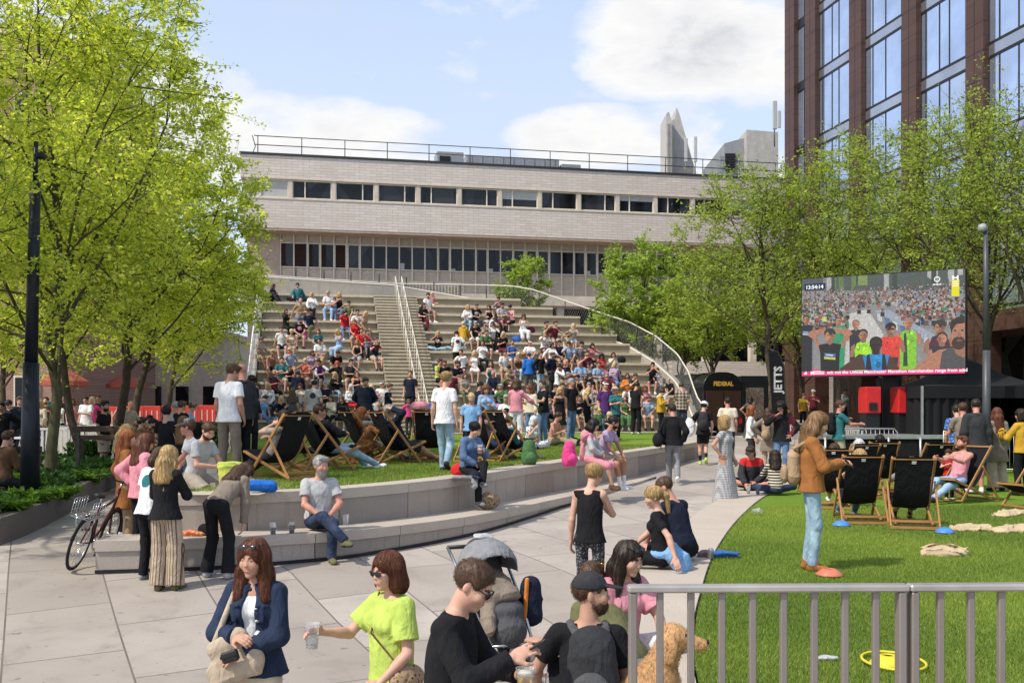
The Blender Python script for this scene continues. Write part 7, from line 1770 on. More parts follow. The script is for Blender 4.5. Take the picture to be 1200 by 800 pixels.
# =====================================================================
# people
# =====================================================================
ORD=['ground','bottom','second','third','fourth','fifth','sixth','seventh','eighth','ninth','tenth','eleventh','twelfth','top']
TN={'tee':'T-shirt','long':'jumper','vest':'vest','cami':'camisole','shirt':'shirt','jacket':'jacket','coat':'coat','dress':'dress','sundress':'sundress','hoodie':'hoodie','polo':'polo shirt','roll':'blouse','bare':'bare chest'}
CN={'darkdenim':'dark denim','paledenim':'pale denim','lightgrey':'pale grey','darkgrey':'dark grey','lightblue':'light blue','skyblue':'sky blue','hotpink':'bright pink'}
HN={'black':'black-haired','dark':'dark-haired','brown':'brown-haired','auburn':'auburn-haired','ginger':'ginger-haired','blonde':'blonde','fair':'fair-haired','grey':'grey-haired','white':'white-haired','red':'red-haired','lightbrown':'light-brown-haired'}
def parse(s):
    p=s.split(); d=dict(zip(('x','y','pose','sex','hair','haircol','top','topcol','bottom','botcol'),p[:10])); d['x']=float(d['x']); d['y']=float(d['y'])
    for e in p[10:]:
        k,v=e.split('=') if '=' in e else (e,'1')
        try: v=float(v)
        except ValueError: pass
        d[k]=v
    return d
def describe(d):
    h='bald' if d['hair'] in('none',) else HN[d['haircol']]
    if d.get('hat'): h=('%s-%s'%(str(d.get('hatcol','black')),{'cap':'capped','straw':'hatted','helmet':'helmeted','visor':'visored'}[d['hat']]))
    t=CN.get(d['topcol'],d['topcol'])+' '+TN[d['top']]
    b='' if d['bottom']=='none' else ', '+CN.get(d['botcol'],d['botcol'])+' '+{'trousers':'trousers','jeans':'jeans','wide':'trousers','flare':'trousers','leggings':'leggings','shorts':'shorts','cycling':'shorts','skirt':'skirt','mini':'skirt','midi':'skirt'}[d['bottom']]
    return h,t+b
SITARMS=['lap','knee','phone','drink','prop','lap','cross','mouth','face']
def spec(d,i,fine):
    rs=random.Random(900+i); s={k:v for k,v in d.items() if k not in('x','y','y0')}
    s['fine']=fine; s['seed']=i
    if 'skin' not in s: s['skin']=rs.choice(['fair','fair','mid','fair','red','mid'])
    if 'armL' not in s: s['armL']=rs.choice(SITARMS if d['pose'] not in('stand','walk') else ['relax','relax','pocket','hip','drink','phone','cross'])
    if 'armR' not in s: s['armR']=rs.choice(SITARMS if d['pose'] not in('stand','walk') else ['relax','down','relax','pocket','drink'])
    if 'hyaw' not in s: s['hyaw']=rs.uniform(-.55,.55)
    if 'hpitch' not in s: s['hpitch']=rs.choice([.0,.1,.25,.4])
    if d['pose'] in('sit','cross','onecross') and 'lean' not in s: s['lean']=rs.choice([.1,.22,.35,.0])
    if d['pose'] in('kneesup','long') and 'lean' not in s: s['lean']=rs.choice([.15,-.1,.25])
    if 'h' not in s: s['h']=(1.63 if d['sex']=='f' else 1.75)*rs.uniform(.97,1.03)
    if 'shoecol' not in s: s['shoecol']=rs.choice(['white','black','charcoal','white','brown','grey'])
    if s['sex']=='m' and 'beard' not in s and rs.random()<.25 and s['h']>1.5: s['beard']=.5
    return s
def tier_point(px,k,dv):
    v=TD_*(k-1)+dv; a=(px-600)/F; A_=(a*(37+VV[1]*v)-(-5+VV[0]*v))/(UU[0]-a*UU[1]); return A_,L(A_,v,0)
STAIRS='''317 331 kneesup f long dark jacket black trousers charcoal yaw=60
349 332 cross m short black jacket teal trousers black
351 347 sit m none grey tee tan jeans denim armR=prop
366 348 sit f long blonde long white trousers black armL=drink
335 368 sit f vlong dark long black trousers black yaw=40
351 368 sit m short dark tee black shorts beige beard=1 print=front top2=pink
364 366 sit m short brown tee navy trousers olive yaw=-25
342 388 sit f bun fair vest cream shorts stone lean=.4
376 391 sit m short dark shirt white shorts khaki lean=.45
303 400 sit m short brown tee stone shorts khaki skin=tan yaw=45
319 403 sit m short blonde bare tan shorts charcoal skin=tan lean=.6
385 341 sit m short grey shirt white jeans lightblue hat=cap hatcol=beige
392 354 sit f long dark dress lightblue none lightblue h=1.2 dresslen=.45
398 342 sit f long blonde vest black jeans denim
424 360 sit f long blonde long tan trousers tan yaw=30 lean=.5
403 369 sit f wavy dark long red jeans denim armR=face
419 367 sit m short dark shirt white trousers black armL=mouth
416 381 sit f long ginger tee red shorts beige
424 380 sit m short brown long red trousers black yaw=15
398 391 sit f long blonde sundress lightblue none lightblue yaw=-40
392 409 sit m short dark tee black shorts khaki lean=.55 hpitch=.5
419 399 sit f long ginger cami black shorts paledenim armL=lap
439 402 sit m short brown tee navy shorts beige sleevecol=white top2=maroon print=front beard=1
321 438 sit m none ginger tee maroon trousers black yoke=1 top2=navy skin=red
314 456 sit f vlong blonde long white jeans darkdenim
307 467 sit f short dark shirt skyblue jeans denim yaw=60
339 433 sit m short dark tee black shorts navy h=1.2
347 437 sit m short brown jacket navy trousers navy hat=cap hatcol=blue yaw=160
358 427 sit m crop fair tee coral shorts stone
376 428 sit f long blonde long white jeans denim
352 448 sit f long brown roll cream shorts denim
375 420 sit m short dark tee purple shorts black
396 427 sit f bob red jacket black trousers black
418 431 sit f vlong brown vest black jeans darkdenim armL=face
393 442 sit f vlong blonde long black jeans paledenim hairfront=1
411 445 sit f long white long white skirt red lean=.4
382 444 sit m short grey tee navy trousers charcoal hat=cap hatcol=grey
388 459 sit f vlong brown jacket cream trousers black yaw=-30
434 444 sit f long fair long pink jeans paledenim
448 444 sit m short brown shirt white shorts beige hat=cap hatcol=white
501 341 sit m short black tee white shorts stone yaw=20
507 345 cross f long fair tee pink shorts pink h=1.25
495 356 sit f long dark tee black trousers burgundy armR=phone
514 386 cross f long blonde tee black jeans paledenim print=front top2=white glasses=1
535 384 cross f wavy lightbrown jacket teal jeans paledenim
543 379 sit f short fair hoodie mustard trousers beige yaw=170
541 409 sit m short brown tee white shorts black yaw=-20
556 407 sit f long fair sundress white none white dresslen=.4 barefoot=1
514 421 sit m short brown tee lime shorts black hat=cap yaw=35
522 419 sit m short brown tee black shorts stone beard=1 skin=red
534 426 sit m short dark tee navy shorts khaki lean=.5
529 432 sit m short brown tee maroon shorts navy yaw=-10
543 432 sit f bob brown shirt stone trousers olive armR=lap
557 358 sit m short brown tee black trousers charcoal print=front top2=lightgrey
575 357 sit f long brown vest black wide white yaw=-30
585 352 sit f short dark long mauve trousers charcoal
587 359 sit m short dark tee lightgrey shorts burgundy
600 358 sit f bun black vest pink trousers black yaw=-50
613 367 sit f wavy brown sundress white none white dresslen=.7
557 376 sit m short grey tee black shorts white
567 377 sit f bob dark roll beige trousers black
577 376 sit f long brown roll white trousers black glasses=1
588 377 sit f long black long black trousers charcoal yaw=-35
589 388 sit f long fair tee black skirt burgundy
637 378 sit m short black tee green shorts stone yaw=40
591 409 sit m short brown tee white shorts khaki
608 408 sit f wavy fair vest brown jeans paledenim armL=face
621 402 sit m short brown shirt white shorts black hat=cap hatcol=white
649 378 sit m short brown tee maroon shorts stone armL=mouth
638 388 sit m none grey shirt white shorts charcoal skin=red
663 388 sit m short brown shirt cream shorts tan hat=cap hatcol=tan armR=shade
646 400 sit f bob dark long white trousers black armR=out
667 400 sit m short dark shirt lightblue shorts brown lean=.4
680 400 sit m short dark tee grey shorts charcoal hat=cap armL=mouth
692 401 sit f vlong dark roll pink trousers black toppat=floral topc2=coral
686 409 sit m short brown tee maroon shorts khaki beard=.6
704 413 sit f curly black dress red none red toppat=floral topc2=pink dresslen=.75
717 414 sit f long dark jacket cream trousers black open=.035 top2=white
662 421 sit m none brown tee navy shorts navy skin=red
680 423 sit m none grey shirt skyblue trousers brown
664 432 sit m short grey shirt grey trousers charcoal toppat=check topc2=lightgrey hat=cap hatcol=grey
684 437 sit f short black vest black trousers beige yaw=-60 lean=.5
579 431 sit m none grey jacket navy jeans denim
594 433 sit f bob blonde jacket olive jeans paledenim open=.04 top2=white
590 447 sit m short grey jacket green jeans denim yaw=-30
600 449 sit m short brown jacket maroon jeans denim hat=cap hatcol=pink
605 425 sit f short black tee mauve trousers navy yaw=-50 lean=.7
765 423 sit m short brown tee black shorts navy hat=cap armR=mouth yaw=-20
771 437 sit f short brown tee white jeans paledenim yaw=-20 h=1.3
748 446 sit f curly brown tee stone trousers black yaw=180
754 452 sit f long auburn roll pink shorts pink
778 451 sit m short black shirt white trousers charcoal yaw=180 h=1.4
787 449 sit m short fair tee black shorts black yaw=-60 h=1.35
655 452 sit m short brown jacket royal trousers black
648 450 sit m short dark tee black jeans darkdenim lean=.4
713 480 sit m short brown tee olive shorts khaki
303 452 sit f bob brown shirt white jeans denim
296 474 sit m short dark tee grey shorts stone
330 470 sit f long fair long navy jeans paledenim
345 474 sit m short brown tee olive shorts charcoal
402 466 sit f bob auburn jacket black skirt black
566 462 sit m short grey shirt blue trousers beige
580 466 sit f long dark tee lilac shorts white
613 465 sit m short brown tee orange shorts navy
630 460 sit f wavy fair roll white jeans denim
640 470 sit m short black hoodie grey trousers black
676 462 sit m short dark tee navy shorts khaki
700 466 sit f bob grey jacket beige trousers brown
733 470 sit f long brown dress green none green dresslen=.7
758 470 sit m short brown shirt lightblue shorts beige
640 392 sit f bob brown tee white shorts denim
655 395 sit m short dark tee navy shorts khaki
700 428 sit m short brown shirt lightblue shorts stone
720 428 sit f long fair roll lilac jeans denim
690 425 sit f bun dark tee grey skirt black
740 432 sit m short brown tee charcoal shorts beige
625 420 sit f long auburn tee teal shorts white
548 360 sit f long blonde roll white jeans paledenim
568 392 sit m short brown tee green shorts navy
537 430 sit f bob dark tee pink shorts denim
660 440 sit f long brown jacket beige jeans denim
690 452 sit m short grey shirt white trousers grey
722 452 sit f wavy brown tee mustard shorts denim
745 462 sit m short dark tee blue shorts charcoal
585 448 sit f long brown tee white shorts black
372 388 sit f bob auburn dress teal none teal dresslen=.6
330 385 sit m short brown tee white shorts navy
410 352 sit m short dark shirt olive shorts beige
430 385 sit f bun brown tee grey shorts denim
340 404 sit m short fair tee lightblue shorts khaki
330 418 sit m short brown tee teal shorts stone
366 405 sit f long brown tee lilac shorts paledenim
411 420 sit m short dark tee charcoal shorts khaki
565 395 sit f bob dark tee white jeans black
575 420 sit f long brown vest teal shorts paledenim
600 395 sit m short brown polo blue shorts beige
653 420 sit f wavy auburn dress navy none navy dresslen=.6
672 384 sit f long fair tee stone shorts denim
712 436 sit m short grey polo maroon trousers charcoal
735 440 sit f bob brown roll orange trousers white'''
def ST(line,i):
    d=parse(line); px,py=d['x'],d['y']; sc=d.get('h',1.63 if d['sex']=='f' else 1.75)/1.72
    best=None
    for k in range(1,14):
        dv=.26
        A_,w=tier_point(px,k,dv); hz=tier_z(k)+.90*sc; e=abs(HOR-(hz-CAMZ)/w[1]*F-py)
        if best is None or e<best[0]: best=(e,k,A_,w)
    e,k,A_,w=best
    s=spec(d,i,0); s['footz']=-.46/sc; rsy=random.Random(i).uniform(-18,18)
    if d['pose'] in('cross','kneesup','long'): s['seat']=0; 
    h,cl=describe(d); blk='left' if A_<1.5 else 'right'
    verb={'sit':'sitting','cross':'sitting cross-legged','kneesup':'sitting knees-up','long':'sitting'}[d['pose']]
    lab=f"{h} {'child' if d.get('h',2)<1.4 else 'person'}, {cl}, on the {ORD[k]} tier {blk} of stairs"
    dz=0.02
    extra=.22 if d['pose'] in('cross','kneesup') else 0
    p=(w[0]+VV[0]*extra,w[1]+VV[1]*extra,tier_z(k)+dz)
    return s,p,TH+R(d.get('yaw',rsy)),lab
people=[]
for i,l in enumerate(STAIRS.split('\n')): people.append((*ST(l,i),'spectators sitting on the terraces'))
# ---- everyone else: px, depth, pose ... rz(deg) zone | label
GROUND='''343 33.5 stand f vlong brown tee darkgrey skirt navy rz=175 zone=L | long brown-haired person in dark grey T-shirt and navy skirt standing behind the deckchairs
367 30.5 stand m short dark tee lightgrey shorts stone rz=185 zone=L print=back top2=charcoal h=1.82 | dark-haired person seen from behind, pale T-shirt with a dark round back print
427 29.5 stand m short dark jacket navy trousers black rz=0 zone=L armL=behind armR=behind h=1.88 build=1.15 | big person in navy fleece standing squarely between the deckchairs like a steward
455 32 stand m short brown tee navy trousers darkdenim rz=80 zone=L armR=fwd | navy T-shirt person leaning with one arm held out near the stair foot
481 36.2 stand m crop brown polo navy shorts black rz=-10 zone=L h=1.86 armL=down armR=down z=1.85 | stocky person in navy polo shirt and black shorts standing on the lowest stairs
479 34.5 stand f long brown hoodie hotpink trousers charcoal rz=180 zone=L h=1.25 | child in bright pink hoodie with her back turned at the stair foot
507 34.5 stand m short brown tee blue shorts navy rz=180 zone=L h=1.3 | child in blue T-shirt seen from behind beside the pink buggy
561 32 stand m short black tee navy trousers navy rz=120 zone=L hat=cap | person in navy T-shirt and black cap standing behind the smiling woman in blue
536 40.2 stand m short black tee white shorts black rz=190 zone=T k=5 hat=cap print=back top2=maroon | black-capped person standing on the terraces in white T-shirt with a red back print
620 38.6 stand m short brown jacket royal trousers darkgrey rz=190 zone=T k=3 | person in hooded royal blue jacket standing with back turned on the terraces
633 38.6 stand m short auburn long black jeans paledenim rz=40 zone=T k=3 | auburn-haired person standing on the terraces in black jumper and pale jeans
646 38.4 stand m short brown jacket navy trousers charcoal rz=60 zone=T k=3 | person in navy jacket standing just behind the backpacked one in white
653 37.5 stand m short brown long white trousers black rz=90 zone=T k=2 hat=cap armL=mouth armR=mouth backpack=black | white-sleeved person in cap with a black backpack taking a photo
605 25.5 stand f curly brown roll pink trousers white rz=165 zone=L h=1.74 armR=out | large curly brown-haired person in pink blouse and white trousers, arm stretched out
594 29 sit m short grey tee white jeans denim rz=-10 zone=L print=front top2=black seat=.42 | grey-haired person seated low in white T-shirt with a black square print
569 24.5 stand f wavy auburn roll lightblue jeans denim rz=25 zone=L smile=1 armR=relax hyaw=-.2 | smiling auburn wavy-haired person in pale blue blouse behind the deckchairs
622 28 stand f long auburn roll cream jeans denim rz=-30 zone=L | auburn-haired person in cream blouse and jeans among the standing crowd
637 28.5 stand m short brown tee black jeans denim rz=-60 zone=L armR=drink | person in black T-shirt and jeans turning aside in the standing crowd
656 29.5 stand f wavy blonde vest black skirt black rz=10 zone=L | blonde person in black lace vest and black skirt in the standing crowd
669 30.5 stand m short grey tee black jeans denim rz=40 zone=L hat=cap hatcol=grey h=1.85 | tall grey-capped person in black T-shirt and blue jeans facing the blonde
688 31 stand f long blonde vest black shorts black rz=70 zone=L armL=phone armR=phone | blonde person in black sleeveless top and short black shorts checking a phone
709 30.5 stand m short brown shirt purple jeans denim rz=15 zone=L hat=cap hatcol=white | white-capped person in dark purple shirt standing beside the straw hat
721 30.5 stand f bob grey shirt teal trousers black rz=10 zone=L hat=straw hatcol=beige armL=phone armR=phone | straw-hatted person in teal shirt holding a camera
745 35.5 stand m short dark tee black trousers black rz=140 zone=L shoecol=white h=1.85 | dark-haired person all in black with white trainers at the terrace foot
774 34.5 stand f bun dark jacket mustard trousers black rz=60 zone=L armR=drink | person in mustard cardigan and black trousers holding a drink by the parapet
799 35.5 stand m short brown shirt charcoal trousers darkdenim rz=170 zone=L toppat=plaid topc2=beige h=1.82 | person in checked brown and cream shirt standing at the parapet end
715 29.5 long f long fair tee black shorts pink rz=-30 zone=L | fair-haired person in black and pink sitting on the grass below the straw hat
646 26.5 long m short dark bare tan trousers khaki rz=60 zone=L | bare-chested dark-haired person sitting on the grass in khaki trousers
702 29.6 stand m short brown tee green shorts navy rz=20 zone=L h=.95 hat=helmet hatcol=lime | toddler with a lime green helmet among the standing legs
619 24.5 cross f bob white dress white none white rz=40 zone=L toppat=floral topc2=black dresslen=.7 | person in black and white floral dress sitting beside the green rucksack
789 22.3 walk m short dark jacket black trousers grey rz=175 zone=P hat=cap h=1.79 fine=1 stride=.26 armL=down armR=bag | black-capped person in black jacket and grey trousers walking away with a shoulder bag
824 26.9 walk m short black tee black cycling black rz=172 zone=P hat=helmet hatcol=white fine=1 shoecol=lime backpack=charcoal socks=1 sockcol=black stride=.12 | cyclist in white helmet and black kit with lime green shoes
853 27.2 stand m crop dark tee cream trousers charcoal rz=165 zone=P hat=cap fine=1 h=1.8 loose=1.6 | black-capped person in loose cream T-shirt with their back turned
850 18.8 stand f curly blonde dress grey none grey rz=48 zone=P toppat=check topc2=lightgrey dresslen=.98 armL=relax armR=pocket fine=1 h=1.64 hyaw=.3 hpitch=-.1 build=1.12 | curly blonde person in a long grey gingham dress on the walkway
880 24.5 stand f bob ginger roll white trousers charcoal rz=70 zone=P fine=1 h=1.66 hyaw=.3 | ginger-haired person in white blouse looking at the screen
900 24.2 stand f long brown coat taupe trousers beige rz=150 zone=P fine=1 backpack=tan | person in taupe coat with a tan backpack beside the sporty man
916 23.2 stand m curly black jacket black jeans denim rz=-25 zone=P fine=1 hat=visor hatcol=charcoal sleevecol=maroon top2=maroon armR=mouth armL=pocket h=1.8 | curly black-haired person in black and maroon sports jacket with a visor
880 20.6 cross m short brown jacket charcoal shorts black rz=-10 zone=Q fine=1 hat=cap hatcol=charcoal yoke=1 top2=red skin=red armL=lap armR=knee lean=.3 | capped person in red and charcoal jacket sitting at the grass edge
909 19.4 cross f wavy dark long cream jeans darkdenim rz=170 zone=Q fine=1 toppat=stripe topc2=black lean=.25 | dark-haired person in black and cream striped top sitting with back turned
951 10.7 stand f long lightbrown long rust jeans paledenim rz=78 zone=R fine=2 h=1.69 armL=phone armR=phone hpitch=.42 hyaw=0 shoecol=rust boots=1 loose=1.5 vox=.0075 backpack=tan stance=.07 | person in rust jumper and pale jeans standing on the grass looking at a phone
879 36.5 stand f bob dark dress darkgrey none darkgrey rz=160 zone=P dresslen=.9 | person in long dark grey dress by the coffee trailer
917 34 stand f long dark jacket brown trousers charcoal rz=20 zone=P | dark-haired person in brown jacket behind the feather flag
941 46 stand f bun brown tee mustard trousers black rz=0 zone=P | person in mustard T-shirt and black trousers far off by the columns
953 47 stand m short grey tee maroon shorts black rz=-15 zone=P hat=cap hatcol=white | person in maroon T-shirt and white cap far off by the columns
989 50 stand m short brown long white trousers charcoal rz=40 zone=P | tiny distant person in white behind the colonnade beside the screen
983 23.6 walk m short brown tee teal trousers beige rz=95 zone=R fine=1 backpack=black h=1.8 armR=fwd | person in teal T-shirt with a black backpack walking past the stage
1112 18.6 stand m short brown tee red trousers black rz=-15 zone=R h=.9 headscale=1.35 fine=1 | toddler in red T-shirt and black trousers standing by the sideways deckchair
1122 21 stand m short dark tee blue shorts orange rz=150 zone=R fine=1 h=1.74 toppat=floral topc2=lightblue | person in blue patterned T-shirt with orange shorts facing the stage
1129 20.4 stand m short brown tee taupe trousers charcoal rz=170 zone=R fine=1 | brown-haired person in taupe T-shirt behind the one in black jacket
1144 19.9 stand m short dark jacket charcoal shorts royal rz=178 zone=R fine=1 h=1.86 build=1.1 loose=1.1 | tall dark-haired person in charcoal jacket and royal blue shorts watching the stage
1169 20.4 stand f vlong auburn coat taupe wide beige rz=182 zone=R fine=1 h=1.68 minipack=1 | long auburn-haired person in taupe coat with a small yellow rucksack
1199 19.4 stand f bob dark jacket mustard trousers black rz=190 zone=R fine=1 h=1.66 | person in mustard jacket and black trousers nearest the marquee end
268 15.9 stand m short brown tee white trousers taupe rz=165 zone=L fine=1 h=1.80 armL=relax armR=relax hyaw=-.5 loose=1.1 vox=.009 stance=.14 | brown-haired person in white T-shirt and taupe trousers standing on the wall top
284 16.7 stand m none grey jacket charcoal trousers black rz=-125 zone=L fine=1 h=1.83 beard=.3 skin=red vox=.009 hyaw=-.3 hpitch=.2 | bald older person in charcoal shirt talking on the wall top
293 22.5 stand m short dark jacket black trousers black rz=60 zone=L fine=1 hat=cap armR=phone | black-capped person in black behind the bald older one
194 11.6 stand f wavy blonde long black wide beige rz=170 zone=W fine=2 h=1.66 armL=phone armR=phone botpat=pinstripe botc2=brown hpitch=.35 vox=.008 shoecol=olive | blonde person in black jumper and striped wide beige trousers seen from behind
174 12.0 stand f bob brown tee white trousers black rz=150 zone=W fine=2 h=1.6 print=back top2=teal lean=.2 vox=.0085 loose=1.8 | person in white T-shirt with a teal back print beside the bicycle
165 13.2 stand f long auburn jacket pink trousers black rz=140 zone=W fine=1 h=1.66 vox=.009 loose=1.3 | auburn-haired person in pink tweed jacket beside the bicycle
147 13.9 stand f vlong ginger coat rust trousers tan rz=120 zone=W fine=1 h=1.66 | long ginger-haired person in rust coat at the edge of the group
144 15.2 stand f long blonde jacket black trousers black rz=130 zone=W fine=1 h=1.68 | blonde person in black jacket behind the ginger-haired one
228 14.3 sit m short brown tee lightgrey shorts stone rz=70 zone=W fine=1 seat=.6 z=.62 armL=reach armR=phone lean=.3 hpitch=.5 vox=.009 | brown-haired person in pale grey T-shirt looking down by the wall top
232 14.9 sit m short brown tee white shorts beige rz=-60 zone=W fine=1 seat=.6 z=.64 hat=cap hatcol=grey glasses=1 vox=.009 skin=red | grey-capped person in white T-shirt and sunglasses sitting by the wall
258 12.15 bend f long brown long taupe flare black rz=160 zone=W fine=2 lean=.95 armL=reach armR=reach vox=.008 shoecol=lightgrey h=1.68 | person in taupe jumper and black flared trousers bending over the bench
374 13.2 onecross m short grey tee lightgrey jeans darkdenim rz=22 zone=B fine=2 beard=2 beardcol=grey over=-1 armL=lap armR=lap skin=red vox=.007 hyaw=.35 shoecol=olive solecol=charcoal h=1.8 build=1.1 lean=.05 loose=1.4 | grey-bearded person in pale grey T-shirt sitting cross-kneed on the bench
549 16.35 onecross f bun black jacket denim trousers black rz=38 zone=X fine=1 over=1 armL=drink armR=lap hyaw=.25 vox=.009 shoecol=grey lean=.15 footz=-.5 | dark-haired person in denim jacket sitting on the wall with an iced drink
521 17.2 walk f bun blonde tee white jeans paledenim rz=172 zone=L fine=1 h=1.72 armL=down armR=down stride=.17 vox=.009 shoecol=charcoal | blonde person in white T-shirt and pale jeans walking across the lawn
552 18.3 stand m crop fair tee skyblue shorts navy rz=-5 zone=L fine=1 h=1.35 hpitch=.3 vox=.010 | blond child in sky blue T-shirt standing by the deckchair
195 19.8 stand m short black tee black shorts khaki rz=170 zone=W fine=1 h=1.8 | black-haired person in black T-shirt and khaki shorts seen from behind
214 18.8 stand f vlong lightbrown vest black jeans denim rz=165 zone=W fine=1 h=1.64 | long light-brown-haired person in black vest seen from behind
122 24 stand m short black tee black shorts beige rz=80 zone=W fine=1 h=1.78 | black-haired person in black T-shirt and beige shorts beside a tree trunk
152 27 stand m none grey jacket beige trousers tan rz=70 zone=W h=1.72 | bald person in beige jacket beside a tree trunk
168 25.5 sit m short black tee red trousers charcoal rz=60 zone=W seat=.45 | person in red T-shirt sitting on the far bench
175 24.5 sit m short black tee mustard trousers charcoal rz=120 zone=W seat=.45 | person in mustard T-shirt sitting on the far bench
162 23.5 sit m short black jacket brown trousers black rz=150 zone=W seat=.45 | person in brown jacket with black hair sitting on the far bench
138 22.6 sit f short brown long stone trousers grey rz=170 zone=W seat=.45 | brown-haired person in stone jumper sitting on the dark timber bench
205 25 stand m short grey tee lightgrey shorts grey rz=170 zone=W | grey-haired person in pale grey T-shirt beyond the group
212 24 stand m short brown tee black jeans denim rz=150 zone=W | brown-haired person in plain black T-shirt and jeans beyond the group
222 26 stand m short brown tee lightblue trousers beige rz=100 zone=W hat=cap hatcol=tan | tan-capped person in light blue T-shirt beyond the group
138 31 stand m crop dark bare tan shorts charcoal rz=60 zone=W lean=.5 skin=red | bare-chested person leaning forward under the trees
2 24 stand m short black jacket black trousers black rz=20 zone=W h=1.78 | black-haired person in black jacket closest to the planter corner
12 27.5 stand m short dark jacket navy trousers navy rz=0 zone=W hat=cap hatcol=navy | navy-capped person in navy jacket in the dark clothed crowd
23 28.5 stand m short brown jacket charcoal trousers darkdenim rz=50 zone=W | brown-haired person in charcoal jacket in the dark clothed crowd
29 29.5 stand m short grey jacket black jeans darkdenim rz=-40 zone=W | grey-haired person in black jacket by the white folding table
48 30 stand f long blonde roll cream jeans denim rz=-20 zone=W | blonde person in cream blouse just past the lamp post
54 31 stand m short brown tee brown trousers beige rz=30 zone=W | person in brown T-shirt just past the lamp post
70 31.5 stand f long dark tee white shorts black rz=-30 zone=W | dark-haired person in white T-shirt behind the white barriers
75 33 stand m short black tee navy jeans denim rz=10 zone=W | black-haired person in navy T-shirt behind the white barriers
84 33 stand f wavy auburn vest pink jeans denim rz=40 zone=W | auburn-haired person in pink vest behind the white barriers
101 32 stand m short dark shirt white shorts navy rz=-10 zone=W | dark-haired person in white shirt behind the white barriers
108 33.5 stand f bob fair tee hotpink trousers white rz=10 zone=W | fair-haired person in bright pink T-shirt behind the white barriers
116 34 stand m short brown tee charcoal shorts khaki rz=10 zone=W backpack=teal | person with a teal backpack behind the white barriers
64 34 stand m short grey jacket teal trousers charcoal rz=-10 zone=W | grey-haired person in teal jacket behind the white barriers
2 17.2 sit m short brown jacket brown trousers charcoal rz=160 zone=W seat=.5 fine=1 | brown-haired person in brown jacket sitting on the bench by the lamp post
692 18.9 sit f vlong black long lightgrey skirt pink rz=70 zone=X fine=1 shawl=1 yoke=1 top2=pink footz=-.5 vox=.010 armL=lap armR=lap | black-haired person with a pink shawl sitting on the wall
704 19.4 sit m short black tee lilac shorts beige rz=62 zone=X fine=1 skin=tan footz=-.5 vox=.010 shoecol=white socks=1 armL=knee armR=knee lean=.35 | black-haired person in lilac T-shirt and beige shorts sitting on the wall
691 10.8 stand f bun blonde vest black leggings charcoal rz=165 zone=G fine=2 h=1.68 botpat=leopard botc2=grey armR=drink armL=down vox=.0075 hyaw=-.6 | blonde person in black sleeveless top and patterned leggings holding a drink
777 10.75 sit f pony blonde tee black leggings black rz=-115 zone=Y fine=2 h=1.6 vox=.0075 footz=-.42 armL=prop armR=knee hyaw=.4 apron=1 | blonde ponytailed person in black crop top with a blue jacket tied round the waist
802 11.3 sit m buzz brown tee navy shorts black rz=-135 zone=Y fine=2 h=1.78 vox=.0075 footz=-.42 skin=red armL=knee armR=knee lean=.3 hyaw=.5 | shaven-headed person in navy T-shirt sitting on the ledge
722 7.2 cross f long dark shirt pink shorts white rz=30 zone=G z=.47 fine=2 h=1.68 vox=.007 hairfront=1 hyaw=.25 armL=knee armR=lap glasses=up lean=.15 loose=1.6 sleevecol=pink top2=pink | dark-haired person in pale pink shirt sitting on the ledge, sunglasses on head
737 6.75 long m crop brown shirt olive shorts stone rz=-150 zone=G z=.46 fine=2 h=1.72 vox=.007 lean=.8 hyaw=-1.1 glasses=up armL=knee armR=knee barefoot=1 hpitch=.1 orange=1 | person in olive shirt and flip-flops with orange mirrored sunglasses on the head
300 6.4 stand f wavy auburn jacket darkdenim wide cream rz=-8 zone=G z=-.2 fine=2 h=1.64 hairfront=1 open=.045 top2=white glasses=up hyaw=-.12 hpitch=.1 vox=.0055 loose=1.1 denimjacket=1 | auburn wavy-haired person in dark denim jacket holding a cream bag
459 6.05 stand f bob auburn shirt lime trousers black rz=-52 zone=G z=-.17 fine=2 h=1.585 glasses=1 hyaw=.1 hpitch=.12 vox=.0055 loose=1.5 | auburn bobbed person in lime green shirt and sunglasses holding out a cup
524 5.1 stand m crop brown long black trousers darkdenim rz=76 zone=G z=-.20 fine=2 h=1.74 glasses=1 hpitch=.55 hyaw=0 vox=.0055 lean=.08 beard=0 | brown-haired person in black jumper and sunglasses bent over a phone
688 5.55 sit m buzz brown tee black shorts black rz=-188 zone=G z=.465 footz=0 footd=.5 fine=2 h=1.68 hat=cap hatcol=charcoal hyaw=-1.4 vox=.0055 beard=.25 | person in black T-shirt and dark cap with a grey backpack'''
HAND={  # explicit arm targets for close figures: (outward, forward, up), elbow hint
 'auburn wavy-haired':dict(armR=((-.10,.22,-.25),(.8,-.3,-.6)),armL=((-.16,.2,-.36),(1,-.3,-.3))),
 'auburn bobbed':dict(armR=((.04,.42,-.15),(.5,-.6,-.8)),armL=((.04,.20,-.44),(.6,-.8,-.2))),
 'brown-haired person in black jumper':dict(armR=((-.04,.34,-.10),(.6,-.2,-.8)),armL=((-.06,.33,-.24),(.7,-.3,-.7)),pnR=None),
 'person in black T-shirt and dark cap':dict(armL=((.16,.34,-.32),(.6,-.6,-.6)),armR='relax'),
}
WALLTOP={}
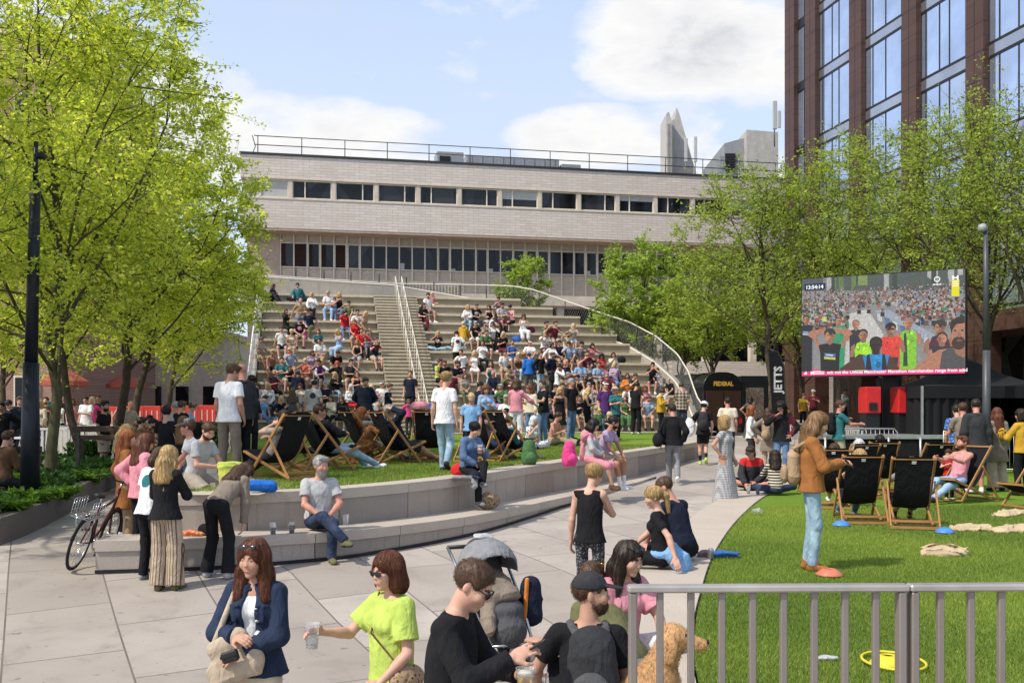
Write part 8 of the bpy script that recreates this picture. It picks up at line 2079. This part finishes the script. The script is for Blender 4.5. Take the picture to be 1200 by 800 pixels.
for i,l in enumerate(GROUND.split('\n')):
    a,lab=l.split(' | '); d=parse(a); px,D=d['x'],d['y']; zone=d.pop('zone'); rz=R(d.pop('rz')); i2=i+300
    fine=int(d.pop('fine',0)); z0=d.pop('z',None); k=int(d.pop('k',0)); x=PX(px,D)
    s=spec(d,i2,fine)
    if zone=='L': z=float(z_lawn_left(D))
    elif zone=='P': z=float(z_path(D))
    elif zone in('R',): z=float(z_lawn_right(D))
    elif zone=='Q': z=float(z_lawn_right(D))+.03
    elif zone=='W': z=float(z_path(D))
    elif zone=='G': z=z_ground(x,D)
    elif zone=='B': z=.70; s['footz']=-.40/(s['h']/1.72); D+=.15; x=PX(px,D)
    elif zone=='X': z=float(z_lawn_left(D))+.01
    elif zone=='Y': z=float(z_lawn_right(D))+.03
    elif zone=='T': 
        A_,w_=tier_point(px,k,.4); x,D=w_[0],w_[1]; z=tier_z(k); rz+=0
    if z0 is not None: z=z0
    if fine==0 and D<24: s['vox']=.012
    for key,v in HAND.items():
        if lab.startswith(key): s.update({a_:b_ for a_,b_ in v.items() if b_ is not None})
    people.append((s,(x,D,z),rz,lab,None))
# occupants of the deckchairs
def sitter(key,line,lab,i):
    c=CH[key]; d=parse('0 0 '+line); s=spec(d,i,1); s.update(seat=.27,lean=-.5,vox=.011); 
    if 'lean' in d: s['lean']=d['lean']
    rz=c.rotation_euler.z; off=rot((0,0,1),rz)@V(0,-.14,0); p=V(*c.location)+off
    people.append((s,(p[0],p[1],p[2]),rz,lab,None))
sitter('B','recline m short brown hoodie black jeans paledenim hat=cap glasses=1 armL=lap armR=lap hpitch=.2','black-capped person in sunglasses and black hoodie reclining with pale jeans',600)
sitter('F','recline m short grey jacket navy shorts charcoal hat=cap hatcol=grey armR=head hpitch=.1','grey-capped person reclining with an arm raised behind the head',601)
sitter('D','recline f long ginger long stone shorts beige','ginger-haired person reclining beside the curly brown dog',602)
sitter('H','recline f bob brown tee mauve jeans denim','brown-haired person reclining beside the blond child in sky blue',603)
sitter('I','recline m short brown tee teal shorts navy h=1.35','brown-haired child reclining next to the dark green rucksack',604)
sitter('A','recline f bob dark tee stone trousers charcoal hpitch=.3','dark bob-haired person slouched in the low slung deckchair',610)
sitter('J','recline f curly blonde vest coral jeans denim hyaw=-.5','curly blonde person in coral vest lounging towards the screen',605)
sitter('K','recline m short fair tee grey shorts blue h=1.5 socks=1 sockcol=charcoal','fair-haired child in blue shorts lounging in the closest deckchair',606)
sitter('N','recline m short black tee white shorts grey backpack=black','black-haired person in white T-shirt lounging in the back row',607)
sitter('P','recline m short auburn vest pink jeans lightblue skin=red armL=fwd armR=fwd lean=-.3','auburn-haired person in pale pink vest holding on to the toddler',608)
sitter('M','recline f bob white tee lightgrey trousers beige','white-haired person lounging in the back row of deckchairs',609)
sitter('L','recline f long brown tee stone shorts red','brown-haired person in red shorts half hidden in a deckchair',611)
def worn(root,sc,rz,name,label,cat,parts):
    r=empty(name,root.location,rz,label,cat); r.scale=(sc,)*3
    for nm,pr,h,m in parts: soft(nm,pr,h,{0:m},r)
    return r
def inhand(J,root,sc,rz,s,fwd=.09,pal=.035,upd=0.0):
    w,hd,pn,sd=J['hand%d'%s]; p=w+hd*fwd+pn*pal+V(0,0,upd); q=rot((0,0,1),rz)@p*sc+V(*root.location); return q,hd,pn,sd
DARKP=simple('phone_black',(.01,.01,.012),.2,spec=.6); ORL=simple('orange_mirror_lens',(.75,.28,.02),.12,.6,var=.3,vs=40)
seen={}
for s,p,rz,lab,grp in people:
    if s.get('orange'): s['lensmat']=ORL
    if s.get('fine') and s.get('h',1.7)<1.0: s['vox']=.008
    root,J,sc=make_person(s,p,rz,lab,grp)
    fine=s.get('fine',0); hh=.011 if fine<2 else .008
    if s.get('backpack'):
        bs_=.8 if s['backpack']=='tan' else 1; c=J['S']-J['U']*(.17 if bs_==1 else .26)-J['Ft']*.185; U,Xt,Ft=J['U'],J['Xt'],J['Ft']; m=cloth(s['backpack'])
        pr=[(cone(c-U*.12*bs_,c+U*.13*bs_,.145*bs_,.12*bs_,sq=(Ft,.75)),.01,'add',0,(.008,24,1))]; pk=[(ell(c-U*.08-Ft*.1,(Xt,Ft,U),(.1,.05,.11)),.01,'add',0,(.006,30,1))]
        stp=[]
        for q in(1,-1): 
            a=J['S']+Xt*q*.1+U*.055; stp+= [(cone(c+U*.2+Xt*q*.07,a,.02,.02),.01,'add',0),(cone(a,J['S']+Xt*q*.11+Ft*.12-U*.06,.02,.02),.01,'add',0),(cone(J['S']+Xt*q*.11+Ft*.12-U*.06,J['S']+Xt*q*.14+Ft*.06-U*.28,.02,.018),.01,'add',0)]
        who=lab.split(' with ')[0] if len(lab.split(' with ')[0].split())<10 else ' '.join(lab.split()[:8])
        worn(root,sc,rz,'backpack',f"{CN.get(s['backpack'],s['backpack'])} backpack worn by the {who}",'bag',[('pack',pr,hh,m),('pocket',pk,hh,m),('strap',stp,hh,m)])
    if s.get('minipack'):
        c=J['S']-J['U']*.2-J['Ft']*.2; worn(root,sc,rz,'backpack','small mustard rucksack on the back of the taupe coat','bag',[('pack',[(ell(c,(J['Xt'],J['Ft'],J['U']),(.1,.06,.13)),.01,'add',0)],.011,cloth('mustard','floral','black'))])
    U,Xt,Ft=J['U'],J['Xt'],J['Ft']
    if lab.startswith('black-capped person in black jacket and grey'):
        c=J['pel']+V(.0,.05,.08)-Xt*.0; w0=J['sh'][-1]; cc=J['pel']+(-Xt)*-.0; c=J['pel']+Xt*.33+V(0,.02,.06)
        worn(root,sc,rz,'shoulder_bag','large black holdall slung from the shoulder of the walker in black','bag',[('holdall',[(cone(c-Ft*.2,c+Ft*.2,.15,.15,sq=(Xt,.7)),.01,'add',0,(.02,16,1))],.011,cloth('black')),('strap',[(cone(c+U*.12-Ft*.15,J['sh'][1]+U*.06,.02,.02),.01,'add',0),(cone(J['sh'][1]+U*.06,c+U*.12+Ft*.18,.02,.02),.01,'add',0)],.010,cloth('black'))])
    if lab.startswith('cyclist'):
        c=J['pel']+Xt*.36+V(0,.02,.12); worn(root,sc,rz,'tote_bag','white tote bag with black handles hanging beside the cyclist','bag',[('pouch',[(ell(c,(Xt,Ft,U),(.14,.07,.26)),.01,'add',0,(.015,18,1))],.012,cloth('white')),('handle',[(cone(c+U*.22,J['sh'][1]+U*.05,.014,.014),.01,'add',0)],.01,cloth('black'))])
    if 'shawl' in s: worn(root,sc,rz,'shawl','long pink shawl wrapped round the black-haired wall sitter','clothing',[('fabric',[(cone(J['S']-Ft*.07+Xt*.15,J['S']-Ft*.07-Xt*.16,.1,.1),.02,'add',0,(.015,26,1)),(cone(J['S']-Ft*.1,J['pel']+U*.1-Ft*.14,.13,.15,sq=(Ft,.6)),.06,'add',0,(.015,22,.4))],.011,cloth('pink'))])
    if 'apron' in s:
        c=J['pel']; worn(root,sc,rz,'jacket','sky blue jacket tied round the waist of the ponytailed ledge sitter','clothing',[('fabric',[(ell(c+U*.04,(Xt,Ft,U),(.185,.15,.09)),.02,'add',0,(.012,24,1)),(cone(c+U*.02-Ft*.12,c-V(0,0,.06)-Ft*.24,.16,.17,sq=(Ft,.5)),.06,'add',0,(.018,22,.4))],.009,cloth('skyblue'))])
    if lab.startswith('person in rust jumper'):
        q,hd,pn,sd=inhand(J,root,sc,rz,1,.1,.03); r=empty('phone',q,rz,'dark phone held by the person in rust jumper','phone'); mb=MB(); mb.box((0,0,.02),(.075,.012,.15),DARKP,fr=(unit(Xt),unit(Ft*.7+U*.7),unit(U*.7-Ft*.7)),bev=.004); mb.build('case',r)
    if lab.startswith('auburn wavy-haired person in dark denim'):
        c=J['pel']+Ft*.2-Xt*.07+U*.08
        X2=unit(Xt+U*.35); Y2=unit(U-Xt*.35)
        worn(root,sc,rz,'shoulder_bag','soft cream shoulder bag held against the denim jacket','bag',[('pouch',[(cone(c+Y2*.10-X2*.11,c+Y2*.13+X2*.08,.05,.06,sq=(Ft,.7)),.01,'add',0,(.008,24,1)),(cone(c-Y2*.07-X2*.12,c-Y2*.05+X2*.11,.10,.10,sq=(Ft,.5)),.07,'add',0,(.010,22,1))],.007,cloth('beige')),('strap',[(cone(c+Y2*.13-X2*.1,J['sh'][-1]+Xt*.04+U*.055+Ft*.05,.02,.02),.01,'add',0),(cone(J['sh'][-1]+Xt*.04+U*.055+Ft*.05,J['sh'][-1]+Xt*.05-Ft*.1,.02,.02),.01,'add',0)],.007,cloth('beige'))])
        c2=c+Ft*.10+X2*.03+Y2*.03; r=empty('purse',root.location,rz,'small black purse held on the front of the cream bag','purse'); r.scale=(sc,)*3; mb=MB(); mb.box(c2,(.12,.035,.075),MAT_BLACKM,fr=(X2,Ft,Y2),bev=.012); mb.box(c2+Ft*.019+Y2*.008,(.121,.006,.02),DARKP,fr=(X2,Ft,Y2),bev=.002); mb.build('leather',r)
    if lab.startswith('auburn bobbed'):
        q,hd,pn,sd=inhand(J,root,sc,rz,-1,.095,.045,-.075); cup(q,'empty clear plastic cup held out by the lime shirted person',JUICE,.12,1.0)
        c=J['pel']+Xt*.22+U*.04+Ft*.02; worn(root,sc,rz,'handbag','tan handbag on a thin strap at the hip of the lime shirt','bag',[('pouch',[(ell(c,(Ft,Xt,U),(.13,.06,.1)),.01,'add',0,(.006,20,1))],.008,cloth('tan','leopard','brown')),('strap',[(cone(c+U*.08+Ft*.05,C1:=J['S']-U*.16+Ft*.155+Xt*.0,.007,.007),.003,'add',0),(cone(C1,J['S']-Xt*.11+U*.075+Ft*.03,.007,.007),.003,'add',0)],.005,cloth('brown'))])
    if lab.startswith('brown-haired person in black jumper'):
        q,hd,pn,sd=inhand(J,root,sc,rz,-1,.11,.03,.015); r=empty('phone',q,rz,'dark phone in the hand of the person in black jumper','phone'); mb=MB(); mb.box((0,0,0),(.075,.010,.155),DARKP,fr=(unit(Xt),unit(Ft*-.6+U*.8),unit(Ft*.8+U*.6)),bev=.004); mb.build('case',r)
        q,hd,pn,sd=inhand(J,root,sc,rz,1,.095,.05,-.06); cup(q,'plastic cup of golden beer with froth held below the phone',BEER,.78,1.08,foam=True)
    if lab.startswith('person in black T-shirt and dark cap'):
        q,hd,pn,sd=inhand(J,root,sc,rz,1,.095,.045,-.07); cup(q,'clear cup with black straw and lemon held by the capped man',JUICE,.5,1.05,straw=True)
        c=J['S']-U*.2-Ft*.2-Xt*.04; mg=cloth('charcoal'); mp_2=cloth('darkgrey')
        worn(root,sc,rz,'backpack','dark grey backpack with wide straps on the capped person in black','bag',[('pack',[(cone(c-U*.14,c+U*.15,.16,.13,sq=(Ft,.8)),.01,'add',0,(.008,20,1))],.008,mg),('pocket',[(ell(c-U*.08-Ft*.12,(Xt,Ft,U),(.11,.05,.12)),.01,'add',0,(.006,26,1))],.008,mp_2),
          ('strap',[(cone(c+U*.2+Xt*q_*.07,J['S']+Xt*q_*.1+U*.06,.028,.028,sq=(U,.6)),.01,'add',0) for q_ in(1,-1)]+[(cone(J['S']+Xt*q_*.1+U*.06,J['S']+Xt*q_*.11+Ft*.12-U*.06,.028,.026),.01,'add',0) for q_ in(1,-1)],.008,mp_2)])
    if lab.startswith('blonde person in black sleeveless top and patterned'):
        q,hd,pn,sd=inhand(J,root,sc,rz,-1,.09,.04,-.06); can(q,'dark drinks can held up by the sleeveless blonde person',simple('can_dark',(.12,.04,.04),.3,.6))
    if lab.startswith('dark-haired person in denim jacket'):
        q,hd,pn,sd=inhand(J,root,sc,rz,1,.09,.04,-.06); cup(q,'orange iced drink held by the denim jacket wall sitter',simple('aperitif',(.6,.2,.04),.25),.8,1.0)
    if s.get('orange'):
        for q in(1,-1):
            a=J['an'][q]; f=J['ft'][q]; r=empty('flip_flop',root.location,rz,'black flip-flop on the %s foot of the person in olive shirt'%('nearer' if q>0 else 'farther'),'footwear'); r.scale=(sc,)*3
            soft('sole',[(ell(a+f*.06-V(0,0,.082),(np.cross(f,V(0,0,1)),f,V(0,0,1)),(.05,.14,.012)),.005,'add',0)],.006,{0:MAT_BLACKM},r); soft('thong',[(cone(a+f*.14-V(0,0,.055),a+f*.04-V(0,0,.035)+np.cross(f,V(0,0,1))*.045,.009,.009),.004,'add',0),(cone(a+f*.14-V(0,0,.055),a+f*.04-V(0,0,.035)-np.cross(f,V(0,0,1))*.045,.009,.009),.004,'add',0)],.005,{0:MAT_BLACKM},r)
# ---------------------------------------------------------------- dogs
def m_fur(name,c):
    m,t=mk(name); b=V(*c); n1=noise(t,coords(t,'Object',(1,1,.45)),42,5,.65,.6); n2=noise(t,coords(t),5,3)
    col=mixc(t,ramp(t,n2,[(.4,0.),(.7,.6)]),ramp(t,n1,[(.3,b*.55),(.7,np.minimum(b*1.4,.8))]),np.minimum(b*1.5,.8)); return finish(t,col,.8,0,bump(t,n1,.9,.012),.2)
def dog(label,loc,rz,c,s=1.0,h=.008,curl=1.0):
    r=empty('dog',loc,rz,label,'dog'); r.scale=(s,)*3; fur=m_fur('dog_fur',c); d=(.009*curl,46,.7); B=[]
    A=lambda pr,k=.04,dd=d,mat=0,op='add': B.append((pr,k,op,mat,dd))
    I=np.eye(3)      # faces -Y, sitting
    A(cone((0,.16,.17),(0,-.12,.44),.15,.135)); A(ell((0,.18,.15),I,(.16,.17,.14))); A(ell((0,-.15,.40),I,(.115,.12,.16)))
    A(cone((0,-.14,.5),(0,-.2,.66),.105,.085)); A(ell((0,-.23,.72),I,(.085,.095,.08)),.03)
    A(cone((0,-.29,.70),(0,-.41,.675),.052,.036),.03,(.003,40,1)); A(ell((0,-.36,.655),I,(.032,.075,.022)),.015,(.002,40,1))
    for q in(1,-1):
        A(cone((q*.085,-.13,.36),(q*.08,-.15,.04),.055,.034),.03); A(ell((q*.08,-.185,.03),I,(.042,.065,.03),cut=(V(0,0,0),V(0,0,-1))),.02,(.002,40,1))
        A(ell((q*.13,.1,.14),I,(.07,.14,.13)),.04); A(cone((q*.15,.02,.06),(q*.15,-.14,.035),.04,.035),.02)
        A(ell((q*.088,-.205,.66),(unit(V(1,0,q*.25)),V(0,1,0),unit(V(-q*.25,0,1))),(.026,.055,.10)),.012,(.006*curl,50,.5))
        A(ell((q*.042,-.303,.735),I,(.0125,.011,.0125)),.002,None,1)
    A(ell((0,-.437,.69),I,(.021,.017,.016)),.003,None,2); A(cone((0,.3,.06),(.25,.42,.05),.055,.03),.03)
    soft('body',B,h,{0:fur,1:M_IRIS,2:MAT_BLACKM},r,hairs=(5000 if h<.008 else 2500,(.016 if h<.008 else .06),.0016 if h<.008 else .003,'fur')); return r
dog('golden retriever sitting behind the railing, muzzle pointing across the lawn',(PX(746,5.4),5.4,.463),R(80),(.44,.25,.115),.86,.006,.5)
dog('curly brown dog sitting on the grass between the deckchairs',(PX(424,18.9),18.9,float(z_lawn_left(18.9))),R(60),(.2,.085,.03),.95,.010,2.2)
# =====================================================================
# sky, sun, camera
# =====================================================================
SUN_AZ=math.atan2(-.80,-.55)       # from +Y towards +X
SUN_EL=R(50)
sd=V(math.sin(SUN_AZ)*math.cos(SUN_EL),math.cos(SUN_AZ)*math.cos(SUN_EL),math.sin(SUN_EL))
w=bpy.data.worlds.new('World'); scene.world=w; w.use_nodes=True; t=NT.__new__(NT); t.t=w.node_tree; t.t.nodes.clear(); t.m=w
sky=t.n('ShaderNodeTexSky',sky_type='NISHITA'); sky.sun_disc=False; sky.sun_elevation=SUN_EL; sky.sun_rotation=SUN_AZ; sky.air_density=1.0; sky.dust_density=1.5; sky.ozone_density=1.2
tc=t.n('ShaderNodeTexCoord'); dirv=tc.outputs['Generated']
def vdir(px,py): return unit(V((px-600)/F,1,-(py-HOR)/F))
sep=t.n('ShaderNodeSeparateXYZ'); t.l(dirv,sep.inputs[0])
# cloud field: noise over the projected cloud deck + a few placed cumulus banks (directions in the real sky)
def math_(op,a,b=None,clamp=False):
    x=t.n('ShaderNodeMath',operation=op); x.use_clamp=clamp
    for i,v in enumerate((a,b)):
        if v is None: continue
        if hasattr(v,'links'): t.l(v,x.inputs[i])
        else: x.inputs[i].default_value=v
    return x.outputs[0]
mp=t.n('ShaderNodeMapping'); mp.inputs['Scale'].default_value=(1,1,2.1); t.l(dirv,mp.inputs[0]); co=mp.outputs[0]
n_big=noise(t,co,5.2,8,.58,.25); n_fine=noise(t,co,13,7,.6,.3)
def blob(px,py,rx,ry,amp):
    d=vdir(px,py); rgt=unit(np.cross(d,V(0,0,1))); upv=np.cross(rgt,d)
    def dot(v):
        x=t.n('ShaderNodeVectorMath',operation='DOT_PRODUCT'); t.l(dirv,x.inputs[0]); x.inputs[1].default_value=tuple(v); return x.outputs['Value']
    a=math_('MULTIPLY',dot(rgt),F/rx); b=math_('MULTIPLY',dot(upv),F/ry)
    q=math_('ADD',math_('MULTIPLY',a,a),math_('MULTIPLY',b,b)); f=math_('GREATER_THAN',dot(d),0.2)
    e=math_('SUBTRACT',1.0,q,True); e=math_('POWER',e,.7); return math_('MULTIPLY',math_('MULTIPLY',e,amp),f)
acc_=None
for bl in ((820,42,150,78,.62),(930,80,120,50,.45),(700,165,130,42,.52),(790,160,70,48,.4),(330,185,250,75,.62),(210,120,90,80,.45),(480,195,160,45,.35),(880,195,120,40,.4),(60,60,150,120,.4),(1150,30,170,90,.3)):
    b=blob(*bl); acc_=b if acc_ is None else math_('MAXIMUM',acc_,b)
dens=math_('ADD',acc_,math_('MULTIPLY',math_('SUBTRACT',n_big,.5),1.25)); dens=math_('ADD',dens,math_('MULTIPLY',math_('SUBTRACT',n_fine,.5),.45))
cov=ramp(t,dens,[(.15,0.),(.28,.6),(.45,1.)])
wisp=ramp(t,noise(t,co,3.1,6,.6,.8),[(.42,0.),(.8,.4)])
bgs=t.n('ShaderNodeBackground'); bgs.inputs[1].default_value=.142
hz=mixc(t,ramp(t,sep.outputs[2],[(.0,.8),(.5,.48)]),sky.outputs[0],(4.6,5.4,7.0)); t.l(hz,bgs.inputs[0])
# sunlit cloud tops, greyer undersides
shade=ramp(t,math_('ADD',math_('MULTIPLY',n_fine,.5),math_('MULTIPLY',dens,.75)),[(.30,(.82,.85,.92)),(.55,(.95,.95,.94)),(.74,(.86,.86,.88)),(.98,(.58,.60,.65))])
bgc=t.n('ShaderNodeBackground'); t.l(shade,bgc.inputs[0]); bgc.inputs[1].default_value=.8
bgw=t.n('ShaderNodeBackground'); bgw.inputs[0].default_value=(.9,.92,.97,1); bgw.inputs[1].default_value=.6
m1=t.n('ShaderNodeMixShader'); t.l(wisp,m1.inputs[0]); t.l(bgs.outputs[0],m1.inputs[1]); t.l(bgw.outputs[0],m1.inputs[2])
m2=t.n('ShaderNodeMixShader'); t.l(cov,m2.inputs[0]); t.l(m1.outputs[0],m2.inputs[1]); t.l(bgc.outputs[0],m2.inputs[2])
wo=t.n('ShaderNodeOutputWorld'); t.l(m2.outputs[0],wo.inputs[0])
w.cycles.sampling_method='MANUAL'; w.cycles.sample_map_resolution=1024
sl=bpy.data.lights.new('sun','SUN'); sl.energy=3.4; sl.angle=R(.9); sl.color=(1,.93,.82)
so=bpy.data.objects.new('sun',sl); COL.objects.link(so); so.rotation_euler=Vector(tuple(sd)).to_track_quat('Z','Y').to_euler()
cd=bpy.data.cameras.new('camera'); cam=bpy.data.objects.new('camera',cd); COL.objects.link(cam); scene.camera=cam
cam.location=(0,0,CAMZ); cam.rotation_euler=(R(90),0,0); cd.sensor_width=36; cd.lens=F/1200*36; cd.shift_y=80/1200; cd.clip_end=3000; cd.clip_start=.05
vs_=scene.view_settings; vs_.view_transform='Standard'; vs_.look='None'; vs_.exposure=0.38; vs_.gamma=1
scene.cycles.max_bounces=7; scene.cycles.diffuse_bounces=3; scene.cycles.glossy_bounces=3; scene.cycles.transmission_bounces=6; scene.cycles.transparent_max_bounces=8
scene.cycles.use_denoising=True
